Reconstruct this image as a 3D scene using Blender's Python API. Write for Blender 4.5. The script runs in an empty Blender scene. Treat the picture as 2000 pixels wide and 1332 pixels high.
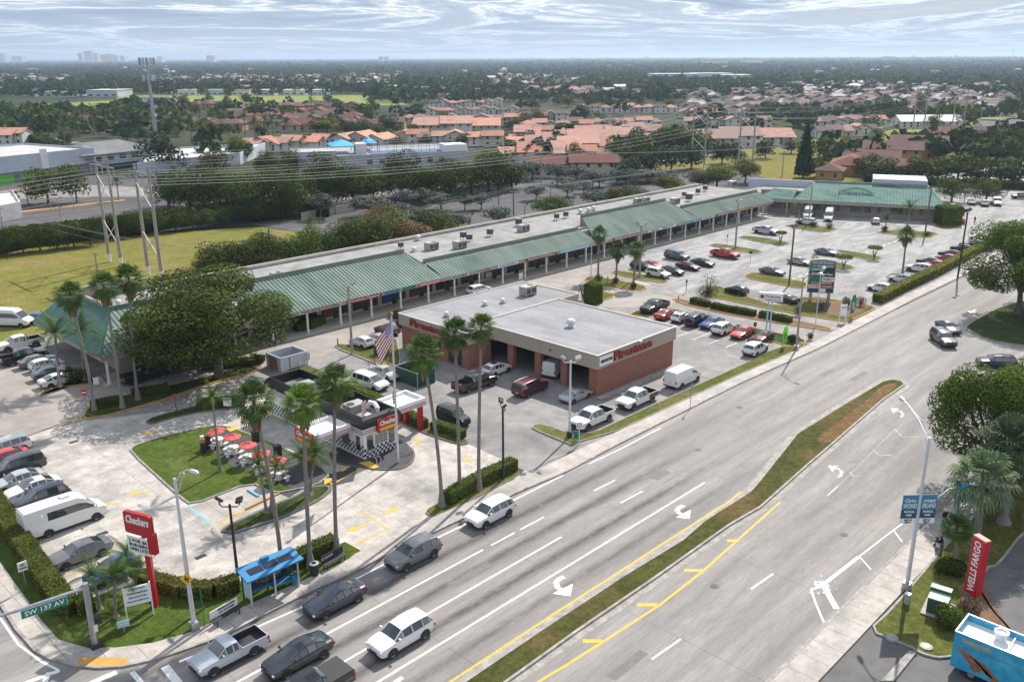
import bpy, bmesh, math, random
import numpy as np
from mathutils import Vector, Matrix
R = math.radians
sc = bpy.context.scene
C = sc.collection
random.seed(7)
# ---------------------------------------------------------------- camera
CAM_H = 38.0
F = 1719.0
pitch, roll, head = R(17.82), R(.218), R(43.96)
FW = Vector((math.cos(head)*math.cos(pitch), math.sin(head)*math.cos(pitch), -math.sin(pitch)))
RT0 = Vector((math.sin(head), -math.cos(head), 0))
DN0 = FW.cross(RT0)
RT = RT0*math.cos(roll) + DN0*math.sin(roll)
DN = -RT0*math.sin(roll) + DN0*math.cos(roll)
cd = bpy.data.cameras.new('camera'); cam = bpy.data.objects.new('camera', cd); C.objects.link(cam)
cd.sensor_width = 36; cd.lens = F/2000*36; cd.clip_start = .5; cd.clip_end = 40000
mw = Matrix((( RT.x, -DN.x, -FW.x, 0), (RT.y, -DN.y, -FW.y, 0), (RT.z, -DN.z, -FW.z, CAM_H), (0, 0, 0, 1)))
cam.matrix_world = mw
sc.camera = cam

def G(x, y, z=0.0):
    """point of the world at height z seen at this spot of the photograph"""
    d = FW*F + RT*(x-1000) + DN*(y-666)
    t = (z-CAM_H)/d.z
    return Vector((d.x*t, d.y*t, z))
def PX(v):
    d = Vector(v) - Vector((0, 0, CAM_H)); q = d.dot(FW)
    return 1000+F*d.dot(RT)/q, 666+F*d.dot(DN)/q
# ---------------------------------------------------------------- world and sun
SUN_EL, SUN_AZ = R(43), R(17.5)
w = bpy.data.worlds.new('World'); sc.world = w; w.use_nodes = True
nt = w.node_tree; N = nt.nodes; L = nt.links; N.clear()
out = N.new('ShaderNodeOutputWorld'); bg = N.new('ShaderNodeBackground'); bg.inputs[1].default_value = .084
sky = N.new('ShaderNodeTexSky'); sky.sky_type = 'NISHITA'; sky.sun_disc = False
sky.sun_elevation = SUN_EL; sky.sun_rotation = math.pi/2 - SUN_AZ
sky.air_density = 1.3; sky.dust_density = 2.2; sky.ozone_density = 1.6
tc = N.new('ShaderNodeTexCoord'); sep = N.new('ShaderNodeSeparateXYZ'); L.new(tc.outputs['Generated'], sep.inputs[0])
def mth(op, a, b=None, clamp=False):
    n = N.new('ShaderNodeMath'); n.operation = op; n.use_clamp = clamp
    for i, v in enumerate((a, b)):
        if v is None: continue
        if isinstance(v, (int, float)): n.inputs[i].default_value = v
        else: L.new(v, n.inputs[i])
    return n.outputs[0]
zc = mth('MAXIMUM', mth('ADD', sep.outputs[2], .045), .02)
u = mth('DIVIDE', sep.outputs[0], zc); v = mth('DIVIDE', sep.outputs[1], zc)
comb = N.new('ShaderNodeCombineXYZ'); L.new(u, comb.inputs[0]); L.new(v, comb.inputs[1])
def noise(scale, det, rough, dist=0, vec=None):
    n = N.new('ShaderNodeTexNoise'); n.inputs['Scale'].default_value = scale; n.inputs['Detail'].default_value = det
    n.inputs['Roughness'].default_value = rough; n.inputs['Distortion'].default_value = dist
    L.new(vec or comb.outputs[0], n.inputs['Vector']); return n.outputs[0]
def ramp(src, pts):
    r = N.new('ShaderNodeValToRGB'); e = r.color_ramp.elements
    while len(e) > 1: e.remove(e[-1])
    for i, (p, c) in enumerate(pts):
        q = e[0] if i == 0 else e.new(p)
        q.position = p; q.color = (*c, 1) if len(c) == 3 else c
    L.new(src, r.inputs[0]); return r.outputs[0]
n1 = noise(.29, 8, .62, 1.1); n2 = noise(1.9, 6, .62, .3)
dens = mth('ADD', mth('MULTIPLY', n1, .82), mth('MULTIPLY', n2, .18))
cover = ramp(dens, [(.38, (0.6,)*3), (.45, (.95,)*3), (.56, (1,)*3)])
ccol = ramp(dens, [(.36, (3.4, 4.7, 7.0)), (.43, (4.0, 5.0, 6.6)), (.475, (6.2, 7.0, 8.3)), (.505, (11.5, 11.8, 12.2)), (.53, (6.6, 7.3, 8.4)), (.56, (4.2, 5.1, 6.6)), (.62, (3.0, 3.8, 5.2))])
mix = N.new('ShaderNodeMix'); mix.data_type = 'RGBA'
L.new(cover, mix.inputs[0]); L.new(sky.outputs[0], mix.inputs[6]); L.new(ccol, mix.inputs[7])
# clouds thin out into the pale air near the horizon
mix2 = N.new('ShaderNodeMix'); mix2.data_type = 'RGBA'
hz = ramp(sep.outputs[2], [(0.0, (.85,)*3), (.025, (.6,)*3), (.07, (0,)*3)])
L.new(hz, mix2.inputs[0]); L.new(mix.outputs[2], mix2.inputs[6]); mix2.inputs[7].default_value = (5.3, 6.5, 8.0, 1)
L.new(mix2.outputs[2], bg.inputs[0]); L.new(bg.outputs[0], out.inputs[0])
sd = bpy.data.lights.new('sun', 'SUN'); sd.energy = 5.0; sd.angle = R(.53); sd.color = (1, .935, .84)
so = bpy.data.objects.new('sun', sd); C.objects.link(so)
sv = Vector((math.cos(SUN_EL)*math.cos(SUN_AZ), math.cos(SUN_EL)*math.sin(SUN_AZ), math.sin(SUN_EL)))
so.rotation_euler = sv.to_track_quat('Z', 'Y').to_euler()
sc.view_settings.view_transform = 'Standard'; sc.view_settings.look = 'None'
sc.view_settings.exposure = .34; sc.view_settings.gamma = 1
sc.render.engine = 'CYCLES'
sc.cycles.max_bounces = 5; sc.cycles.diffuse_bounces = 2; sc.cycles.glossy_bounces = 3; sc.cycles.transmission_bounces = 3
sc.cycles.transparent_max_bounces = 6; sc.cycles.volume_bounces = 0; sc.cycles.use_denoising = True
sc.cycles.caustics_reflective = False; sc.cycles.caustics_refractive = False
# ---------------------------------------------------------------- materials
M = {}
def mat(name, col, rough=.8, col2=None, scale=1.0, amt=1.0, det=6, metal=0, spec=.5, bump=0, bscale=None, col3=None, stretch=None, coat=0, lo=.35, hi=.65, scale3=None, fine=()):
    m = bpy.data.materials.new(name); m.use_nodes = True; t = m.node_tree; n = t.nodes; l = t.links
    b = n['Principled BSDF']; b.inputs['Roughness'].default_value = rough; b.inputs['Metallic'].default_value = metal
    b.inputs['Specular IOR Level'].default_value = spec
    if coat: b.inputs['Coat Weight'].default_value = coat; b.inputs['Coat Roughness'].default_value = .04
    b.inputs['Base Color'].default_value = (*col, 1)
    if col2 is None and col3 is None and not bump and not fine: M[name] = m; return m
    c = n.new('ShaderNodeTexCoord'); vec = c.outputs['Object']
    if stretch:
        mp = n.new('ShaderNodeMapping'); mp.inputs['Scale'].default_value = stretch; l.new(vec, mp.inputs[0]); vec = mp.outputs[0]
    cur = None
    def nz(s, d=det, v=vec):
        q = n.new('ShaderNodeTexNoise'); q.inputs['Scale'].default_value = s; q.inputs['Detail'].default_value = d
        q.inputs['Roughness'].default_value = .65; l.new(v, q.inputs['Vector']); return q.outputs[0]
    if col2 is not None:
        mr = n.new('ShaderNodeMapRange'); mr.inputs[1].default_value = lo; mr.inputs[2].default_value = hi; mr.inputs[4].default_value = amt
        l.new(nz(scale), mr.inputs[0])
        mx = n.new('ShaderNodeMix'); mx.data_type = 'RGBA'; l.new(mr.outputs[0], mx.inputs[0])
        mx.inputs[6].default_value = (*col, 1); mx.inputs[7].default_value = (*col2, 1); cur = mx.outputs[2]
    if col3 is not None:
        mr = n.new('ShaderNodeMapRange'); mr.inputs[1].default_value = .5; mr.inputs[2].default_value = .68; mr.inputs[4].default_value = .85
        l.new(nz(scale3 or scale*.23, 3), mr.inputs[0])
        mx = n.new('ShaderNodeMix'); mx.data_type = 'RGBA'; l.new(mr.outputs[0], mx.inputs[0])
        if cur: l.new(cur, mx.inputs[6])
        else: mx.inputs[6].default_value = (*col, 1)
        mx.inputs[7].default_value = (*col3, 1); cur = mx.outputs[2]
    for fs, fa in fine:
        mr = n.new('ShaderNodeMapRange'); mr.inputs[1].default_value = .33; mr.inputs[2].default_value = .67; mr.inputs[3].default_value = 1-fa; mr.inputs[4].default_value = 1+fa*.7
        l.new(nz(fs, 8), mr.inputs[0]); vm = n.new('ShaderNodeVectorMath'); vm.operation = 'SCALE'; l.new(mr.outputs[0], vm.inputs['Scale'])
        if cur: l.new(cur, vm.inputs[0])
        else: vm.inputs[0].default_value = col
        cur = vm.outputs[0]
    if cur: l.new(cur, b.inputs['Base Color'])
    if bump:
        bn = n.new('ShaderNodeBump'); bn.inputs['Strength'].default_value = bump; bn.inputs['Distance'].default_value = .1
        l.new(nz(bscale or scale*4), bn.inputs['Height']); l.new(bn.outputs[0], b.inputs['Normal'])
    M[name] = m; return m
def nodes_of(m):
    t = m.node_tree; return t, t.nodes, t.links, t.nodes['Principled BSDF']
def band_overlay(m, axis, spacing, width, col, offset=0.0, noisy=0, strength=1.0, xlim=None):
    """thin lines (joints, wheel paths) every `spacing` metres across an axis, laid over the base colour"""
    t, n, l, b = nodes_of(m)
    old = b.inputs['Base Color'].links[0].from_socket if b.inputs['Base Color'].links else None
    c = n.new('ShaderNodeTexCoord'); s = n.new('ShaderNodeSeparateXYZ'); l.new(c.outputs['Object'], s.inputs[0])
    def mt(op, a, bb=None, cl=False):
        q = n.new('ShaderNodeMath'); q.operation = op; q.use_clamp = cl
        for i, v in enumerate((a, bb)):
            if v is None: continue
            if isinstance(v, (int, float)): q.inputs[i].default_value = v
            else: l.new(v, q.inputs[i])
        return q.outputs[0]
    a = s.outputs[axis]
    f = mt('FRACT', mt('DIVIDE', mt('ADD', a, -offset + spacing*100), spacing))
    d = mt('MULTIPLY', mt('ABSOLUTE', mt('SUBTRACT', f, .5)), spacing)          # 0 at the line centre
    k = mt('SUBTRACT', 1.0, mt('DIVIDE', d, width), True)
    if noisy:
        q = n.new('ShaderNodeTexNoise'); q.inputs['Scale'].default_value = noisy; q.inputs['Detail'].default_value = 8; q.inputs['Roughness'].default_value = .75
        mp = n.new('ShaderNodeMapping'); mp.inputs['Scale'].default_value = (.35, 1, 1); l.new(c.outputs['Object'], mp.inputs[0]); l.new(mp.outputs[0], q.inputs['Vector'])
        k = mt('MULTIPLY', k, mt('MULTIPLY', mt('SUBTRACT', q.outputs[0], .33), 4.0, True))
    if xlim:
        for lo_, hi_, ax in xlim:
            k = mt('MULTIPLY', k, mt('DIVIDE', mt('SUBTRACT', s.outputs[ax], lo_), 3.0, True))
            k = mt('MULTIPLY', k, mt('DIVIDE', mt('SUBTRACT', hi_, s.outputs[ax]), 14.0, True))
    k = mt('MULTIPLY', k, strength)
    mx = n.new('ShaderNodeMix'); mx.data_type = 'RGBA'; l.new(k, mx.inputs[0])
    if old: l.new(old, mx.inputs[6])
    else: mx.inputs[6].default_value = b.inputs['Base Color'].default_value
    mx.inputs[7].default_value = (*col, 1); l.new(mx.outputs[2], b.inputs['Base Color'])
mat('ground', (.024, .036, .016), .95, (.045, .06, .026), .03, col3=(.07, .068, .05), spec=.1)
mat('road', (.255, .237, .228), .85, (.30, .28, .268), .9, stretch=(.12, 1, 1), bump=.25, bscale=14, spec=.4, col3=(.185, .18, .178), scale3=.12, fine=((7, .16), (.9, .12)))
band_overlay(M['road'], 1, 3.33, .75, (.05, .047, .045), offset=43.75-1.665, noisy=1.6, strength=1.0, xlim=[(16, 74, 0), (35.2, 80, 1)])
band_overlay(M['road'], 1, 3.33, .42, (.035, .033, .032), offset=43.75-1.665, noisy=5, strength=.95, xlim=[(16, 70, 0), (36.2, 80, 1)])
band_overlay(M['road'], 1, 3.6, 1.2, (.15, .145, .142), offset=29.2-1.8, noisy=.25, strength=.55)
band_overlay(M['road'], 0, 11.7, .05, (.09, .085, .08), offset=4.0, noisy=.5, strength=.9)
mat('road_patch', (.15, .145, .142), .85, (.19, .183, .178), 1.5, fine=((7, .2),))
mat('lot', (.22, .21, .205), .85, (.285, .27, .26), .35, bump=.2, bscale=16, spec=.4, col3=(.16, .157, .155), scale3=.09, fine=((5, .14), (.5, .22)))
mat('lot_pale', (.25, .25, .25), .85, (.335, .33, .325), .3, stretch=(.3, 1, 1), bump=.15, bscale=12, spec=.3, col3=(.185, .185, .19), scale3=.16, fine=((.6, .25), (3, .15)))
mat('lane_tan', (.35, .315, .285), .85, (.29, .265, .245), .3, bump=.15, bscale=16, spec=.4, col3=(.22, .21, .2), scale3=.08, fine=((5, .12), (.5, .14)))
mat('concrete', (.53, .49, .45), .85, (.38, .355, .33), .45, bump=.2, bscale=12, spec=.4, col3=(.24, .23, .22), scale3=.12, fine=((.7, .28), (5, .16)))
band_overlay(M['concrete'], 1, 5.2, .05, (.16, .15, .14), offset=1.3, noisy=1)
band_overlay(M['concrete'], 0, 6.1, .05, (.16, .15, .14), offset=2.2, noisy=1)
mat('sidewalk', (.50, .455, .415), .85, (.37, .34, .315), .5, bump=.15, bscale=12, spec=.4, col3=(.26, .245, .23), scale3=.3, fine=((1.2, .2), (6, .12)))
band_overlay(M['sidewalk'], 0, 1.9, .035, (.14, .13, .12), offset=.6)
mat('kerb', (.40, .375, .35), .85, (.24, .225, .21), 1.2, spec=.4, fine=((4, .2),))
mat('kerb_yellow', (.52, .27, .035), .8, (.38, .2, .05), 2)
mat('kerb_dark', (.09, .085, .085), .85, (.17, .16, .15), 1.5)
mat('lot_dark', (.085, .083, .09), .9, (.12, .117, .12), .1, spec=.15, col3=(.065, .065, .07), scale3=.05)
mat('asphalt_dark', (.045, .045, .05), .8, (.07, .07, .075), 1.5, spec=.4)
mat('asphalt_bank', (.10, .098, .10), .85, (.14, .137, .135), .6, spec=.4)
def grass(name, a, b, c, **k): mat(name, a, 1, b, 1.6, spec=.1, bump=.6, bscale=9, col3=c, scale3=k.get('s3', .22), det=9, fine=((2.2, .3), (9, .4), (.35, .2)))
grass('lawn', (.085, .125, .022), (.06, .098, .018), (.12, .14, .04))
grass('verge', (.13, .135, .035), (.085, .105, .022), (.19, .17, .075))
grass('verge_dark', (.055, .085, .022), (.03, .05, .014), (.085, .10, .035), s3=.4)
grass('median', (.098, .098, .03), (.058, .068, .018), (.19, .12, .06), s3=.075)
grass('field', (.225, .205, .05), (.155, .165, .036), (.27, .205, .09), s3=.1)
mat('field_far', (.23, .25, .075), 1, (.18, .22, .055), .02, spec=.1)
grass('dry_grass', (.23, .135, .065), (.15, .10, .045), (.10, .10, .035), s3=.35)
mat('mulch', (.12, .07, .045), 1, (.20, .12, .07), 3)
mat('paint_white', (.80, .79, .77), .7, (.42, .41, .40), 3.5, spec=.3, lo=.52, hi=.72)
mat('paint_faded', (.42, .41, .40), .7, (.30, .29, .285), 2.5, spec=.3)
mat('paint_worn', (.66, .65, .63), .7, (.30, .285, .275), 3.5, spec=.3, lo=.42, hi=.6)
mat('paint_yellow', (.72, .42, .06), .7, (.42, .30, .14), 3, spec=.3, lo=.5, hi=.7)
mat('paint_blue', (.15, .45, .62), .7)
mat('tactile_orange', (.60, .33, .07), .8, (.45, .24, .06), 2)
mat('roof_green', (.145, .20, .175), .8, (.225, .28, .25), .5, stretch=(1, .12, 1), spec=.15, col3=(.095, .155, .13), scale3=.16)
mat('roof_teal', (.085, .18, .16), .8, (.14, .245, .22), .7, stretch=(1, .3, 1), spec=.15, col3=(.045, .11, .095), scale3=.4)
mat('roof_seam', (.05, .11, .085), .8, spec=.2)
mat('membrane', (.235, .235, .255), .85, (.32, .32, .335), .35, spec=.25, stretch=(1, .3, 1), bump=.1, bscale=3, col3=(.24, .24, .25), scale3=.15, fine=((.5, .12), (3, .1)))
band_overlay(M['membrane'], 0, 1.05, .04, (.2, .2, .215), noisy=.8, strength=.7)
mat('membrane_pale', (.34, .335, .325), .9, (.26, .255, .25), .3, spec=.2, col3=(.21, .205, .20), scale3=.12, fine=((.4, .2), (3, .12)))
mat('parapet', (.34, .31, .28), .7, (.28, .255, .23), .6)
mat('tan_stucco', (.40, .34, .275), .85, (.36, .305, .245), .4, bump=.1, bscale=20)
mat('stucco_white', (.66, .645, .62), .85, (.52, .51, .50), .5)
mat('academy_wall', (.40, .41, .43), .85, (.34, .35, .37), .4)
mat('stucco_cream', (.50, .46, .38), .85, (.42, .38, .31), .5)
mat('stucco_ochre', (.40, .24, .11), .85, (.33, .20, .09), .5)
mat('stucco_grey', (.33, .34, .36), .85, (.27, .28, .30), .4)
mat('pale_blue_wall', (.50, .54, .60), .8, (.42, .46, .52), .4)
mat('grey_blue_wall', (.17, .20, .235), .8, (.13, .155, .185), .4)
mat('lime', (.10, .42, .03), .7)
mat('white', (.80, .80, .79), .5, (.68, .68, .67), 1.3)
mat('white_plain', (.8, .8, .8), .5)
mat('red', (.40, .010, .016), .45); mat('red_dark', (.20, .02, .02), .5); mat('red_pale', (.62, .10, .10), .7)
mat('letter_red', (.25, .015, .012), .4); mat('wf_red', (.50, .005, .02), .4)
mat('black', (.012, .012, .014), .4); mat('near_black', (.03, .03, .033), .7); mat('rubber', (.018, .018, .018), .85)
mat('yellow', (.75, .45, .03), .5); mat('orange', (.65, .2, .03), .5)
mat('blue', (.02, .06, .35), .5); mat('shelter_blue', (.02, .22, .46), .5, (.02, .17, .36), 2, fine=((2, .15),)); mat('panel_dark', (.03, .035, .05), .25)
mat('canopy_blue', (.01, .38, .75), .6)
mat('court_blue', (.035, .09, .30), .7)
mat('steel', (.42, .44, .46), .4, (.33, .35, .37), 1.5, metal=.7)
mat('steel_light', (.60, .62, .65), .45, metal=.4); mat('chrome', (.7, .7, .72), .15, metal=1)
mat('pole_concrete', (.36, .32, .28), .85, (.28, .25, .22), .8)
mat('wood_pole', (.16, .12, .09), .9, (.11, .085, .06), 1.5)
mat('bark', (.10, .08, .06), .95, (.15, .13, .105), 2.5, stretch=(1, 1, .3), bump=.5, bscale=8)
mat('palm_bark', (.25, .225, .20), .9, (.17, .155, .14), 3, stretch=(.3, .3, 2.5), bump=.3, bscale=8)
mat('palm_dead', (.27, .185, .11), .95, (.18, .12, .07), 4)
mat('brick', (.30, .095, .05), .9, (.38, .14, .08), .8)
def brickify(m):
    t, n, l, b = nodes_of(m)
    c = n.new('ShaderNodeTexCoord'); sp = n.new('ShaderNodeSeparateXYZ'); l.new(c.outputs['Object'], sp.inputs[0])
    ad = n.new('ShaderNodeMath'); l.new(sp.outputs[0], ad.inputs[0]); l.new(sp.outputs[1], ad.inputs[1])
    cb = n.new('ShaderNodeCombineXYZ'); l.new(ad.outputs[0], cb.inputs[0]); l.new(sp.outputs[2], cb.inputs[1])
    br = n.new('ShaderNodeTexBrick'); l.new(cb.outputs[0], br.inputs['Vector']); br.inputs['Scale'].default_value = 2.4
    br.inputs['Color1'].default_value = (.25, .095, .06, 1); br.inputs['Color2'].default_value = (.33, .14, .10, 1)
    br.inputs['Mortar'].default_value = (.26, .17, .13, 1); br.inputs['Mortar Size'].default_value = .012
    l.new(br.outputs[0], b.inputs['Base Color'])
brickify(M['brick'])
mat('glass', (.03, .038, .038), .05, spec=1.0, coat=1); mat('glass_store', (.03, .035, .04), .08, spec=.7)
mat('glass_house', (.05, .055, .065), .15)
mat('ac', (.42, .42, .41), .5, (.30, .30, .30), 2, metal=.4)
mat('ac_dark', (.07, .07, .075), .6)
mat('green_box', (.03, .085, .055), .5); mat('green_box_top', (.30, .36, .33), .6)
mat('fence_green', (.01, .06, .045), .7)
mat('skin', (.35, .19, .13), .6); mat('cloth_dark', (.02, .02, .03), .9); mat('cloth_jeans', (.06, .12, .22), .9); mat('cloth_white', (.7, .7, .7), .9); mat('hair', (.02, .015, .01), .7)
mat('solar', (.02, .025, .05), .15)
mat('sign_green', (.0, .20, .13), .5); mat('leaf_flag', (.22, .80, .06), .6); mat('sky_sign_blue', (.05, .22, .36), .5); mat('sign_navy', (.03, .07, .13), .5)
mat('pale_blue', (.38, .62, .74), .5)
mat('light_tail', (.45, .01, .01), .25); mat('light_head', (.62, .63, .65), .12); mat('plate', (.55, .55, .5), .5)
mat('wire', (.34, .35, .36), .6)
mat('insulator', (.30, .32, .34), .4)
mat('water', (.20, .30, .42), .08)
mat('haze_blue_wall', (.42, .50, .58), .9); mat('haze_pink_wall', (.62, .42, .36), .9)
for nme, a, b, c in (('clay', (.40, .17, .11), (.33, .14, .09), (.24, .12, .08)), ('clay_bright', (.56, .26, .165), (.47, .21, .135), (.30, .14, .10)),
                     ('clay_pink', (.44, .215, .17), (.36, .175, .14), (.26, .14, .115)), ('maroon_tile', (.135, .038, .025), (.10, .03, .02), (.17, .055, .035)),
                     ('brown_tile', (.13, .075, .06), (.10, .06, .05), (.17, .10, .08)), ('grey_tile', (.18, .185, .20), (.14, .145, .16), (.22, .22, .23)),
                     ('white_roof', (.78, .78, .77), (.62, .62, .61), (.5, .5, .49))):
    t_, n_, l_, p_ = nodes_of(mat(nme, a, .9, b, .5, col3=c, scale3=.22, bump=.25, bscale=4, fine=((1.2, .2),)))
    oi_ = n_.new('ShaderNodeObjectInfo'); hs_ = n_.new('ShaderNodeHueSaturation'); src_ = p_.inputs['Base Color'].links[0].from_socket
    for lo_, hi_, sk_ in ((.62, 1.2, 'Value'), (.7, 1.05, 'Saturation')):
        mr_ = n_.new('ShaderNodeMapRange'); mr_.inputs[3].default_value = lo_; mr_.inputs[4].default_value = hi_; l_.new(oi_.outputs['Random'], mr_.inputs[0]); l_.new(mr_.outputs[0], hs_.inputs[sk_])
    l_.new(src_, hs_.inputs['Color']); l_.new(hs_.outputs[0], p_.inputs['Base Color'])
def leafmat(name, a, b, tr=.15):
    m = mat(name, a, .8, b, .35, spec=.12, lo=.3, hi=.7, det=2)
    t, n, l, p = nodes_of(m)
    src = p.inputs['Base Color'].links[0].from_socket
    oi = n.new('ShaderNodeObjectInfo'); hs = n.new('ShaderNodeHueSaturation')
    mr = n.new('ShaderNodeMapRange'); mr.inputs[3].default_value = .78; mr.inputs[4].default_value = 1.25; l.new(oi.outputs['Random'], mr.inputs[0])
    l.new(src, hs.inputs['Color']); l.new(mr.outputs[0], hs.inputs['Value'])
    l.new(hs.outputs[0], p.inputs['Base Color'])
    td = n.new('ShaderNodeBsdfTranslucent'); l.new(hs.outputs[0], td.inputs[0]); ms = n.new('ShaderNodeMixShader'); ms.inputs[0].default_value = tr
    o = n['Material Output']; l.new(p.outputs[0], ms.inputs[1]); l.new(td.outputs[0], ms.inputs[2]); l.new(ms.outputs[0], o.inputs[0])
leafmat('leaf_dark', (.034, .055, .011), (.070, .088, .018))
leafmat('leaf_mid', (.052, .085, .012), (.105, .135, .022))
leafmat('leaf_bright', (.085, .15, .02), (.14, .21, .03))
leafmat('leaf_yellow', (.26, .25, .025), (.38, .32, .04))
leafmat('leaf_olive', (.085, .11, .085), (.15, .175, .145))
leafmat('leaf_brown', (.11, .10, .035), (.17, .135, .05))
leafmat('leaf_rust', (.26, .16, .09), (.34, .22, .13))
leafmat('leaf_bluegreen', (.026, .052, .024), (.042, .078, .032))
leafmat('leaf_hedge', (.10, .15, .03), (.17, .21, .05))
leafmat('leaf_hedge_orange', (.24, .17, .035), (.28, .13, .045))
leafmat('palm_leaf', (.045, .09, .02), (.09, .145, .032)); leafmat('palm_leaf_silver', (.085, .135, .06), (.15, .20, .10)); leafmat('palm_leaf_bright', (.085, .15, .022), (.14, .21, .035))
leafmat('leaf_far', (.036, .066, .018), (.08, .115, .028))
mat('truck_wrap', (.02, .28, .52), .3, (.08, .50, .68), .9, col3=(.02, .12, .33), scale3=.45, spec=.5)
mat('churro', (.30, .10, .04), .6, (.42, .17, .07), 6)
# ---------------------------------------------------------------- helpers
def tag(o, label=None, cat=None, group=None, kind=None):
    if label: o['label'] = label
    if cat: o['category'] = cat
    if group: o['group'] = group
    if kind: o['kind'] = kind
    return o
def thing(name, loc, label, cat, group=None, rz=0, scale=None):
    o = bpy.data.objects.new(name, None); o.empty_display_size = .2; C.objects.link(o)
    o.location = loc; o.rotation_euler = (0, 0, rz)
    if scale: o.scale = scale
    return tag(o, label, cat, group)
def mesh(name, v, f, mats, mi=None, smooth=None):
    me = bpy.data.meshes.new(name); me.from_pydata(v, [], f)
    for m in mats: me.materials.append(M[m] if isinstance(m, str) else m)
    if mi is not None: me.polygons.foreach_set('material_index', mi)
    if smooth:
        me.polygons.foreach_set('use_smooth', [True]*len(f)); me.update(); me.set_sharp_from_angle(angle=R(smooth))
    me.update(); return me
def place(name, me, parent=None, loc=None):
    o = bpy.data.objects.new(name, me); C.objects.link(o)
    if parent: o.parent = parent
    if loc is not None: o.location = loc
    return o
class MB:
    def __init__(s): s.v = []; s.f = []; s.m = []; s.T = None
    def add(s, vs, fs, mi=0):
        b = len(s.v)
        s.v += [tuple(s.T @ Vector(p)) if s.T else tuple(p) for p in vs]
        s.f += [tuple(b+i for i in q) for q in fs]; s.m += [mi]*len(fs); return s
    def box(s, x0, x1, y0, y1, z0, z1, mi=0):
        return s.add([(x0,y0,z0),(x1,y0,z0),(x1,y1,z0),(x0,y1,z0),(x0,y0,z1),(x1,y0,z1),(x1,y1,z1),(x0,y1,z1)],
                     [(0,3,2,1),(4,5,6,7),(0,1,5,4),(1,2,6,5),(2,3,7,6),(3,0,4,7)], mi)
    def cbox(s, x, y, z, a, b, c, mi=0): return s.box(x-a/2, x+a/2, y-b/2, y+b/2, z, z+c, mi)
    def prism(s, poly, z0, z1, mi=0, top=None, bottom=False):
        n = len(poly); P = [(p[0], p[1]) for p in poly]
        if sum(P[i][0]*P[(i+1)%n][1]-P[(i+1)%n][0]*P[i][1] for i in range(n)) < 0: P.reverse()
        b = len(s.v); s.add([(x,y,z0) for x,y in P]+[(x,y,z1) for x,y in P], [(i,(i+1)%n,n+(i+1)%n,n+i) for i in range(n)], mi)
        s.add([(x,y,z1) for x,y in P], [tuple(range(n))], mi if top is None else top)
        if bottom: s.add([(x,y,z0) for x,y in P], [tuple(range(n-1,-1,-1))], mi)
        return s
    def sheet(s, poly, z, mi=0):
        n = len(poly); P = [(p[0], p[1]) for p in poly]
        if sum(P[i][0]*P[(i+1)%n][1]-P[(i+1)%n][0]*P[i][1] for i in range(n)) < 0: P.reverse()
        return s.add([(x,y,z) for x,y in P], [tuple(range(n))], mi)
    def tube(s, pts, rad, n=8, mi=0, cap=True):
        pts = [Vector(p) for p in pts]; k = len(pts)
        if not hasattr(rad, '__len__'): rad = [rad]*k
        vs = []
        for i, p in enumerate(pts):
            t = (pts[min(i+1,k-1)]-pts[max(i-1,0)]).normalized()
            a = t.cross(Vector((0,0,1)) if abs(t.z) < .9 else Vector((1,0,0))).normalized(); b = t.cross(a)
            vs += [p+(a*math.cos(2*math.pi*j/n)+b*math.sin(2*math.pi*j/n))*rad[i] for j in range(n)]
        fs = [(i*n+j, i*n+(j+1)%n, (i+1)*n+(j+1)%n, (i+1)*n+j) for i in range(k-1) for j in range(n)]
        if cap: fs += [tuple(range(n-1,-1,-1)), tuple((k-1)*n+j for j in range(n))]
        return s.add(vs, fs, mi)
    def bar(s, a, b, r, mi=0, n=6): return s.tube([a, b], r, n, mi)
    def disc(s, c, axis, r, th, n=16, mi=0):
        c = Vector(c); ax = Vector(axis).normalized(); return s.tube([c-ax*th/2, c+ax*th/2], r, n, mi)
    def lathe(s, prof, n=12, mi=0, c=(0,0,0)):
        vs = [(c[0]+r*math.cos(2*math.pi*j/n), c[1]+r*math.sin(2*math.pi*j/n), c[2]+z) for r, z in prof for j in range(n)]
        return s.add(vs, [(i*n+j, i*n+(j+1)%n, (i+1)*n+(j+1)%n, (i+1)*n+j) for i in range(len(prof)-1) for j in range(n)], mi)
    def build(s, name, mats, parent=None, smooth=None, loc=None):
        if isinstance(mats, str): mats = [mats]
        return place(name, mesh(name, s.v, s.f, mats, s.m, smooth), parent, loc)
def rotz(a, c=(0,0,0)): return Matrix.Translation(Vector(c)) @ Matrix.Rotation(a, 4, 'Z')
def copy_tree(o, parent=None):
    c = o.copy(); C.objects.link(c); c.parent = parent
    for ch in list(o.children): copy_tree(ch, c)
    return c
def text_mesh(txt, size, depth=.02, bold=0, shear=0, xs=1, spacing=1, align='CENTER'):
    cu = bpy.data.curves.new('lettering', 'FONT'); cu.body = txt; cu.size = size; cu.extrude = depth; cu.align_x = align; cu.align_y = 'CENTER'
    cu.offset = bold; cu.shear = shear; cu.space_character = spacing; cu.resolution_u = 2
    o = bpy.data.objects.new('lettering', cu); me = bpy.data.meshes.new_from_object(o)
    bpy.data.objects.remove(o); bpy.data.curves.remove(cu)
    if xs != 1: me.transform(Matrix.Diagonal((xs, 1, 1, 1)))
    return me
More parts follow.
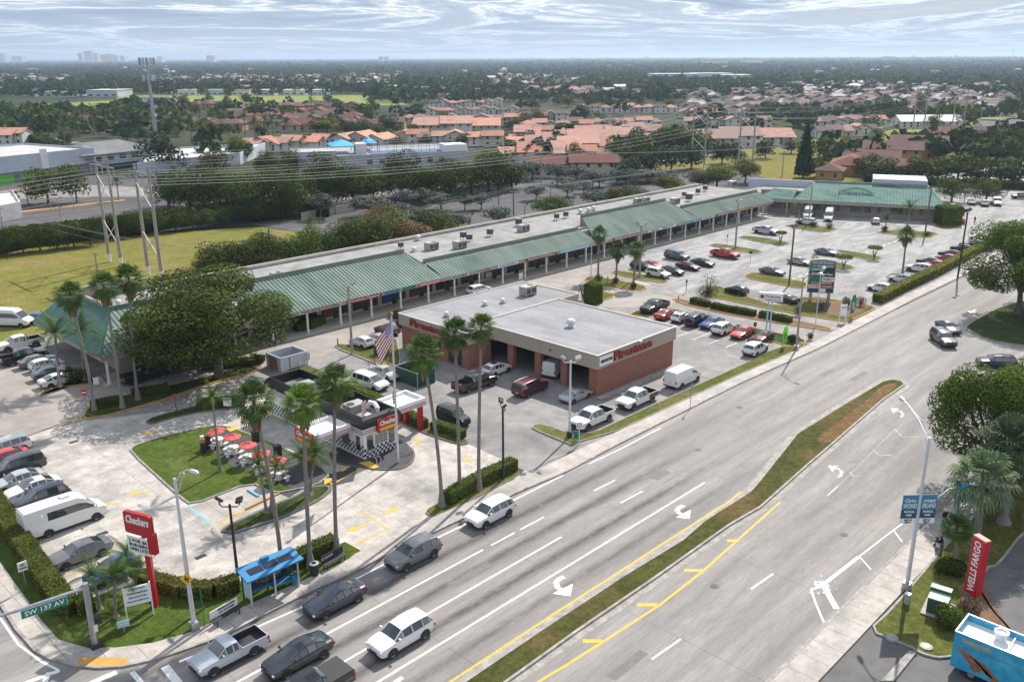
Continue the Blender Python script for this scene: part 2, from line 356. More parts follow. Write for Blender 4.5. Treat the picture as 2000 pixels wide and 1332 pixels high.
def lettering(txt, size, origin, xdir, updir, m, parent=None, name='lettering', **k):
    """text standing on a surface: xdir runs along the line of writing, updir up the letters (parent space)"""
    me = text_mesh(txt, size, **k); x = Vector(xdir).normalized(); u = Vector(updir).normalized(); z = x.cross(u)
    me.transform(Matrix(((x.x,u.x,z.x,origin[0]),(x.y,u.y,z.y,origin[1]),(x.z,u.z,z.z,origin[2]),(0,0,0,1))))
    me.materials.clear(); me.materials.append(M[m]); return place(name, me, parent)
def GP(pts, z=0): return [G(x, y, z) for x, y in pts]
def chaikin(P, n=2):
    P = [Vector((p[0], p[1])) for p in P]
    for _ in range(n):
        Q = []
        for i in range(len(P)):
            a, b = P[i], P[(i+1) % len(P)]; Q += [a*.8+b*.2, a*.2+b*.8]
        P = Q
    return P
def inset(P, d):
    P = [Vector((p[0], p[1])) for p in P]; n = len(P)
    if sum(P[i].x*P[(i+1)%n].y-P[(i+1)%n].x*P[i].y for i in range(n)) < 0: P.reverse()
    out = []
    for i in range(n):
        a, b, c = P[i-1], P[i], P[(i+1)%n]
        e1 = (b-a).normalized(); e2 = (c-b).normalized()
        nn = Vector((-e1.y, e1.x))+Vector((-e2.y, e2.x))
        if nn.length < 1e-4: nn = Vector((-e1.y, e1.x))
        nn.normalize(); k = max(.45, nn.dot(Vector((-e1.y, e1.x)))); out.append(b+nn*d/k)
    return out
def structure(name, mb, mats):
    o = mb.build(name, mats); o['kind'] = 'structure'; return o
def sheetpx(name, pts, z, m, rnd=0):
    P = GP(pts); P = chaikin(P, rnd) if rnd else P
    return structure(name, MB().sheet(P, z), m)
def island(name, pts, top, kerb='kerb', w=.16, h=.13, rnd=1, yellow=None):
    P = chaikin(GP(pts), rnd) if rnd else [Vector((p.x, p.y)) for p in GP(pts)]
    n = len(P)
    if sum(P[i].x*P[(i+1)%n].y-P[(i+1)%n].x*P[i].y for i in range(n)) < 0: P.reverse()
    Q = inset(P, w); b = MB(); V = [(p.x,p.y,-.02) for p in P]+[(p.x,p.y,h) for p in P]+[(p.x,p.y,h) for p in Q]+[(p.x,p.y,h-.05) for p in Q]
    for k in range(3):
        for i in range(n): b.add([V[k*n+i], V[k*n+(i+1)%n], V[(k+1)*n+(i+1)%n], V[(k+1)*n+i]], [(0,1,2,3)], 0)
    structure('kerb', b, kerb)
    return structure(name, MB().sheet(inset(P, w*.7), h-.025), top)
ORD = ['first','second','third','fourth','fifth','sixth','seventh','eighth','ninth','tenth','eleventh','twelfth','thirteenth','fourteenth','fifteenth','sixteenth','seventeenth','eighteenth','nineteenth','twentieth']
def ordn(i):
    if i < 20: return ORD[i]
    t = ['','','twenty','thirty','forty','fifty','sixty','seventy','eighty','ninety'][(i+1)//10 % 10] if i < 99 else ''
    if i >= 99: return str(i+1)+'th'
    tens = {2:'twentieth',3:'thirtieth',4:'fortieth',5:'fiftieth',6:'sixtieth',7:'seventieth',8:'eightieth',9:'ninetieth'}
    return tens[(i+1)//10] if (i+1) % 10 == 0 else t+'-'+ORD[(i+1)%10-1]
def label_row(objs, what):
    """name each of a row by its place counted from the left of the picture"""
    for i, o in enumerate(sorted(objs, key=lambda q: PX(q.location)[0])):
        o['label'] = what.replace('#', ordn(i)+' from the left')
# ---------------------------------------------------------------- terrain, roads, lots
structure('ground', MB().sheet([(-400,-400),(14000,-6000),(18000,6000),(14000,16000),(3000,16000),(-400,2500)], -.05), 'ground')
# the avenue, its cross street and the side street
structure('road', MB().sheet([(-60,-60),(15,-60),(15,20.9),(100,20.9),(112,14),(118,-60),(140,-60),(139,24),(150,33),(420,33),(420,49.3),(170,48.6),(100,49.8),(78,50.6),(60,52.3),(31,52.2),(24,52.2),(19.5,53.2),(16.8,55.2),(15.2,58.5),(14.6,62),(14.6,260),(-60,260)], 0), 'road')
# shopping centre lots: one big asphalt sheet with the other pavings laid on it
structure('parking_lot', MB().sheet([(14.7,62),(16.3,56),(24,52.3),(31,52.3),(60,52.4),(78,50.7),(100,49.9),(170,48.7),(420,49.4),(420,62),(262,62),(262,134),(14.7,134)], -.012), 'lot')
structure('service_road', MB().sheet([(34,103),(200,101),(205,108.5),(34,108.5)], .004), 'lane_tan')
sheetpx('service_road', [(-60,850),(-60,700),(80,690),(250,770),(400,735),(560,668),(680,640),(1130,520),(1185,560),(1330,583),(1300,600),(1160,600),(1110,560),(760,640),(700,670),(640,690),(560,740),(470,735),(300,790),(160,815),(60,850)], 0, 'lane_tan')
CONC = [(-120,960),(-60,880),(80,843),(160,822),(300,806),(470,790),(560,745),(640,740),(780,800),(917,868),(1040,925),(844,1011),(690,1085),(610,1122),(470,1160),(300,1170),(150,1195),(100,1150),(0,1010),(-90,1000)]
sheetpx('concrete_apron', CONC, .008, 'concrete')
sheetpx('parking_lot', [(1190,760),(1320,700),(1300,640),(1240,618),(1330,606),(1560,668),(1510,690),(1280,790),(1136,858),(1075,832),(1050,800)], .004, 'lot')
sheetpx('parking_lot', [(1240,545),(1190,505),(1300,470),(1480,430),(1640,425),(1830,420),(1960,400),(2060,420),(1925,480),(1715,598),(1560,580),(1400,556),(1330,575),(1290,560)], .006, 'lot_pale')
structure('parking_lot', MB().sheet([(222,64),(420,60),(420,90),(262,108),(228,104)], .002), 'lot_pale')
# pavements
SW = [(0,1184),(30,1232),(66,1272),(96,1289),(140,1302),(190,1307),(240,1304),(300,1291),(350,1275),(400,1257),(450,1237),(496,1213),(598,1161),(706,1112),(750,1088),(896,1018),(1018,960),(1100,926),(1150,900),(1210,868),(1262,842),(1350,798),(1450,748),(1605,679),(1700,630),(1787,585),(1890,535),(2010,480)]
SI = [(2010,462),(1890,519),(1715,603),(1560,682),(1448,730),(1132,876),(1036,924),(900,986),(844,1010),(690,1082),(678,1092),(606,1126),(470,1186),(376,1232),(300,1254),(230,1263),(176,1264),(120,1248),(88,1212),(54,1164),(0,1090)]
a0, a1 = [Vector((14.4,62+k*12)) for k in (3,2,1)], [Vector((16.4,66.5+k*12)) for k in (1,2,3)]
P = [p.to_2d() for p in GP(SW)]; Q = [p.to_2d() for p in GP(SI)]
far0, far1 = Vector((300,48.8)), Vector((300,51.2))
out_ = a0+P+[far0]; inn_ = [far1]+Q+a1
structure('kerb', MB().prism(out_+inset(out_+inn_, .22)[len(out_)-1::-1], -.03, .13), 'kerb')
structure('sidewalk', MB().sheet(inset(out_+inn_, .2), .125), 'sidewalk')
P2 = [Vector((20,20.9)),Vector((67,20.9)),Vector((86,20.7)),Vector((93,18.5)),Vector((93,16.3)),Vector((84,18.3)),Vector((67,18.5)),Vector((20,18.6))]
b = MB().prism([(20,20.9),(67,20.9),(86,20.7),(86,20.45),(67,20.65),(20,20.65)], -.03, .14); structure('kerb', b, 'kerb')
structure('sidewalk', MB().prism([(20,20.65),(67,20.65),(86,20.45),(94,18),(94,16.3),(84,18.1),(67,18.4),(20,18.6)], -.03, .128), 'sidewalk')
structure('bank_drive', MB().sheet([(15.2,-60),(117.6,-60),(111.6,13),(93.5,18.2),(84,18.1),(67,18.4),(20,18.6),(15.2,18.6)], -.01), 'asphalt_bank')
# grass median with kerb
MED = [(880,1350),(906,1332),(1060,1228),(1215,1126),(1330,1056),(1375,1017),(1462,962),(1480,942),(1500,917),(1555,848),(1632,800),(1722,746),(1740,742),(1762,745),(1768,753),(1726,782),(1600,892),(1582,907),(1487,992),(1425,1028),(1282,1130),(1130,1234),(994,1332),(975,1350)]
Pm = [p.to_2d() for p in GP(MED)]
Pm = [Vector((-20,35.2)),Vector((20,35.1))]+Pm[1:-1]+[Vector((20,32.3)),Vector((-20,32.3))]
Po = inset(Pm, -.55)
b = MB(); b.sheet(Po, .006); structure('gutter', b, 'kerb')
Pk = Pm; Qk = inset(Pm, .2); b = MB()
n = len(Pk); PP = list(reversed(Pk)) if sum(Pk[i].x*Pk[(i+1)%n].y-Pk[(i+1)%n].x*Pk[i].y for i in range(n)) < 0 else Pk
V = [(p.x,p.y,0) for p in PP]+[(p.x,p.y,.15) for p in PP]+[(p.x,p.y,.15) for p in Qk]+[(p.x,p.y,.1) for p in Qk]
for k in range(3):
    for i in range(n): b.add([V[k*n+i],V[k*n+(i+1)%n],V[(k+1)*n+(i+1)%n],V[(k+1)*n+i]], [(0,1,2,3)])
structure('kerb', b, 'kerb'); structure('grass_median', MB().sheet(inset(Pm, .15), .13), 'median')
# islands
island('lawn', [(252,882),(260,872),(300,858),(380,838),(430,831),(462,838),(562,878),(650,925),(618,950),(532,966),(490,943),(374,989),(346,968)], 'lawn', rnd=1)
b = MB().sheet(GP([(408,842),(452,844),(540,878),(592,903),(640,932),(604,952),(575,957),(500,925),(455,915),(425,885),(404,862)]), .12); structure('patio', b, 'asphalt_dark')
island('verge', [(428,1039),(450,1024),(520,992),(580,968),(604,951),(644,948),(650,957),(630,975),(596,993),(550,1014),(490,1033),(454,1044)], 'verge_dark', 'kerb_dark', w=.3)
b = MB().sheet(GP([(520,975),(545,964),(568,974),(545,988)]), .016); structure('paving', b, 'sidewalk')
b = MB().sheet(GP([(590,925),(650,925),(700,906),(690,940),(648,950),(600,950),(565,972),(540,962)]), .014); structure('paving', b, 'asphalt_dark')
b = MB().sheet(GP([(350,995),(372,990),(490,944),(520,975),(505,990),(440,1010),(420,1032),(388,1008)]), .016); structure('paving', b, 'sidewalk')
island('verge', [(828,1000),(868,976),(900,952),(1000,910),(1030,922),(900,988),(844,1012)], 'verge', w=.05)
structure('lawn', MB().sheet(inset(GP([(0,1075),(54,1163),(88,1211),(120,1247),(176,1263),(230,1262),(300,1253),(376,1231),(470,1185),(606,1125),(680,1092),(697,1080),(672,1066),(600,1100),(470,1142),(390,1150),(310,1140),(250,1150),(150,1185),(60,1080),(0,995),(-60,900),(-90,930)]), -.35), .118), 'lawn')
island('verge', [(1038,838),(1040,832),(1052,829),(1078,834),(1136,857),(1280,789),(1450,713),(1510,682),(1575,667),(1570,680),(1505,706),(1448,731),(1132,877)], 'verge', w=.12)
island('verge', [(1226,616),(1245,607),(1305,601),(1400,625),(1480,643),(1560,660),(1578,668),(1545,680),(1510,668),(1480,660),(1400,632),(1330,612),(1260,618)], 'verge_dark', 'kerb_yellow')
island('verge', [(1311,585),(1322,583),(1360,592),(1450,610),(1550,625),(1627,642),(1622,648),(1545,636),(1440,619),(1340,597)], 'mulch', 'kerb_yellow')
island('verge', [(1366,574),(1398,556),(1440,574),(1525,602),(1572,577),(1700,597),(1712,603),(1660,628),(1640,628),(1540,612),(1440,591),(1380,579)], 'verge', 'kerb_yellow')
island('verge', [(1193,532),(1205,529),(1240,534),(1300,545),(1306,550),(1296,554),(1250,548),(1200,536)], 'verge', 'kerb_yellow')
island('verge', [(1140,545),(1155,540),(1200,547),(1258,559),(1264,564),(1250,569),(1190,561),(1150,554)], 'verge', 'kerb_yellow')
island('verge', [(1150,574),(1175,569),(1208,578),(1150,597)], 'verge', 'kerb_yellow')
island('verge', [(1381,480),(1400,476),(1440,482),(1492,491),(1475,497),(1430,490)], 'verge')
island('verge', [(1440,464),(1452,461),(1500,466),(1545,475),(1535,480),(1490,476)], 'verge')
island('verge', [(1451,540),(1470,532),(1520,542),(1575,552),(1577,560),(1565,565),(1525,558),(1470,547)], 'verge', 'kerb_yellow')
island('verge', [(1610,512),(1625,511),(1672,522),(1660,528),(1620,524)], 'verge')
island('verge', [(1630,489),(1645,489),(1725,503),(1715,509),(1675,505),(1640,495)], 'verge')
island('verge', [(1527,441),(1560,439),(1640,446),(1617,455),(1575,451)], 'verge')
island('verge', [(1712,452),(1750,450),(1837,455),(1817,466),(1750,460)], 'verge', 'kerb_yellow')
island('verge', [(1822,440),(1850,434),(1884,440),(1860,448),(1835,446)], 'verge', 'kerb_yellow')
island('verge', [(1727,543),(1740,534),(1802,538),(1770,556)], 'verge')
island('verge', [(652,679),(660,672),(690,676),(720,660),(775,655),(785,715),(760,724),(720,706)], 'verge')
island('verge', [(80,772),(88,763),(118,757),(174,751),(212,748),(200,735),(150,735)], 'verge_dark', 'kerb_yellow', rnd=0)
structure('gravel_bed', MB().sheet(GP([(1590,590),(1640,588),(1700,600),(1655,622),(1600,612)]), .125), 'mulch')
island('verge', [(160,815),(180,787),(260,769),(400,738),(490,711),(506,722),(478,733),(400,753),(316,783),(214,811),(170,819)], 'verge_dark', 'kerb_yellow', rnd=0)
island('verge', [(283,825),(300,815),(380,794),(470,778),(482,795),(400,804),(330,819),(295,830)], 'verge_dark', 'kerb_dark')
island('verge', [(560,705),(600,712),(845,830),(905,856),(917,866),(900,871),(820,845),(700,785),(560,725)], 'verge', 'kerb_dark')
structure('kerb', MB().prism(chaikin(GP([(640,880),(650,905),(690,912),(740,919),(784,918),(808,904),(812,884),(790,862),(740,850)])), 0, .12), 'kerb_dark')
structure('forecourt', MB().sheet(inset(chaikin(GP([(640,880),(650,905),(690,912),(740,919),(784,918),(808,904),(812,884),(790,862),(740,850)])), .18), .126), 'asphalt_dark')
island('verge', [(1882,638),(1962,595),(2100,570),(2260,640),(2200,690),(2000,677),(1925,664),(1892,647)], 'verge_dark')
island('verge', [(1694,1232),(1740,1190),(1827,1087),(1930,960),(2060,880),(2150,930),(2000,1040),(1950,1106),(1928,1110),(1914,1152),(1940,1194),(1968,1224),(1990,1250),(1900,1275),(1856,1285),(1830,1287),(1800,1279),(1774,1264)], 'verge', rnd=1)
structure('gravel_bed', MB().sheet(GP([(1870,1150),(1905,1120),(1925,1150),(1950,1200),(1985,1245),(1900,1225)]), .13), 'mulch')
structure('kerb', MB().prism(GP([(1720,1332),(1775,1273),(1790,1276),(1745,1332)]), 0, .14), 'kerb')
# power line corridor and the land behind the centre
structure('grass_field', MB().sheet([(-40,134),(34,134.2),(220,140),(262,134),(262,120),(330,115),(700,120),(700,200),(330,196),(262,190),(180,163),(112,165),(108,187),(60,210),(-40,240)], -.004), 'field')
structure('parking_lot', MB().sheet([(112,166),(180,136),(214,133),(262,134),(275,150),(262,192),(210,200),(128,208),(108,192)], .004), 'lot_dark')
structure('parking_lot', MB().sheet([(108,191),(132,207),(148,290),(90,345),(30,330),(20,232)], .004), 'lot_dark')
structure('road', MB().sheet([(262,192),(214,200),(128,208),(138,250),(150,250),(150,214),(214,207),(268,199),(330,196),(330,188)], .010), 'road')
structure('grass_field', MB().sheet(GP([(190,215),(240,186),(700,186),(800,205),(560,212),(400,214)]), .02), 'field_far')
structure('pond', MB().sheet(GP([(262,200),(275,190),(330,190),(345,199)]), .06), 'water')
structure('grass_field', MB().sheet(GP([(0,222),(0,208),(230,196),(245,204),(160,216)]), .02), 'field_far')
for pts in ([(1620,262),(1700,250),(1930,228),(1990,232),(1800,262)], [(1900,240),(2000,228),(2060,240),(1950,256)]):
    structure('grass_field', MB().sheet(GP(pts), .03), 'field_far')
structure('road', MB().sheet(GP([(0,372),(130,360),(330,368),(640,392),(640,400),(330,384),(140,385),(60,388),(0,392)]), .012), 'lot')
for k in range(12):
    y = 214+k*7.5
    for (xa, xb) in ((60,98),): structure('road_marking', MB().sheet([(60+k*2,y),(98,y),(98,y+.14),(60+k*2,y+.14)], .016), 'paint_yellow' if k % 3 else 'paint_faded')
structure('kerb', MB().sheet([(62,252),(104,252),(104,254),(62,254)], .018), 'kerb_yellow')
# ---------------------------------------------------------------- painted markings
def line(p, q, wd, z=.006, m='paint_white', name='road_marking', dash=None):
    p, q = Vector(p[:2]), Vector(q[:2]); d = (q-p); ln = d.length; d /= ln; nn = Vector((-d.y, d.x))*wd/2; b = MB()
    segs = [(0, ln)] if not dash else [(s, min(ln, s+dash[0])) for s in np.arange(0, ln, dash[0]+dash[1])]
    for s, e in segs:
        a, c = p+d*s, p+d*e; b.sheet([a-nn, c-nn, c+nn, a+nn], z)
    return structure(name, b, m)
def pline(pts, wd, z=.006, m='paint_white', name='road_marking'):
    P = [Vector(p[:2]) for p in (GP(pts) if pts[0][0] > 210 or pts[0][1] > 210 else pts)]; b = MB()
    nr = []
    for i in range(len(P)):
        d = (P[min(i+1, len(P)-1)]-P[max(0, i-1)]).normalized(); nr.append(Vector((-d.y, d.x))*wd/2)
    for i in range(len(P)-1): b.sheet([P[i]-nr[i], P[i+1]-nr[i+1], P[i+1]+nr[i+1], P[i]+nr[i]], z)
    return structure(name, b, m)
line((18,45.4),(43.6,45.4),.18); line((44.5,45.4),(47.3,45.4),.16); line((48,45.4),(51,45.4),.16); line((57.8,45.3),(60.8,45.2),.16)
line((18,42.1),(49.5,42.1),.18); line((57.6,42.1),(60.8,42),.16)
line((18,38.9),(66.2,38.8),.18)
pline([(350,1292),(384,1278),(502,1224),(606,1178),(700,1128),(750,1102),(850,1052),(912,1022),(1000,978),(1100,928)], .17)
pline([(1150,906),(1216,875),(1266,848),(1290,836)], .14)
pline([(870,1338),(878,1332),(1100,1187),(1330,1039),(1380,1008),(1425,979),(1447,960)], .19, z=.0115, m='paint_yellow')
pline([(1040,1338),(1112,1295),(1178,1253),(1290,1180),(1372,1116),(1439,1056),(1524,980)], .2, z=.0085, m='paint_yellow')
for a, c in (((1420,1056),(1443,1056)), ((1336,1114),(1374,1114)), ((1245,1181),(1284,1181)), ((1138,1252),(1176,1252))): pline([a, c], .4, z=.0125, m='paint_yellow')
pline([(1273,1287),(1330,1247)], .16); pline([(1467,1150),(1510,1120)], .16)
pline([(1612,1138),(1677,1087)], .3); pline([(1677,1087),(1745,1035)], .12); pline([(1745,1035),(1857,952)], .13)
pline([(1745,1035),(1762,1058)], .14, z=.0105); pline([(1680,1088),(1701,1112)], .12, z=.0105); pline([(1857,952),(1866,961)], .15, z=.0105)
pline([(1604,1135),(1634,1189)], .45, z=.014); pline([(1584,1150),(1592,1175),(1609,1215)], .16, z=.0105)
random.seed(3)
b = MB()
for i in range(60):
    a = random.random()*6.28; r = abs(random.gauss(0, .45)); c = G(1603,1145)+Vector((math.cos(a)*r*1.3, math.sin(a)*r, 0)); s = random.uniform(.03,.17)
    b.sheet([(c.x+s*math.cos(k)*random.uniform(.6,1.2), c.y+s*math.sin(k)*random.uniform(.6,1.2)) for k in np.arange(0,6.2,.9)], .016+i*.0004)
structure('paint_spill', b, 'paint_white')
pline([(1616,968),(1636,950)], .16, m='paint_worn'); pline([(1636,950),(1706,880),(1748,838)], .07, m='paint_faded')
pline([(1706,880),(1719,890),(1743,888)], .1, z=.0105, m='paint_worn'); pline([(1748,838),(1762,853),(1797,853)], .1, z=.0105, m='paint_worn'); pline([(1783,802),(1800,820),(1815,820)], .1, z=.0105, m='paint_worn')
pline([(1690,828),(1748,790)], .07, m='paint_faded'); pline([(1660,922),(1667,930),(1680,928)], .12, z=.0105, m='paint_worn')
# crossing and stop bars in the bottom left corner
pline([(0,1206),(36,1258),(80,1291),(116,1309)], .16); pline([(30,1340),(116,1309)], .35, z=.0105); pline([(175,1335),(228,1312)], .45)
pline([(258,1312),(280,1338)], .35, z=.0105); pline([(322,1301),(352,1338)], .55); pline([(96,1312),(86,1336)], .35, z=.014)
pline([(760,1340),(786,1322)], .3)
def arrow(x, y, rz, s=1.0, m='paint_white', kind='turn', z=.007, zb=0):
    b = MB(); c = G(x, y)
    if kind == 'turn':
        pts = [Vector((.65, .62))]+[Vector((.1-.85*math.sin(a), .62*math.cos(a))) for a in np.linspace(0, math.pi*.97, 9)]
        for i in range(len(pts)-1):
            d = (pts[i+1]-pts[i]).normalized(); nn = Vector((-d.y, d.x))*.17; b.sheet([pts[i]-nn, pts[i+1]-nn, pts[i+1]+nn, pts[i]+nn], z)
        e = pts[-1]; d = (pts[-1]-pts[-2]).normalized(); nn = Vector((-d.y, d.x)); b.sheet([e-nn*.55, e+d*1.5, e+nn*.55], z+.002)
    else:
        b.sheet([(-1,-.14),(.2,-.14),(.2,.14),(-1,.14)], z); b.sheet([(.2,-.5),(1.1,0),(.2,.5)], z)
    for i, p in enumerate(b.v):
        q = Vector((p[0]*s, p[1]*s, 0)); q.rotate(Matrix.Rotation(rz, 3, 'Z')); b.v[i] = (c.x+q.x, c.y+q.y, p[2]+zb)
    structure('arrow_marking', b, m)
for path, hd_, mm in (([(1102,1126),(1093,1129),(1086,1137),(1089,1147),(1099,1153)],[(1079,1159),(1119,1139),(1114,1164)],'paint_white'),([(1336,987),(1328,990),(1322,996),(1326,1002),(1334,1005)],[(1320,1010),(1349,995),(1347,1013)],'paint_white'),([(1626,913),(1637,915),(1644,921),(1643,928),(1637,932)],[(1617,909),(1639,909),(1625,922)],'paint_worn'),([(1747,801),(1758,803),(1764,808),(1760,815)],[(1739,797),(1756,797),(1745,808)],'paint_worn')):
    pline(path, .42 if mm == 'paint_white' else .3, z=.007, m=mm, name='arrow_marking'); structure('arrow_marking', MB().sheet(GP(hd_), .0095), mm)
structure('dry_grass', MB().sheet(chaikin(GP([(1590,862),(1640,822),(1690,786),(1725,752),(1752,750),(1748,760),(1700,800),(1655,840),(1620,868)])), .1345), 'dry_grass')

arrow(1900,608, R(180), 1.3, kind='straight')
for x, y, a in ((274,962,150),(208,985,150),(700,1030,175),(762,998,0),(310,813,180),(296,845,190)): arrow(x, y, R(a), 1.0, 'paint_yellow', 'straight', zb=.012)
for x, y, a in ((814,860,240),(915,895,200),(672,914,220)): arrow(x, y, R(a), .8, 'paint_yellow', 'straight', zb=.012)
for a, c in (((710,1000),(757,1033)),((687,1065),(757,1033)),((100,838),(156,815)),((100,1110),(190,1064)),((115,1128),(232,1085)),((20,1000),(60,985)),((64,1068),(100,1050)),((700,918),(640,950)),((545,800),(470,845)),((440,843),(500,812))): pline([a, c] if a[0] > 210 or a[1] > 210 else [a, c], .16, z=.0165, m='paint_yellow')
pline([(372,992),(412,1023)], .2, z=.021, m='paint_blue'); pline([(412,1023),(480,995)], .14, z=.0225, m='paint_yellow'); pline([(425,1033),(480,997)], .12, z=.0245, m='paint_yellow')
# Stall lines in the lots
for i in range(10):
    x = 83.6+i*0; 
for i, (xa, ya) in enumerate(((1262,628),(1290,636),(1318,643),(1350,650),(1380,656),(1412,664),(1445,671),(1480,676))):
    p = G(xa-28, ya+8); line(p, (p.x+4.6, p.y), .1, z=.011)
for k, (x0, x1, Y) in enumerate(((132,196,95.5),(134,198,79.5),(136,200,66))):
    for i in range(int((x1-x0)/2.75)):
        x = x0+i*2.75; line((x, Y-4.6), (x, Y+4.6), .1, z=.0115, m='paint_faded' if k else 'paint_white')
line((145,71.5),(200,71.5),1.7, z=.0105, m='lot', name='lane_patch'); line((145,70.5),(200,70.5),.2, z=.0125, dash=(1.6,1.3)); line((145,72.5),(200,72.5),.14, z=.0125, m='paint_faded', dash=(1.6,1.3))
for x in np.arange(146, 205, 2.7): line((x, 52.3),(x, 57.2),.1, z=.0115)
pline([(1590,645),(1640,640)], .5, z=.01, m='paint_faded'); pline([(1240,550),(1270,557)], .3, z=.011)
rgp = random.Random(6)
for i in range(9):
    x, y_, a, c = rgp.uniform(30,120), rgp.uniform(23,48), rgp.uniform(1.2,5), rgp.uniform(.5,1.3)
    if 31 < y_ < 39: continue
    structure('road_patch', MB().sheet([(x,y_),(x+a,y_+.05),(x+a,y_+c),(x-.1,y_+c)], .0035), 'road_patch')
for x, y_ in ((47,47.6),(60,40.5),(72,43.2),(52,29),(39,25.5),(66,25.2),(85,46)): b = MB(); b.disc((x,y_,.004),(0,0,1),.36,.006,18); structure('manhole_cover', b, 'kerb_dark')
def drain(x, y, sx=.9, sy=.5):
    c = G(x, y); b = MB().box(c.x-sx/2, c.x+sx/2, c.y-sy/2, c.y+sy/2, .0, .018)
    for k in range(5): b.box(c.x-sx/2+.08+k*sx/5, c.x-sx/2+.15+k*sx/5, c.y-sy/2+.05, c.y+sy/2-.05, .018, .024)
    structure('drain', b, 'near_black')
for q in ((144,863),(392,1087),(200,1042)): drain(*q)
b = MB().sheet(GP([(145,1298),(158,1285),(250,1287),(247,1301),(190,1304)]), .131); structure('tactile_paving', b, 'tactile_orange')
for pts in ([(700,906),(722,902),(742,914),(728,918)], [(634,937),(648,936),(648,946),(633,948)], [(440,838),(470,838),(450,845)]):
    structure('ramp', MB().sheet(GP(pts), .135), 'paint_yellow')
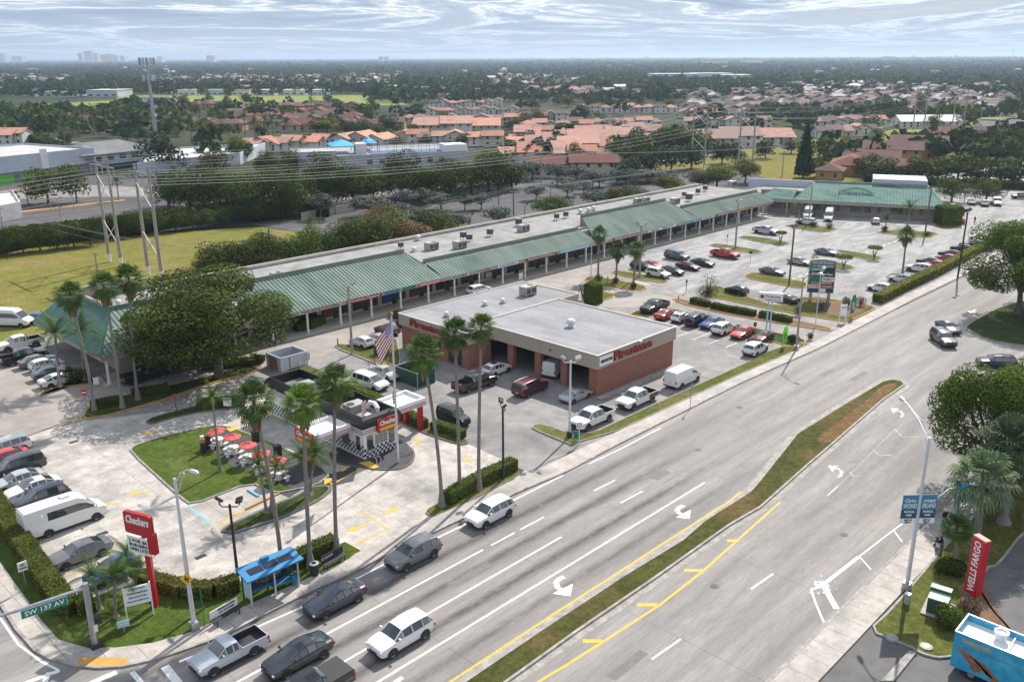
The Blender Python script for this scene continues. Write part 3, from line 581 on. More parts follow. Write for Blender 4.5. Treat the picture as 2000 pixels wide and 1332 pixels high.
# ---------------------------------------------------------------- vehicles
def car_mesh(kind):
    """body stations: x, low z, belt z, top z (= belt on bonnet/boot), half width, half width of the roof"""
    K = {
     'sedan': dict(L=4.75, st=[(2.37,.38,.60,.62,.62,.5),(2.30,.28,.70,.74,.80,.62),(2.0,.22,.80,.84,.89,.72),(1.45,.2,.88,.93,.91,.76),(.98,.2,.95,1.0,.92,.74),(.28,.2,.97,1.40,.92,.60),(-.3,.2,.98,1.46,.92,.60),(-1.0,.2,.99,1.41,.92,.58),(-1.72,.22,1.0,1.08,.91,.70),(-2.15,.26,.98,1.04,.86,.70),(-2.32,.34,.9,.95,.78,.6),(-2.37,.42,.7,.72,.66,.5)], cab=(4,5,7,8), wx=(1.42,-1.38), wr=.33),
     'coupe': dict(L=4.4, st=[(2.2,.36,.56,.58,.6,.5),(2.12,.26,.66,.69,.8,.62),(1.8,.2,.76,.80,.88,.72),(1.3,.18,.84,.89,.9,.76),(.8,.18,.9,.95,.9,.74),(.1,.18,.92,1.30,.9,.58),(-.4,.18,.93,1.33,.9,.58),(-.9,.18,.94,1.26,.9,.56),(-1.65,.2,.95,1.0,.89,.68),(-2.0,.24,.93,.98,.84,.68),(-2.2,.36,.76,.8,.7,.5)], cab=(4,5,7,8), wx=(1.35,-1.3), wr=.32),
     'suv': dict(L=4.7, st=[(2.35,.42,.72,.75,.66,.55),(2.26,.32,.86,.90,.84,.68),(1.95,.26,.96,1.01,.92,.76),(1.4,.25,1.03,1.09,.94,.78),(1.08,.25,1.07,1.13,.94,.76),(.42,.25,1.09,1.60,.94,.66),(-.4,.25,1.10,1.70,.94,.67),(-1.3,.25,1.10,1.69,.94,.66),(-1.92,.25,1.12,1.62,.92,.64),(-2.2,.3,1.12,1.18,.88,.74),(-2.33,.38,.95,1.0,.82,.66),(-2.35,.46,.7,.72,.72,.6)], cab=(4,5,8,9), wx=(1.42,-1.40), wr=.37),
     'bigsuv': dict(L=5.1, st=[(2.55,.45,.8,.84,.72,.6),(2.48,.36,.98,1.02,.9,.76),(2.1,.3,1.07,1.12,.97,.84),(1.5,.3,1.13,1.18,.99,.85),(1.2,.3,1.16,1.22,.99,.82),(.6,.3,1.17,1.74,.99,.72),(-.4,.3,1.18,1.86,.99,.74),(-1.6,.3,1.18,1.86,.99,.74),(-2.3,.3,1.19,1.80,.97,.72),(-2.48,.34,1.19,1.24,.94,.8),(-2.55,.45,.8,.84,.88,.7)], cab=(4,5,8,9), wx=(1.55,-1.5), wr=.40),
     'hatch': dict(L=4.1, st=[(2.05,.38,.64,.66,.62,.5),(1.96,.28,.76,.8,.8,.62),(1.6,.22,.87,.92,.88,.72),(1.15,.22,.95,1.01,.9,.74),(.85,.22,.98,1.05,.9,.72),(.2,.22,1.0,1.46,.9,.62),(-.4,.22,1.01,1.54,.9,.62),(-1.1,.22,1.02,1.50,.9,.6),(-1.55,.22,1.03,1.40,.88,.56),(-1.9,.28,1.03,1.08,.84,.68),(-2.05,.4,.75,.78,.72,.55)], cab=(4,5,8,9), wx=(1.25,-1.22), wr=.33),
     'minivan': dict(L=5.0, st=[(2.5,.38,.66,.68,.68,.55),(2.4,.28,.84,.88,.86,.7),(2.0,.22,.98,1.03,.95,.8),(1.55,.22,1.06,1.13,.97,.8),(.7,.22,1.08,1.66,.97,.7),(-.3,.22,1.08,1.76,.97,.72),(-1.5,.22,1.08,1.76,.97,.72),(-2.2,.22,1.1,1.70,.95,.7),(-2.42,.28,1.1,1.16,.92,.78),(-2.5,.4,.8,.84,.84,.66)], cab=(3,4,7,8), wx=(1.55,-1.5), wr=.34),
     'jeep': dict(L=4.5, st=[(2.1,.55,.98,1.0,.6,.55),(2.05,.5,1.08,1.1,.62,.56),(1.5,.45,1.14,1.17,.68,.62),(.82,.42,1.17,1.22,.8,.72),(.55,.42,1.2,1.80,.8,.72),(-.6,.42,1.2,1.84,.8,.73),(-1.85,.42,1.2,1.82,.8,.73),(-1.97,.45,1.2,1.26,.8,.74),(-2.02,.5,.9,.95,.8,.7)], cab=(3,4,6,7), wx=(1.4,-1.35), wr=.43),
     'cargo_van': dict(L=5.6, st=[(2.8,.42,.75,.78,.76,.6),(2.7,.32,1.0,1.04,.92,.75),(2.3,.28,1.15,1.22,.98,.84),(1.95,.28,1.25,1.34,1.0,.86),(1.15,.28,1.28,2.05,1.0,.84),(.6,.28,1.28,2.24,1.0,.86),(-1.5,.28,1.28,2.26,1.0,.86),(-2.72,.3,1.28,2.22,.99,.85),(-2.8,.36,1.25,2.05,.97,.83)], cab=(3,4,99,99), wx=(1.8,-1.6), wr=.36),
     'high_van': dict(L=6.7, st=[(3.35,.42,.8,.84,.78,.6),(3.22,.32,1.05,1.1,.94,.76),(2.8,.28,1.22,1.3,1.0,.86),(2.5,.28,1.32,1.42,1.03,.88),(1.75,.28,1.36,2.3,1.03,.84),(1.1,.28,1.36,2.66,1.03,.84),(-1.5,.28,1.36,2.72,1.03,.84),(-3.2,.3,1.36,2.70,1.02,.83),(-3.32,.36,1.3,2.5,1.0,.8)], cab=(3,4,99,99), wx=(2.25,-1.65), wr=.36),
     'pickup': dict(L=5.8, st=[(2.9,.48,.88,.92,.8,.66),(2.84,.4,1.04,1.08,.94,.8),(2.4,.34,1.12,1.17,.99,.86),(1.85,.34,1.16,1.22,1.0,.86),(1.5,.34,1.18,1.26,1.0,.82),(.9,.34,1.2,1.80,1.0,.7),(.2,.34,1.2,1.90,1.0,.72),(-.65,.34,1.2,1.87,1.0,.71),(-.98,.34,1.2,1.7,1.0,.7),(-1.0,.34,1.19,1.22,1.0,.8)], cab=(4,5,7,9), wx=(1.85,-1.75), wr=.42, bed=(-1.02,-2.9,1.0,1.2)),
     'small_pickup': dict(L=5.0, st=[(2.5,.45,.74,.77,.7,.58),(2.42,.36,.9,.94,.84,.7),(2.0,.3,.98,1.03,.89,.76),(1.5,.3,1.03,1.09,.9,.77),(1.1,.3,1.06,1.12,.9,.74),(.55,.3,1.08,1.58,.9,.64),(.05,.3,1.08,1.64,.9,.65),(-.35,.3,1.08,1.58,.9,.64),(-.5,.3,1.07,1.1,.9,.72)], cab=(4,5,7,8), wx=(1.6,-1.35), wr=.35, bed=(-.52,-2.5,.88,1.05)),
    }[kind]
    st = K['st']; c0, c1, c2, c3 = K['cab']; NS = len(st)
    parts = {'body': MB(), 'windscreen': MB(), 'side_window': MB(), 'right_window': MB(), 'rear_window': MB()}; OPP = {'side_window':'right_window'}
    def sec(s):
        x, zl, zb, zt, wv, wr = s
        dz = zt-zb
        return [(0,zl),(wv*.86,zl),(wv*.97,zl+.10),(wv,zl+(zb-zl)*.55),(wv*.97,zb),(wr+(.0 if dz > .2 else .0),zt-(.09 if dz > .2 else .02)),(wr*.82,zt-.01),(0,zt+.015)]
    S = [[(s[0], y, z) for y, z in sec(s)] for s in st]
    van = kind in ('cargo_van', 'high_van')
    for i in range(NS-1):
        for j in range(7):
            dst = 'body'
            if j == 4 and c0 <= i < (c3 if c3 < 90 else NS-1):
                dst = 'side_window'
                if van and not (i == c0 or i == c1 or (kind == 'high_van' and i in (c1+1,))): dst = 'body'
                if kind == 'cargo_van' and i > c1-0: dst = 'body'
            if j >= 5 and i == c0: dst = 'windscreen'
            if j >= 5 and c2 <= i < c3: dst = 'rear_window'
            a, b_, c, d = S[i][j], S[i+1][j], S[i+1][j+1], S[i][j+1]
            mir = [(p[0], -p[1], p[2]) for p in (a, b_, c, d)]
            if dst == 'side_window' and van:      # band of glass inside the tall side
                def lerp(p, q, t): return tuple(p[k]+(q[k]-p[k])*t for k in range(3))
                lo_, hi_ = .08, .62
                for seg, tgt in (((0, lo_), 'body'), ((lo_, hi_), dst), ((hi_, 1), 'body')):
                    q = [lerp(a, d, seg[0]), lerp(b_, c, seg[0]), lerp(b_, c, seg[1]), lerp(a, d, seg[1])]
                    parts[tgt].add(q, [(3,2,1,0)]); parts[OPP.get(tgt,tgt)].add([(p[0], -p[1], p[2]) for p in q], [(0,1,2,3)])
                continue
            q_ = 1 if (dst == 'body' and j in (0, 1) and kind not in ('coupe',)) else 0
            parts[dst].add([a, b_, c, d], [(3,2,1,0)], q_); parts[OPP.get(dst,dst)].add(mir, [(0,1,2,3)], q_)
    B = parts['body'];
    for s_, rev in ((S[0], 1), (S[-1], 0)):
        loop = s_+[(p[0], -p[1], p[2]) for p in reversed(s_[1:-1])]
        B.add(loop, [tuple(range(len(loop)))[::-1] if rev else tuple(range(len(loop)))])
    # pillars and roof rails along the top of the glass
    if c3 < 90:
        for sg in (1, -1):
            pts = [Vector((S[i][5][0], sg*(S[i][5][1]+.004), S[i][5][2]+.012)) for i in range(c0, c3+1)]
            B.tube(pts, .038, 5)
            for i in range(c1, c2+1):
                if i == c1 or (c1 < i < c2 and i != c1) or i == c2:
                    a = Vector(S[i][4]); d = Vector(S[i][5]); a.y *= sg; d.y *= sg; B.bar(a, d, .035, 0, 5)
    wx, wr = K['wx'], K['wr']; wmax = max(s[4] for s in st)
    A = MB(); TR = MB()
    for x in wx:
        for sg in (1, -1):
            pts = [(x+math.cos(t)*(wr*1.22), sg*(wmax*.965), max(.16, wr+math.sin(t)*wr*1.2)) for t in np.linspace(-.35, math.pi+.35, 14)]
            vs = pts+[(p[0], sg*(wmax+.006), p[2]) for p in pts]; A.add(vs, [tuple(range(14, 28))])
    if 'bed' in K:
        x0, x1, hw, zt = K['bed']; t = .07; zf = zt-.48
        B.box(x1, x0, -hw, -hw+t, .42, zt); B.box(x1, x0, hw-t, hw, .42, zt); B.box(x1, x1+t, -hw+t, hw-t, .42, zt-.01); B.box(x0-t, x0, -hw+t, hw-t, .42, zt-.01)
        TR.box(x1+t+.002, x0-t-.002, -hw+t+.002, hw-t-.002, zf-.06, zf)
        TR.box(x1+t, x1+t+.015, -hw+t, hw-t, zf, zt-.015); TR.box(x0-t-.015, x0-t, -hw+t, hw-t, zf, zt-.015)
        TR.box(x1+t+.015, x0-t-.015, -hw+t, -hw+t+.012, zf, zt-.015); TR.box(x1+t+.015, x0-t-.015, hw-t-.012, hw-t, zf, zt-.015)
    f = st[0]; r = st[-1]; xf = f[0]; xr = (K['bed'][1] if 'bed' in K else r[0]); s1 = st[1]
    lights = dict(head=[], tail=[])
    GR = MB(); GR.box(xf-.02, xf+.018, -f[4]*.62, f[4]*.62, f[1]+.10, f[2]-.04); GR.box(xf-.10, xf+.01, -f[4]*1.02, f[4]*1.02, f[1]-.06, f[1]+.11)
    BU = MB()
    if 'bed' not in K: BU.box(xr-.012, xr+.08, -r[4]*.95, r[4]*.95, r[1]-.02, r[1]+.14)
    else: BU.box(xr-.1, xr-.002, -.9, .9, .42, .6)
    zh = s1[2]-.10; hw_ = s1[4]
    HL = []; TL = []
    for sg in (1, -1):
        b = MB(); b.T = Matrix.Translation((s1[0]-.06, sg*(hw_-.14), zh-.05)) @ Matrix.Rotation(-sg*.55, 4, 'Z'); b.cbox(0, 0, 0, .16, .36, .13); HL.append(b)
        tx, tw, tz = (K['bed'][1]+.04, K['bed'][2]-.06, .8) if 'bed' in K else ((st[-2][0]-.01, st[-2][4]-.09, st[-2][2]-.2) if not van else (r[0]+.02, r[4]-.08, .95))
        b = MB(); b.cbox(tx-.005, sg*tw, tz-.08, .13, .15 if (van or 'bed' in K or kind in ('jeep','bigsuv')) else .3, .3 if (van or 'bed' in K or kind in ('jeep','bigsuv')) else .16); TL.append(b)
    MI = []
    for sg in (1, -1):
        cx = st[c0][0]-.25; b = MB(); b.T = Matrix.Translation((cx, sg*(st[c0][4]+.09), st[c0][2]+.06)); b.cbox(0, 0, 0, .12, .2, .15); b.cbox(.0, -sg*.12, .03, .06, .1, .05); MI.append(b)
    PL = MB(); PL.cbox(xr-.02, 0, .62 if 'bed' in K else (r[1]+r[2])/2-.02, .03, .32, .15)
    W = MB(); W.lathe([(wr*.6, -.1),(wr*.93, -.11),(wr, -.07),(wr, .07),(wr*.93, .11),(wr*.6, .1)], 18); W.v = [(p[0], p[2], p[1]) for p in W.v]
    RM = MB(); nsp = 5
    RM.lathe([(.02,-.07),(wr*.2,-.075),(wr*.22,-.05),(wr*.58,-.05),(wr*.6,-.1),(wr*.66,-.104),(wr*.66,.104),(wr*.6,.1),(wr*.58,.05),(wr*.22,.05),(wr*.2,.075),(.02,.07)], 15)
    for k in range(nsp):
        a = k*2*math.pi/nsp
        for zz in (.05, -.062): RM.T = Matrix.Rotation(a, 4, 'Z'); RM.box(wr*.25, wr*.56, -.03, .03, zz, zz+.012, 1)
    RM.T = None; RM.v = [(p[0], p[2], p[1]) for p in RM.v]
    DK = MB()
    if nsp: 
        DK.lathe([(.0,-.045),(wr*.58,-.045)], 15); DK.lathe([(wr*.58,.045),(0,.045)], 15); DK.v = [(p[0], p[2], p[1]) for p in DK.v]
    RM.add(DK.v, DK.f, 0)
    return dict(BU=BU, K=K, parts=parts, arch=A, tray=TR, grille=GR, HL=HL, TL=TL, MI=MI, PL=PL, W=W, RM=RM, wx=wx, wr=wr, wmax=wmax, van=van, kind=kind)
CARM = {}; CARP = {}
def car(kind, col, px, heading, label, cat='car', group=None, extra=(), z=0, rnd=0, sc_=1.0, glass='glass', rims='chrome'):
    key = (kind, col)
    if kind not in CARM:
        d = CARM[kind] = car_mesh(kind); p = d['parts']
        d['m'] = {k: mesh(k, p[k].v, p[k].f, [glass], None, 30) for k in ('windscreen','side_window','right_window','rear_window') if p[k].v}
        if d['tray'].v: d['m']['bed_liner'] = mesh('bed_liner', d['tray'].v, d['tray'].f, ['near_black'])
        d['m']['grille'] = mesh('grille', d['grille'].v, d['grille'].f, ['black'])
        d['m']['bumper'] = mesh('bumper', d['BU'].v, d['BU'].f, ['near_black'])
        d['hl'] = [mesh('headlight', b.v, b.f, ['light_head']) for b in d['HL']]; d['tl'] = [mesh('tail_light', b.v, b.f, ['light_tail']) for b in d['TL']]
        d['pl'] = mesh('number_plate', d['PL'].v, d['PL'].f, ['plate']); d['wh'] = mesh('wheel', d['W'].v, d['W'].f, ['rubber'], None, 35)
        d['rim'] = mesh('rim', d['RM'].v, d['RM'].f, ['steel_light','near_black'], d['RM'].m)
    d = CARM[kind]
    if key not in CARP:
        pm = 'car_'+col
        if pm not in M: car_paint(col)
        b = MB(); b.v = list(d['parts']['body'].v); b.f = list(d['parts']['body'].f); b.m = list(d['parts']['body'].m); b.add(d['arch'].v, d['arch'].f, 1)
        CARP[key] = (mesh('body', b.v, b.f, [pm, 'near_black'], b.m, 28), [mesh('mirror', q.v, q.f, [pm]) for q in d['MI']])
    loc = G(px[0], px[1], z) if len(px) == 2 else Vector(px)
    t = thing('parked_car' if cat in ('car',) else cat.replace(' ', '_'), loc, label, cat, group, R(heading), (sc_,)*3)
    bm, mm = CARP[key]; place('body', bm, t)
    for k, me in d['m'].items():
        place('side_window' if k == 'right_window' else k, me, t)
    for q in d['hl']: place('headlight', q, t)
    for q in d['tl']: place('tail_light', q, t)
    for q in mm: place('mirror', q, t)
    place('number_plate', d['pl'], t)
    for x in d['wx']:
        for sg in (1, -1):
            o = place('wheel', d['wh'], t, (x, sg*(d['wmax']-.10), d['wr'])); place('rim', d['rim'], o)
    return t
PAINT = dict(white=(.72,.72,.71), silver=(.48,.50,.52), silver_blue=(.46,.50,.56), grey=(.16,.165,.175), dark_grey=(.055,.06,.065), black=(.008,.008,.01), navy=(.010,.018,.038), slate=(.022,.034,.042), blue=(.018,.045,.25), red=(.50,.015,.012), bright_red=(.62,.035,.02), maroon=(.095,.006,.012), beige=(.34,.32,.28), teal=(.02,.07,.085), green=(.012,.03,.022), grey_blue=(.085,.11,.13), pink_red=(.42,.05,.07), yellow=(.62,.30,.02))
def car_paint(col):
    m = mat('car_'+col, PAINT[col], .28, spec=.5, coat=.8, metal=.35 if col in ('silver','silver_blue','grey','dark_grey','slate','grey_blue','teal') else 0)
# ---------------------------------------------------------------- buildings
def att(root, mb, name, mats, smooth=None):
    return mb.build(name, mats, root, smooth, tuple(-c for c in root.location)) if root.rotation_euler.z == 0 else mb.build(name, mats, root, smooth)
def fit(txt, width, size, origin, xdir, up, m, parent, **k):
    me = text_mesh(txt, size, **k); xs = [v.co.x for v in me.vertices]; s = width/(max(xs)-min(xs)); bpy.data.meshes.remove(me)
    base = parent.location if (parent and parent.type == 'EMPTY' and parent.rotation_euler.z == 0 and parent.get('world_parts')) else Vector((0,0,0))
    return lettering(txt, size, Vector(origin)-base, xdir, up, m, parent, xs=s, **k)
def building(loc, label, cat, name): 
    t = thing(name, loc, label, cat); return t
# --- the long green-roofed arcade ------------------------------------------------
mall = thing('shopping_arcade', (120,112,0), 'long L-shaped shopping arcade with green metal mansard roofs and white columns around the car park', 'building')
mall['world_parts'] = 1
W_ = MB()
W_.box(41.5,205,109.6,110,0,5.35); W_.box(41.5,205,128,128.4,0,5.9); W_.box(41.5,41.9,110,128,0,5.6)
W_.box(37.9,205,105.2,109.6,0,.13)
att(mall, W_, 'wall', 'stucco_cream')
b = MB().box(41.9,206,110,128,5.2,5.35); b.box(41.9,206,127.6,127.98,5.35,5.75); b.box(93,139,110.4,110.6,5.36,5.72); b.box(169,200,110.4,110.6,5.36,5.72)
att(mall, b, 'flat_roof', 'membrane_pale')
def mansard(x0, x1, ytop, ztop, hl, hr, mats='roof_green', ye=105.45, ze=3.75, left_face=False):
    """one stretch of sloping metal roof with standing seams; hl/hr hip (metres drawn in at the top)"""
    a, b_, c, d = Vector((x0,ye,ze)), Vector((x1,ye,ze)), Vector((x1-hr,ytop,ztop)), Vector((x0+hl,ytop,ztop))
    b = MB(); b.add([a,b_,c,d,(c.x,c.y,5.35),(d.x,d.y,5.35),(b_.x,b_.y+.4,3.3),(a.x,a.y+.4,3.3)], [(0,1,2,3)])
    b.add([a,d,(x0+hl,ytop,5.0),(x0,110,3.4)], [(0,1,2,3)]); b.add([b_,c,(x1-hr,ytop,5.0),(x1,110,3.4)], [(3,2,1,0)])
    att(mall, b, 'roof_slope', mats)
    s = MB(); n = int((x1-x0)/.62); sl = (ztop-ze)/(ytop-ye)
    for i in range(1, n):
        x = x0+i*(x1-x0)/n
        yy = ytop
        if hl and x < x0+hl: yy = ye+(ytop-ye)*(x-x0)/hl
        if hr and x > x1-hr: yy = ye+(ytop-ye)*(x1-x)/hr
        y0 = ye; z1 = ze+(yy-ye)*sl
        s.add([(x-.025,y0,ze+.005),(x+.025,y0,ze+.005),(x+.025,yy,z1+.005),(x-.025,yy,z1+.005),(x-.018,y0,ze+.075),(x+.018,y0,ze+.075),(x+.018,yy,z1+.075),(x-.018,yy,z1+.075)], [(4,5,6,7),(0,1,5,4),(1,2,6,5),(3,0,4,7)])
    att(mall, s, 'roof_seam', 'roof_seam'); att(mall, MB().bar(a, d, .07), 'hip_cap', 'roof_seam'); att(mall, MB().bar(b_, c, .07), 'hip_cap', 'roof_seam')
    f = MB(); f.box(x0, x1, ye+.12, ye+.42, 3.15, ze-.03); att(mall, f, 'fascia', 'tan_stucco')
    p = MB(); p.box(x0+hl, x1-hr, ytop+.003, ytop+.35, 5.3, ztop+.38); att(mall, p, 'parapet', 'parapet')
    g = MB(); g.box(x0+hl-.05, x1-hr+.05, ytop-.12, ytop+.42, ztop+.385, ztop+.46); att(mall, g, 'coping', 'roof_seam')
mansard(37.9,54,113.9,7.0,5.2,.5); mansard(54,58,110.4,5.6,0,0); mansard(58,93.5,113.9,7.0,3,1.4)
mansard(93.5,133.5,110.4,5.6,0,0); mansard(133.2,169.8,113.9,7.0,5.5,1.2); mansard(169.8,204,110.4,5.6,0,0)
# left end of the arcade: slope facing the side car park
e = MB(); e.add([(37.9,105.45,3.75),(43.1,113.9,7.0),(43.1,128.4,7.0),(37.9,128.4,3.75)], [(0,1,2,3)]); e.add([(37.9,128.4,3.75),(43.1,128.4,7),(43.1,128.4,3.75)],[(0,1,2)]); att(mall, e, 'roof_slope', 'roof_teal')
s = MB()
for i in range(1, 36):
    y = 105.45+i*.64
    if y > 128.3: break
    t = min(1, (y-105.45)/8.45); x1_, z1_ = 37.9+5.2*t, 3.75+3.25*t
    s.add([(37.9,y-.025,3.755),(37.9,y+.025,3.755),(x1_,y+.025,z1_+.005),(x1_,y-.025,z1_+.005),(37.9,y-.018,3.83),(37.9,y+.018,3.83),(x1_,y+.018,z1_+.08),(x1_,y-.018,z1_+.08)], [(7,6,5,4),(0,4,5,1),(1,5,6,2),(3,7,4,0)])
att(mall, s, 'roof_seam', 'roof_seam')
b = MB(); b.box(38.02,38.3,105.6,128.4,3.15,3.72); b.box(43.1,43.4,113.9,128.4,5.3,7.4); att(mall, b, 'fascia', 'tan_stucco')
b = MB().box(43.4,53.4,127.9,128.3,5.3,7.3); att(mall, b, 'parapet', 'parapet')
col_me = None
for i, x in enumerate([38.6,44.2]+list(np.arange(50,204,5.75))):
    b = MB(); b.cbox(x,105.9,.13,.24,.24,3.05); b.cbox(x,105.9,.13,.32,.32,.5); att(mall, b, 'column', 'white')
random.seed(11)
for i, x in enumerate(np.arange(43,203,5.75)):
    [att(mall, MB().box(x+u0,x+u1,109.52,109.58,.55,2.75), 'shop_window', 'glass_store') for u0, u1 in ((.4,2.3),(3.5,5.3))]
    d = MB(); d.box(x+2.42,x+3.38,109.50,109.57,.15,2.5); d.box(x+2.5,x+3.3,109.47,109.49,.3,2.4,1); att(mall, d, 'shop_door', ['near_black','glass_store'])
    if random.random() < .55:
        k = random.choice(['red_dark','green_box','blue','stucco_white','red_dark']); p = MB().box(x+.6,x+2.1,109.44,109.50,.7,1.6); att(mall, p, 'window_poster', k)
def shop_sign(x0, x1, m, txt=None, tm='white_plain', z0=3.2, z1=3.68, y=105.5):
    b = MB().box(x0,x1,y-.03,y+.06,z0,z1); s_ = att(mall, b, 'shop_sign', m)
    if txt: fit(txt, (x1-x0)*.86, .36, ((x0+x1)/2, y-.06, (z0+z1)/2), (1,0,0), (0,0,1), tm, mall, depth=.015, bold=.008)
shop_sign(58.6,62.4,'red','LIQUORS'); shop_sign(65.6,73.2,'stucco_cream','FOR ESTE POLVERA','red_dark'); shop_sign(74,80.5,'red','Farmacia Natural'); shop_sign(81.2,84,'sky_sign_blue'); shop_sign(88,92.8,'red_pale','DISCOUNT')
shop_sign(113,121.5,'letter_red','DOLLAR & MINI MARKET'); shop_sign(122.5,131,'pale_blue'); shop_sign(138.5,148,'letter_red','RESTAURANT'); shop_sign(150.5,160.5,'white_plain','NAILS   BEAUTY','black'); shop_sign(177,187,'letter_red','BAKERY CAFE'); shop_sign(95,99,'stucco_white','BARBER','black'); shop_sign(100.5,104.5,'stucco_cream','TAXES','letter_red'); shop_sign(106,111,'white_plain','LAUNDRY','blue'); shop_sign(132,136.5,'stucco_white','DENTAL','sign_navy'); shop_sign(162,168,'pale_blue','PHONES','black'); shop_sign(171,175.5,'white_plain','OPTICAL','black'); shop_sign(189,195,'yellow','PIZZA','letter_red'); shop_sign(84.8,87.4,'sign_green')
fit('FUTURO', 5.2, .8, (45.6,105.52,3.45), (1,0,0), (0,0,1), 'white_plain', mall, depth=.05, bold=.02)
# --- the wing across the far end ---------------------------------------------------
O = Vector((205.6,108.4)); D_ = Vector((.395,-.919)); Nn = Vector((.919,.395))
def wp(s_, n_, z): q = O+D_*s_+Nn*n_; return Vector((q.x, q.y, z))
def s_at(px, n_, z):
    lo, hi = -40, 80
    for _ in range(50):
        m_ = (lo+hi)/2
        if PX(wp(m_, n_, z))[0] < px: lo = m_
        else: hi = m_
    return lo
zt = 7.3; nt_ = 9.5
sl0, sr0, sl1, sr1 = s_at(1548,0,3.9), s_at(1846,0,3.9), s_at(1590,nt_,zt), s_at(1812,nt_,zt)
def wing_roof(s0, s1, t0, t1, n1, z1, m):
    b = MB(); b.add([wp(s0,0,3.9), wp(s1,0,3.9), wp(t1,n1,z1), wp(t0,n1,z1)], [(0,1,2,3)]); att(mall, b, 'roof_slope', m)
    sm = MB(); k = int((s1-s0)/.7)
    for i in range(1, k):
        s_ = s0+i*(s1-s0)/k; t = 1.0
        if t0 > s0+.01 and s_ < t0: t = (s_-s0)/(t0-s0)
        if t1 < s1-.01 and s_ > t1: t = (s1-s_)/(s1-t1)
        a, c = wp(s_,0,3.95), wp(s_,n1*t,3.95+(z1-3.9)*t); sm.bar(a, c, .035, 0, 4)
    sm.bar(wp(s0,0,3.9), wp(t0,n1,z1), .09); sm.bar(wp(s1,0,3.9), wp(t1,n1,z1), .09); att(mall, sm, 'roof_seam', 'roof_teal')
wing_roof(-3, sl0, 1.5, sl0+.6, 4.9, 5.8, 'roof_teal'); wing_roof(sl0, sr0, sl1, sr1, nt_, zt, 'roof_teal')
b = MB(); b.add([wp(sr0,0,3.9), wp(sr0,22,3.9), wp(sr1,18,zt), wp(sr1,nt_,zt)], [(0,1,2,3)]); att(mall, b, 'roof_slope', 'roof_teal')
def wbox(mb, s0, s1, n0, n1, z0, z1, mi=0):
    mb.add([wp(s0,n0,z0),wp(s1,n0,z0),wp(s1,n1,z0),wp(s0,n1,z0),wp(s0,n0,z1),wp(s1,n0,z1),wp(s1,n1,z1),wp(s0,n1,z1)], [(0,3,2,1),(4,5,6,7),(0,1,5,4),(1,2,6,5),(2,3,7,6),(3,0,4,7)], mi)
b = MB(); wbox(b, 1, sr0-1, 2.6, 22, 0, 3.88); wbox(b, -2, sr0-.5, .3, 2.6, 0, .12); att(mall, b, 'wall', 'parapet')
b = MB(); wbox(b, -2.5, sr0-.1, .15, .55, 3.1, 3.85); att(mall, b, 'fascia', 'tan_stucco')
b = MB(); wbox(b, -2, sl1+1, 5.2, 22, 4.0, 5.4); wbox(b, sl1, sr1, nt_+.01, nt_+.4, 5, zt+.35); att(mall, b, 'flat_roof', 'membrane_pale')
b = MB(); q0, q1 = s_at(1705,14,8.2), s_at(1810,14,8.2); wbox(b, q0, q1, nt_+.5, 20, 4, 8.6); att(mall, b, 'upper_storey', 'pale_blue_wall'); b = MB(); wbox(b, -6, sl1-.3, 12, 12.5, 5, 7.2); att(mall, b, 'rear_parapet', 'pale_blue_wall')
for i in range(12):
    s_ = 1+i*(sr0-3)/12; g = MB(); wbox(g, s_, s_+(sr0-3)/12-.5-(i%3), 2.5, 2.58, 1.2, 2.7); att(mall, g, 'shop_window', 'glass_store')
for i in (0, 1, 8):
    s_ = i*(sr0-1)/8; g = MB(); wbox(g, s_-.15, s_+.15, .4, .7, .12, 3.1); att(mall, g, 'column', 'stucco_cream')
c_ = (s_at(1672,3,5)+0); cc = wp(c_, 5.2, 5.95); upv = (wp(c_,nt_,zt)-wp(c_,0,3.9)).normalized()
fr = MB(); fr.tube([wp(c_-3.6+7.2*k/10, 5.2+1.9*math.sin(math.pi*k/10), 3.95+(5.2+1.9*math.sin(math.pi*k/10))*(zt-3.9)/nt_+.12) for k in range(11)], .07); att(mall, fr, 'sign_arch', 'roof_seam')
fit('SUPERMARKET', 8.5, .9, wp(c_, 4.3, 3.95+4.3*(zt-3.9)/nt_+.25), (D_.x,D_.y,0), upv, 'roof_seam', mall, depth=.06, bold=.02)
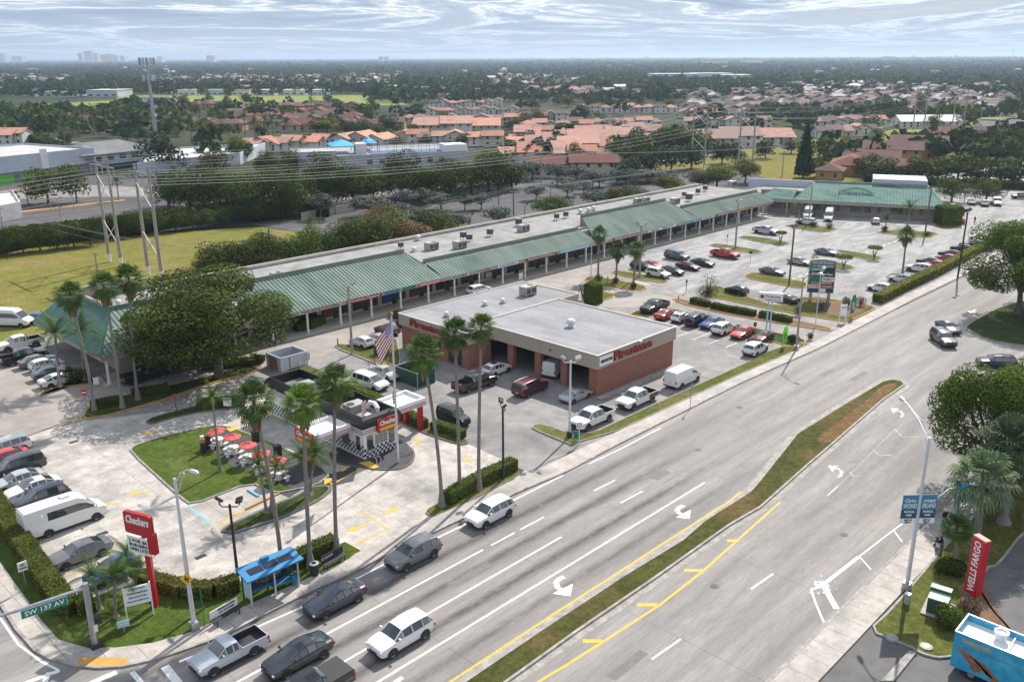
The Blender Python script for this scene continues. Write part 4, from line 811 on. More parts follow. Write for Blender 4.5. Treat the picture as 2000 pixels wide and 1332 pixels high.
# rooftop machines ------------------------------------------------------------------
def rooftop(x, y, z, s, kind, label, rz=0, grp=None):
    c = G(x, y, z); t = thing('air_conditioner' if kind != 'vent' else 'roof_vent', c, label, 'air conditioner' if kind != 'vent' else 'roof vent', grp, rz)
    b = MB()
    if kind == 'pack':
        b.cbox(0,0,.18,1.9*s,1.2*s,1.0*s); b.build('cabinet', 'ac', t)
        b = MB(); b.cbox(-.45*s,-.605*s,.35,.7*s,.02,.6*s); b.cbox(.45*s,-.605*s,.35,.7*s,.02,.6*s); b.disc((.4*s,0,.18+1.0*s+.02), (0,0,1), .38*s, .05, 14); b.build('grille', 'ac_dark', t)
        b = MB(); b.cbox(-.8*s,0,0,.12,1.3*s,.18); b.cbox(.8*s,0,0,.12,1.3*s,.18); b.build('stand', 'ac', t)
    elif kind == 'cond':
        b.cbox(0,0,.45,.9*s,.9*s,.95*s); b.build('cabinet', 'ac_dark', t)
        b = MB(); b.cbox(0,0,.452+.95*s,.94*s,.94*s,.06); b.disc((0,0,.55+.95*s), (0,0,1), .32*s, .08, 14); b.build('fan', 'ac', t)
        b = MB()
        for a in (-1,1):
            for q in (-1,1): b.cbox(a*.38*s,q*.38*s,0,.06,.06,.45)
        b.build('stand', 'ac', t)
    else:
        b.lathe([(.30*s,0),(.30*s,.45*s),(.48*s,.5*s),(.52*s,.75*s),(.36*s,.95*s),(0,1.0*s)], 14); b.build('hood', 'steel_light', t, 40)
        b = MB(); b.cbox(0,0,-.02,.9*s,.9*s,.16); b.build('kerb_box', 'ac', t)
    return t
Z = 5.36; rs = []
for x, y, s, k in ((630,538,1.1,'pack'),(783,487,.8,'cond'),(816,470,1.1,'vent'),(843,488,1.2,'pack'),(898,485,1.2,'pack'),(905,468,1,'cond'),(917,472,.9,'cond'),(957,462,1,'cond'),(808,492,.9,'vent'),(1013,442,1.1,'cond'),(1022,452,1.2,'pack'),(1087,430,.9,'cond'),(1105,426,.9,'cond'),(1133,418,1.1,'vent'),(1149,415,1.1,'vent'),(1159,412,1.1,'vent'),(1245,397,1,'pack'),(1262,394,.9,'pack'),(1318,398,1.2,'pack'),(1336,386,.9,'cond'),(1345,393,1.3,'cond'),(1352,384,.9,'vent'),(1363,380,1,'cond'),(1377,374,1,'cond'),(1430,364,1.2,'pack'),(205,605,1,'pack'),(231,597,.9,'vent'),(540,545,.9,'pack')):
    rs.append(rooftop(x, y, Z, s, k, '', grp='machines on the arcade roof'))
label_row(rs, 'grey machine on the flat arcade roof, # up there')
rooftop(1031,576,4.93,1.2,'pack','big silver air conditioner alone on the rear roof of the tyre shop')
for x, y, lb in ((1115,640,'round white vent hood in the middle of the front tyre shop roof'),(947,597,'small left vent hood of the pair on the rear tyre shop roof'),(982,592,'small right vent hood of the pair on the rear tyre shop roof'),(872,618,'small vent hood by the left palms on the tyre shop roof edge')):
    rooftop(x, y, 4.95 if y > 600 else 4.9, 1.2 if x == 1115 else .7, 'vent', lb)
# --- tyre shop ---------------------------------------------------------------------
ts = thing('tyre_shop', (84,72,0), 'brick tyre shop with beige fascia, grey flat roof and open garage bays beside the road', 'building'); ts['world_parts'] = 1
w_ = MB(); w_.box(76.6,92.2,60,60.3,0,3.4); w_.box(91.9,92.2,60.3,79.7,0,3.4); w_.box(84,84.25,60.3,79.7,0,4.6)
for y in (60.3,64.75,69.0,73.7,78.2): w_.box(76.6,77.2,y,y+.95,0,3.4)
w_.box(76.6,77.2,79.15,79.7,0,3.4)
w_.box(72.6,72.9,77.8,90.7,0,3.4); w_.box(72.9,76.6,77.8,78.1,0,3.4); w_.box(72.6,96.7,90.7,91,0,3.4); w_.box(96.4,96.7,80,90.7,0,3.4); w_.box(92.2,96.4,80,80.3,0,3.4)
att(ts, w_, 'brick_wall', 'brick')
f = MB(); f.box(76.3,92.4,59.8,60.05,3.4,5.15); f.box(76.3,76.55,60.05,79.9,3.4,5.15); f.box(92.15,92.4,60.05,79.9,3.4,5.15); f.box(76.55,92.15,79.65,79.9,3.4,5.15)
f.box(72.3,72.55,77.5,91.2,3.35,4.95); f.box(72.55,76.3,77.5,77.75,3.35,4.95); f.box(72.55,97,90.95,91.2,3.35,4.95); f.box(96.75,97,79.9,90.95,3.35,4.95); f.box(92.4,96.75,79.9,80.1,3.35,4.95)
att(ts, f, 'fascia', 'tan_stucco')
c_ = MB(); c_.box(76.22,92.48,59.72,59.84,5.15,5.2); c_.box(76.22,76.34,59.84,79.9,5.15,5.2); c_.box(92.36,92.48,59.84,79.9,5.15,5.2); c_.box(76.34,92.36,79.86,80,5.15,5.2); c_.box(72.22,72.4,77.42,91.28,4.95,5.0); c_.box(72.4,97.08,91.16,91.28,4.95,5.0); c_.box(96.96,97.08,79.82,91.16,4.95,5.0)
att(ts, c_, 'coping', 'steel_light')
r_ = MB(); r_.box(76.55,92.15,60.05,79.65,4.95,5.06); r_.prism([(72.55,77.75),(76.3,77.75),(76.3,79.9),(96.75,80.1),(96.75,90.95),(72.55,90.95)], 4.75, 4.87)
att(ts, r_, 'flat_roof', 'membrane')
r_ = MB().box(77.2,84,60.3,79.7,.01,.03); att(ts, r_, 'floor', 'lot')
g = MB(); g.box(72.56,72.60,83,85.6,.6,2.6); g.box(72.56,72.60,79,81.5,.3,2.6); g.box(76.64,76.9,79.0-3.9+4.1,79.15,.2,2.9); att(ts, g, 'office_window', 'glass_store')
for (n_, o, xd, wd, sz) in (('Firestone',(83.1,59.74,4.3),(1,0,0),7.6,1.45), ('Firestone',(72.26,84.9,4.15),(0,-1,0),7.8,1.3)):
    fit(n_, wd, sz, o, xd, (0,0,1), 'letter_red', ts, depth=.12, bold=.05)
b = MB().box(76.6,79.05,59.66,59.795,3.75,4.9); sg = att(ts, b, 'sign_panel', 'white_plain'); fit('BRIDGESTONE', 2.2, .5, (77.82,59.64,4.3), (1,0,0), (0,0,1), 'black', ts, depth=.01, bold=.02, shear=.2)
b = MB().box(84.2,84.7,59.5,59.72,5.0,5.12); att(ts, b, 'lamp', 'steel_light')
b = MB(); b.box(76.2,76.28,66.9,67.3,4.15,4.3); att(ts, b, 'lamp', 'near_black')
b = MB().box(82,95,57.9,58.1,0,.12); b.box(77.5,95,57.95,58.05,0,.1); 
structure('kerb', MB().prism(GP([(1165,778),(1175,782),(1322,722),(1312,716)]), 0, .12), 'kerb')
# --- burger kiosk --------------------------------------------------------------------
bk = thing('burger_kiosk', (49,72,0), 'small chequered drive-in burger kiosk with a black rounded roof parapet and two side canopies', 'building'); bk['world_parts'] = 1
x0, x1, y0, y1 = 47.1, 51.3, 65.8, 83
b = MB(); b.box(x0,x1,y0,y1,.12,2.75); att(bk, b, 'wall', 'white_plain')
def checker(b, p, u, v, nu, nv, s):      # raised black squares of a chequer band
    p, u, v = Vector(p), Vector(u), Vector(v); nrm = u.cross(v)*.012
    for i in range(nu):
        for j in range(nv):
            if (i+j) % 2:
                a = p+u*i*s+v*j*s; q = [a, a+u*s, a+u*s+v*s, a+v*s]; b.add([k+nrm for k in q], [(0,1,2,3)])
b = MB(); checker(b, (x0,y0,.15), (1,0,0), (0,0,1), 16, 4, .26); checker(b, (x0,y1,.3), (0,-1,0), (0,0,1), 66, 5, .26); checker(b, (x1,y0,.15), (0,1,0), (0,0,1), 30, 4, .26)
att(bk, b, 'chequer_band', 'black')
b = MB(); b.box(x0-.15,x1+.15,y0-.15,y1+.1,2.75,3.4); att(bk, b, 'fascia', 'white_plain')
b = MB()
for z in (2.85,3.08): b.box(x0-.19,x1+.19,y0-.19,y0-.14,z,z+.07); b.box(x0-.19,x0-.14,y0-.19,y1,z,z+.07); b.box(x1+.14,x1+.19,y0-.19,y1,z,z+.07)
att(bk, b, 'stripe', 'letter_red')
b = MB()       # rounded black parapet swept round the roof, two wells inside
prof = [(0,3.4),(-.2,3.42),(-.3,3.6),(-.24,3.95),(-.05,4.3),(.2,4.5),(.34,4.5),(.36,3.5)]
for ya, yb in ((y0-.1,y0+7.4),(y0+9.6,y1+.05)):
    loop = [(x0-.1,ya),(x1+.1,ya),(x1+.1,yb),(x0-.1,yb)]; sg = [(1,1),(-1,1),(-1,-1),(1,-1)]
    V = [(x+dx*i, y+dy*i, z) for (i, z) in prof for (x, y), (dx, dy) in zip(loop, sg)]
    b.add(V, [(k*4+j, k*4+(j+1)%4, (k+1)*4+(j+1)%4, (k+1)*4+j) for k in range(len(prof)-1) for j in range(4)])
att(bk, b, 'parapet', 'black')
b = MB().box(x0,x1,y0,y1,3.4,3.48); att(bk, b, 'flat_roof', 'membrane_pale')
for cx0, cx1, nm in ((42.7,x0-.15,'canopy'),(x1+.15,56.5,'canopy')):
    b = MB(); b.box(cx0,cx1,67.3,67.5,2.8,3.65); b.box(cx0,cx1,70.4,70.6,2.8,3.65); b.box(cx0,cx0+.2,67.5,70.4,2.8,3.65); b.box(cx1-.2,cx1,67.5,70.4,2.8,3.65); b.box(cx0+.2,cx1-.2,67.5,70.4,2.8,3.3)
    for z in (2.92,3.15): b.box(cx0-.04,cx1+.04,67.26,67.3,z,z+.07,1); b.box(cx0-.04,cx0,67.3,70.6,z,z+.07,1)
    att(bk, b, nm, ['white_plain','letter_red'])
for px_, py_ in ((56.0,67.7),(56.0,70.1),(43.1,68.9)):
    b = MB(); b.tube([(px_,py_,0),(px_,py_,2.8)], .32, 16); att(bk, b, 'column', 'red', 40)
for i, xx in enumerate((47.5,50.2)):
    b = MB(); b.box(xx,xx+.75,y0-.03,y0+.02,.95,2.5); w0 = att(bk, b, 'service_window', 'glass'); b = MB(); b.box(xx-.08,xx+.83,y0-.035,y0-.03,2.5,2.6); b.box(xx-.1,xx+.85,y0-.25,y0-.03,.88,.95); att(bk, b, 'window_sill', 'steel_light')
b = MB(); 
for i in range(3): b.box(48.5+i*.52,48.95+i*.52,y0-.05,y0-.02,1.3,2.35)
att(bk, b, 'menu_board', 'stucco_cream')
for k in range(10):
    b = MB().box(48.52+(k%3)*.52,48.93+(k%3)*.52,y0-.055,y0-.05,1.4+(k//3)*.3,1.5+(k//3)*.3)
    if k < 9: att(bk, b, 'menu_panel', 'ac_dark')
b = MB(); b.box(x0-.03,x0,68.2,69.4,.9,2.4); b.box(x0-.03,x0,66.4,67,.9,2.4); att(bk, b, 'side_window', 'glass')
def lozenge_sign(o, xd, w__, h__, parent, txt='Checkers', sub=True):
    xd = Vector(xd); nrm = xd.cross(Vector((0,0,1))); o = Vector(o)
    def panel(cx, cz, ww, hh, off, th, m, nm, r=.18):
        pts = []
        for (sx, sz, a0_) in ((1,1,0),(-1,1,90),(-1,-1,180),(1,-1,270)):
            for a in (0,30,60,90):
                t = R(a0_+a); pts.append((cx+sx*(ww/2-r)+r*math.cos(t), cz+sz*(hh/2-r)+r*math.sin(t)))
        b = MB(); n = len(pts); f0 = [o+xd*p+Vector((0,0,q))+nrm*off for p, q in pts]; f1 = [v+nrm*th for v in f0]
        b.add(f0+f1, [tuple(range(n-1,-1,-1)), tuple(range(n, 2*n))]+[(i,(i+1)%n,n+(i+1)%n,n+i) for i in range(n)]); return att(parent, b, nm, m)
    panel(0, 0, w__, h__, 0, .28, 'red', 'sign_panel'); 
    if sub: panel(0, -h__*.28, w__*.82, h__*.24, .28, .03, 'yellow', 'sign_strip', .05)
    fit(txt, w__*.84, h__*.5, o+nrm*.3+Vector((0,0,h__*.16)), xd, (0,0,1), 'white_plain', parent, depth=.02, bold=.02, shear=.25)
lozenge_sign((49.9,y0-.2,3.3), (1,0,0), 2.7, 1.35, bk); lozenge_sign((42.6,69,3.1), (0,-1,0), 2.7, 1.35, bk)
for i, (xx, yy) in enumerate(((x0+.2,y0+.2),(x1-.2,y0+.2),(x1-.3,y1-.6))):
    t = thing('chequered_flag', (xx,yy,4.75), ['red chequered pennant hanging at the front left corner of the kiosk parapet','black chequered pennant at the front right corner of the kiosk parapet','black and white chequered flag flying at the rear of the kiosk roof'][i], 'flag', 'chequered flags on the kiosk')
    b = MB().bar((0,0,-.3),(0,0,1.5),.025); b.build('flagpole', 'steel_light', t)
    b = MB(); nx, ny = (3,9) if i < 2 else (8,5)
    s_ = .16
    for a in range(nx):
        for c in range(ny):
            y_ = .05*math.sin(a*1.3+c*.7); b.add([(a*s_,y_,1.45-c*s_),((a+1)*s_,.05*math.sin((a+1)*1.3+c*.7),1.45-c*s_),((a+1)*s_,.05*math.sin((a+1)*1.3+(c+1)*.7),1.45-(c+1)*s_),(a*s_,.05*math.sin(a*1.3+(c+1)*.7),1.45-(c+1)*s_)], [(0,1,2,3)], (a+c)%2)
    b.build('cloth', [['white_plain','red'],['white_plain','black'],['white_plain','black']][i], t)
def ac_on(x, y, z, lb): 
    t = thing('air_conditioner', (x,y,z), lb, 'air conditioner'); b = MB(); b.cbox(0,0,0,2.0,1.5,.8); b.build('cabinet', 'ac', t); b = MB(); b.disc((-.5,0,.82),(0,0,1),.42,.06,16); b.build('fan', 'near_black', t)
ac_on(49.4,70.2,3.48,'flat grey air conditioner in the front roof well of the burger kiosk'); ac_on(49.2,79,3.48,'flat grey air conditioner in the rear roof well of the burger kiosk')
t = thing('exhaust_duct', (50.2,67.4,3.48), 'bent white exhaust duct in the front roof well of the kiosk', 'duct'); b = MB(); b.tube([(0,0,0),(0,0,.8),(.1,.6,1.1),(.1,1.4,1.0),(.1,1.8,.3)], .24, 10); b.build('duct', 'white_plain', t, 40); b = MB(); b.cbox(-1.3,.1,0,.7,.7,.5); b.build('housing', 'steel_light', t)
t = thing('bin_enclosure', (57.6,96.2,0), 'white walled refuse enclosure with a red strip behind the burger kiosk', 'enclosure')
t.scale = (.78,.85,.85)
b = MB(); b.box(-2.6,2.6,-2.1,-1.9,0,2.2); b.box(-2.6,-2.4,-1.9,2,0,2.2); b.box(2.4,2.6,-1.9,2,0,2.2); b.box(-2.4,2.4,1.8,2,0,2.2); b.build('wall', 'pale_blue_wall', t)
b = MB(); b.box(-1.0,-.85,-2.14,-2.1,.3,2.0); b.build('stripe', 'red', t); b = MB(); b.box(-2.4,2.4,-1.9,1.8,0,.05); b.build('floor', 'near_black', t); b = MB().box(-2.68,-2.6,-1.2,1.2,.1,1.9); b.build('gate', 'brick', t)
for y in (64.95,): 
    for x in (46.9,51.0):
        t = thing('handrail', (x,y-.3,.13), ('left' if x < 50 else 'right')+' bent steel handrail in front of the kiosk service window', 'handrail')
        b = MB()
        for o in (0,.5): b.tube([(o,-1.1,0),(o,-1.1,.75),(o,-.9,.95),(o,.4,.95)], .03, 8)
        b.bar((0,-.9,.95),(.5,-.9,.95),.03); b.build('rail', 'chrome', t, 40)
t = thing('bin_enclosure', (65.3,79.6,0), 'dark green screened refuse enclosure beside the tyre shop', 'enclosure', scale=(.62,.95,.85))
b = MB(); b.box(-2.3,2.3,-2.2,-2.1,0,2.1); b.box(-2.3,-2.2,-2.1,2.2,0,2.1); b.box(2.2,2.3,-2.1,2.2,0,2.1); b.box(-2.2,2.2,2.1,2.2,0,2.1); b.build('screen', 'fence_green', t)
b = MB()
for x in (-2.3,0,2.3):
    for y in (-2.2,2.2): b.bar((x,y,0),(x,y,2.3),.05)
b.bar((-2.3,-2.2,2.15),(2.3,-2.2,2.15),.04); b.bar((-2.3,-2.2,2.15),(-2.3,2.2,2.15),.04); b.bar((2.3,-2.2,2.15),(2.3,2.2,2.15),.04); b.bar((-2.3,2.2,2.15),(2.3,2.2,2.15),.04); b.build('frame', 'steel_light', t)
# --- the pale warehouse with lime panels, the academy, the low white building ------
def slab(name, poly, z, wall, roof, label, par=.6, cat='building'):
    P = [Vector((p[0], p[1])) for p in poly]; c = sum(P, Vector((0,0)))/len(P)
    t = thing(name, (c.x,c.y,0), label, cat); t['world_parts'] = 1
    b = MB(); n = len(P)
    if sum(P[i].x*P[(i+1)%n].y-P[(i+1)%n].x*P[i].y for i in range(n)) < 0: P.reverse()
    Q = inset(P, .3); V = [(p.x,p.y,0) for p in P]+[(p.x,p.y,z) for p in P]+[(p.x,p.y,z) for p in Q]+[(p.x,p.y,z-par) for p in Q]
    for k in range(3):
        for i in range(n): b.add([V[k*n+i],V[k*n+(i+1)%n],V[(k+1)*n+(i+1)%n],V[(k+1)*n+i]], [(0,1,2,3)])
    att(t, b, 'wall', wall); b = MB().sheet(Q, z-par+.01); att(t, b, 'flat_roof', roof); return t, P
def wall_quad(t, a, b_, s0, s1, z0, z1, off, m, name):
    a, b_ = Vector(a[:2]), Vector(b_[:2]); d = (b_-a).normalized(); nn = Vector((d.y,-d.x)); b = MB()
    p0, p1 = a+d*s0+nn*off, a+d*s1+nn*off; q0, q1 = a+d*s0-nn*.02, a+d*s1-nn*.02
    b.add([(p0.x,p0.y,z0),(p1.x,p1.y,z0),(p1.x,p1.y,z1),(p0.x,p0.y,z1),(q0.x,q0.y,z0),(q1.x,q1.y,z0),(q1.x,q1.y,z1),(q0.x,q0.y,z1)], [(0,1,2,3),(3,2,6,7),(0,4,5,1),(1,5,6,2),(4,0,3,7)])
    return att(t, b, name, m)
A_, B_ = G(-60,372), G(190,340)
dirn = (B_-A_).normalized(); bk_ = Vector((-dirn.y, dirn.x, 0))
t, P_ = slab('storage_warehouse', [A_, B_, B_+bk_*38, A_+bk_*38], 9.0, 'pale_blue_wall', 'white_roof', 'long pale blue storage warehouse with bright lime green doors at far left')
Lw = (B_-A_).length
wall_quad(t, A_, B_, 0, Lw, 0, 3.9, .12, 'grey_blue_wall', 'wall_base')
for i in range(int(Lw/7.5)): wall_quad(t, A_, B_, 2+i*7.5, 7.3+i*7.5, .2, 3.2, .2, 'lime', 'roller_door')
b = MB()
q = G(95,330,9); wall_quad(t, A_, B_, Lw*.55, Lw*.60, 3.9, 10.2, .6, 'white', 'pier')
t, P_ = slab('office_block', [B_-dirn*4, B_+dirn*26, B_+dirn*26+bk_*20, B_-dirn*4+bk_*20], 7.0, 'pale_blue_wall', 'grey_tile', 'grey glazed office with hipped roof at the right end of the warehouse', .1)
b = MB(); c0 = B_-dirn*6-bk_*1.2; 
a1, a2, a3, a4 = B_-dirn*6-bk_*1.5, B_+dirn*27-bk_*1.5, B_+dirn*27+bk_*21, B_-dirn*6+bk_*21; r1, r2 = B_+dirn*3+bk_*10, B_+dirn*18+bk_*10
b.add([(*a1.xy,6.6),(*a2.xy,6.6),(*a3.xy,6.6),(*a4.xy,6.6),(*r1.xy,10),(*r2.xy,10)], [(0,1,5,4),(1,2,5),(2,3,4,5),(3,0,4)]); att(t, b, 'hipped_roof', 'grey_tile')
wall_quad(t, B_-dirn*4, B_+dirn*26, 4, 22, .3, 2.8, .1, 'glass_house', 'shop_window')
for i in range(4): wall_quad(t, B_-dirn*4, B_+dirn*26, 4+i*5, 6.5+i*5, 4.2, 5.8, .08, 'glass_house', 'window')
t, P_ = slab('flat_building', [G(270,345), G(470,322), G(520,300), G(330,312)], 4.5, 'pale_blue_wall', 'white_roof', 'low white flat-roofed building behind the round dark tree')
t, P_ = slab('flat_building', [G(-80,412), G(30,400), G(45,425), G(-80,450)], 4.0, 'stucco_white', 'white_roof', 'corner of a white flat roof at the left edge by the hedge')
# academy: pale building with a sports court on its roof
a_, b_ = Vector((*G(590,345).xy,0)), Vector((*G(915,330).xy,0)); d_ = (b_-a_).normalized(); k_ = Vector((-d_.y, d_.x, 0)); La = (b_-a_).length
t, P_ = slab('academy', [a_, b_, b_+k_*34, a_+k_*34], 6.4, 'academy_wall', 'stucco_grey', 'pale two storey academy with a fenced blue sports court on its flat roof', .4)
for i in range(7): wall_quad(t, a_, b_, La*.38+i*4.3, La*.38+1.9+i*4.3, 3.0, 4.6, .06, 'glass_house', 'window')
b = MB(); q = [a_+d_*La*.42+k_*4, b_-d_*6+k_*4, b_-d_*6+k_*13, a_+d_*La*.42+k_*13]; b.sheet(q, 6.1); att(t, b, 'sports_court', 'court_blue')
b = MB()
for u_, v_ in zip(q, q[1:]+q[:1]):
    ln = (v_-u_).length
    for i in range(int(ln/3)+1): p = u_+(v_-u_)*(i*3/ln); b.bar((p.x,p.y,6),(p.x,p.y,9.6),.07,0,4)
    for z in (7.2,8.4,9.6): b.bar((u_.x,u_.y,z),(v_.x,v_.y,z),.05,0,4)
att(t, b, 'court_fence', 'near_black')
def rblock(s0, s1, n0, n1, z0, z1, m, nm):
    b = MB(); P4 = [a_+d_*s0+k_*n0, a_+d_*s1+k_*n0, a_+d_*s1+k_*n1, a_+d_*s0+k_*n1]; b.prism(P4, z0, z1); att(t, b, nm, m)
rblock(-1, La*.2, -1.5, 8, 0, 8.2, 'academy_wall', 'entrance_tower'); rblock(La*.34, La*.40, 6, 12, 5.5, 9.6, 'stucco_white', 'stair_head'); rblock(La*.86, La*1.0, 1, 9, 5.5, 8.6, 'white', 'stair_head')
b = MB()
for s0, s1, n0, n1 in ((La*.2,La*.35,8,20),(La*.43,La*.5,16,26)):
    P4 = [a_+d_*s0+k_*n0, a_+d_*s1+k_*n0, a_+d_*s1+k_*n1, a_+d_*s0+k_*n1]; c = sum(P4, Vector())/4
    b.add([(p.x,p.y,8.8) for p in P4]+[(c.x,c.y,10.6)], [(0,1,4),(1,2,4),(2,3,4),(3,0,4)])
    for p in P4: b.bar((p.x,p.y,6),(p.x,p.y,8.8),.12)
att(t, b, 'canopy', 'canopy_blue')
fit('Academia', 8, 1.7, a_+d_*6-k_*1.62+Vector((0,0,7)), d_, (0,0,1), 'sign_navy', t, depth=.03, bold=.02)
# ---------------------------------------------------------------- vegetation
def leaf_cloud(rng, centres, radii, n, size, squash=.8, updown=.0, wid=.62):
    """numpy quads: n leaf clumps spread in the shell of each lobe, facing mostly outward"""
    cs = rng.choice(len(centres), n, p=(np.array(radii)**2)/np.sum(np.array(radii)**2))
    C0 = np.array(centres)[cs]; r = np.array(radii)[cs]
    d = rng.normal(size=(n,3)); d /= np.linalg.norm(d, axis=1)[:,None]
    rr = r*(rng.random(n)**.33*.5+.55)
    p = C0+d*rr[:,None]*np.array([1,1,squash])
    nr = d+rng.normal(size=(n,3))*.38; nr /= np.linalg.norm(nr, axis=1)[:,None]
    t = np.cross(nr, rng.normal(size=(n,3))); t /= np.linalg.norm(t, axis=1)[:,None]+1e-9; b = np.cross(nr, t)
    s = size*rng.uniform(.6,1.4,n)[:,None]; 
    bend = nr*s*rng.uniform(-.3,.3,n)[:,None]
    v = np.stack([p-t*s*.9, p-b*s*wid+bend, p+t*s, p+b*s*wid+bend], 1).reshape(-1,3)
    leaf_cloud.lobe = cs
    return v
def quads_mesh(name, v, mats, mi=None):
    n = len(v)//4; me = bpy.data.meshes.new(name); me.vertices.add(len(v)); me.vertices.foreach_set('co', v.astype(np.float32).ravel())
    me.loops.add(n*4); me.loops.foreach_set('vertex_index', np.arange(n*4, dtype=np.int32)); me.polygons.add(n)
    me.polygons.foreach_set('loop_start', np.arange(0, n*4, 4, dtype=np.int32))
    for m in mats: me.materials.append(M[m])
    if mi is not None: me.polygons.foreach_set('material_index', np.array(mi, dtype=np.int32))
    me.update(); me.validate(); return me
TREE = {}
def tree_meshes(kind, leaf, var, detail):
    """unit tree: 1 high, crown radius about .5; returns crown and trunk mesh"""
    key = (kind, leaf, var, detail)
    if key in TREE: return TREE[key]
    rng = np.random.default_rng(var*31+hash(kind) % 97 if False else var*31+len(kind)*7)
    k = {'round':9,'flat':10,'bushy':11,'umbrella':10,'dome':26}[kind]
    cen, rad = [], []
    cz = {'round':.56,'flat':.58,'bushy':.48,'umbrella':.60,'dome':.57}[kind]; az = {'round':.30,'flat':.24,'bushy':.38,'umbrella':.27,'dome':.31}[kind]; ar = {'round':.33,'flat':.36,'bushy':.34,'umbrella':.31,'dome':.40}[kind]
    for i in range(k+(9 if detail > 1 else 4)):
        d = rng.normal(size=3); d /= np.linalg.norm(d); d[2] = d[2] if d[2] > -.75 else -d[2]; q = rng.uniform(*((.8,1.08) if kind == 'dome' else (.55,1.0))) if i else 0
        cen.append((d[0]*ar*q, d[1]*ar*q, cz+d[2]*az*q*(1 if d[2] > 0 else .95))); rad.append({'round':.165,'flat':.15,'bushy':.17,'umbrella':.18,'dome':.135}[kind]*rng.uniform(.65,1.35)*(1.25 if i == 0 else 1))
    n = {0:300, 1:1200, 2:5200, 3:34000}[detail]; sz = {0:.062, 1:.034, 2:.0175, 3:.0092}[detail]
    v = leaf_cloud(rng, cen, rad, n, sz, {'round':.85,'flat':.65,'bushy':.95,'umbrella':.9,'dome':.9}[kind])
    other = {'leaf_dark':'leaf_mid','leaf_mid':'leaf_dark','leaf_bright':'leaf_mid','leaf_brown':'leaf_mid','leaf_rust':'leaf_brown','leaf_yellow':'leaf_bright'}.get(leaf, leaf)
    crown = quads_mesh('crown', v, [leaf, other], (leaf_cloud.lobe % 5 < 2) | (rng.random(n) < .12))
    b = MB(); zc = cz-.05
    b.tube([(0,0,-.02),(.008,.005,.15),(-.004,.008,.3),(0,0,zc)], [.030,.022,.019,.013], 7)
    if detail > 0:
        for c, r in list(zip(cen, rad))[:8 if detail < 2 else 14]:
            b.tube([(0,0,.22+.1*rng.random()), (c[0]*.45,c[1]*.45,(.3+c[2])/2), (c[0]*.95,c[1]*.95,c[2])], [.014,.010,.004], 5)
    trunk = mesh('trunk', b.v, b.f, ['bark'], None, 60); TREE[key] = (crown, trunk); return TREE[key]
random.seed(5)
def tree(x, y, h, wd=None, leaf='leaf_dark', kind='round', detail=1, label='', group=None, cat='tree', name='broadleaf_tree', world=None, var=None):
    loc = Vector(world) if world else G(x, y); wd = wd or h*.8
    t = thing(name, loc, label, cat, group, random.random()*6.28, (wd*1.1, wd*1.1, h*.97))
    cr, tr = tree_meshes(kind, leaf, random.randrange(4) if var is None else var, detail); place('trunk', tr, t); place('crown', cr, t); return t
def from_top(x, ytop, ybase): 
    b = G(x, ybase); lo, hi = 0, 60
    for _ in range(40):
        m_ = (lo+hi)/2
        if PX((b.x,b.y,m_))[1] > ytop: lo = m_
        else: hi = m_
    return lo
def wpx(x, y, px): q = G(x, y); return px/F*(q-Vector((0,0,CAM_H))).dot(FW)
# big trees close by
h = from_top(418,528,737); tree(428,737,h,wpx(418,737,335),'leaf_dark','dome',3,'huge dark broadleaf tree standing in front of the arcade near its left end', name='broadleaf_tree', var=1)
tree(372,722,h*.8,wpx(418,737,190),'leaf_dark','bushy',2,'second dark broadleaf tree tight behind the huge one by the arcade', var=2)
tree(1985,615,from_top(1985,425,615),wpx(1985,615,205),'leaf_bright','dome',3,'big bright green tree on the island across the road at upper right', var=0)
tree(1922,955,from_top(1922,708,955),wpx(1922,955,235),'leaf_bright','dome',3,'large bushy tree over the right pavement behind the blue banner lamp', var=3)
tree(2020,900,from_top(2020,700,900),wpx(2020,900,190),'leaf_bright','dome',3,'large bushy tree cut by the right edge beside the car', var=1)
tree(1990,960,from_top(1990,790,960),wpx(1990,960,150),'leaf_dark','round',2,'dark tree behind the silver fan palms at the right edge', var=2)
tree(2045,600,from_top(1985,425,615)*.95,wpx(1985,615,200),'leaf_bright','dome',3,'bright green tree beyond the right edge, behind the island tree', var=2)
# planting behind the arcade, in front of the grass corridor
row = []
for x, yt, yb, pw, lf, dt in ((320,545,585,60,'leaf_mid',1),(395,520,565,70,'leaf_mid',2),(430,482,560,90,'leaf_mid',2),(480,478,550,80,'leaf_mid',2),(505,465,540,70,'leaf_mid',2),(555,470,540,75,'leaf_mid',2),(600,452,535,70,'leaf_bright',2),(640,458,525,70,'leaf_mid',2),(668,440,515,60,'leaf_dark',2),(700,432,510,80,'leaf_mid',2),(735,425,500,80,'leaf_brown',2),(795,430,490,80,'leaf_rust',2),(770,418,480,80,'leaf_bright',2),(835,415,478,70,'leaf_mid',2),(865,410,468,55,'leaf_brown',2),(745,405,470,70,'leaf_rust',2),(720,455,505,60,'leaf_dark',2),(575,495,540,60,'leaf_dark',2),(530,500,552,60,'leaf_dark',2),(455,520,560,70,'leaf_dark',2),(650,480,520,50,'leaf_dark',2)):
    row.append(tree(x,yb,from_top(x,yt,yb)*1.22,wpx(x,yb,pw)*1.3,lf,'bushy',dt,group='bushy trees behind the arcade'))
label_row(row, 'bushy tree behind the arcade roof, # of that planting')
row = []
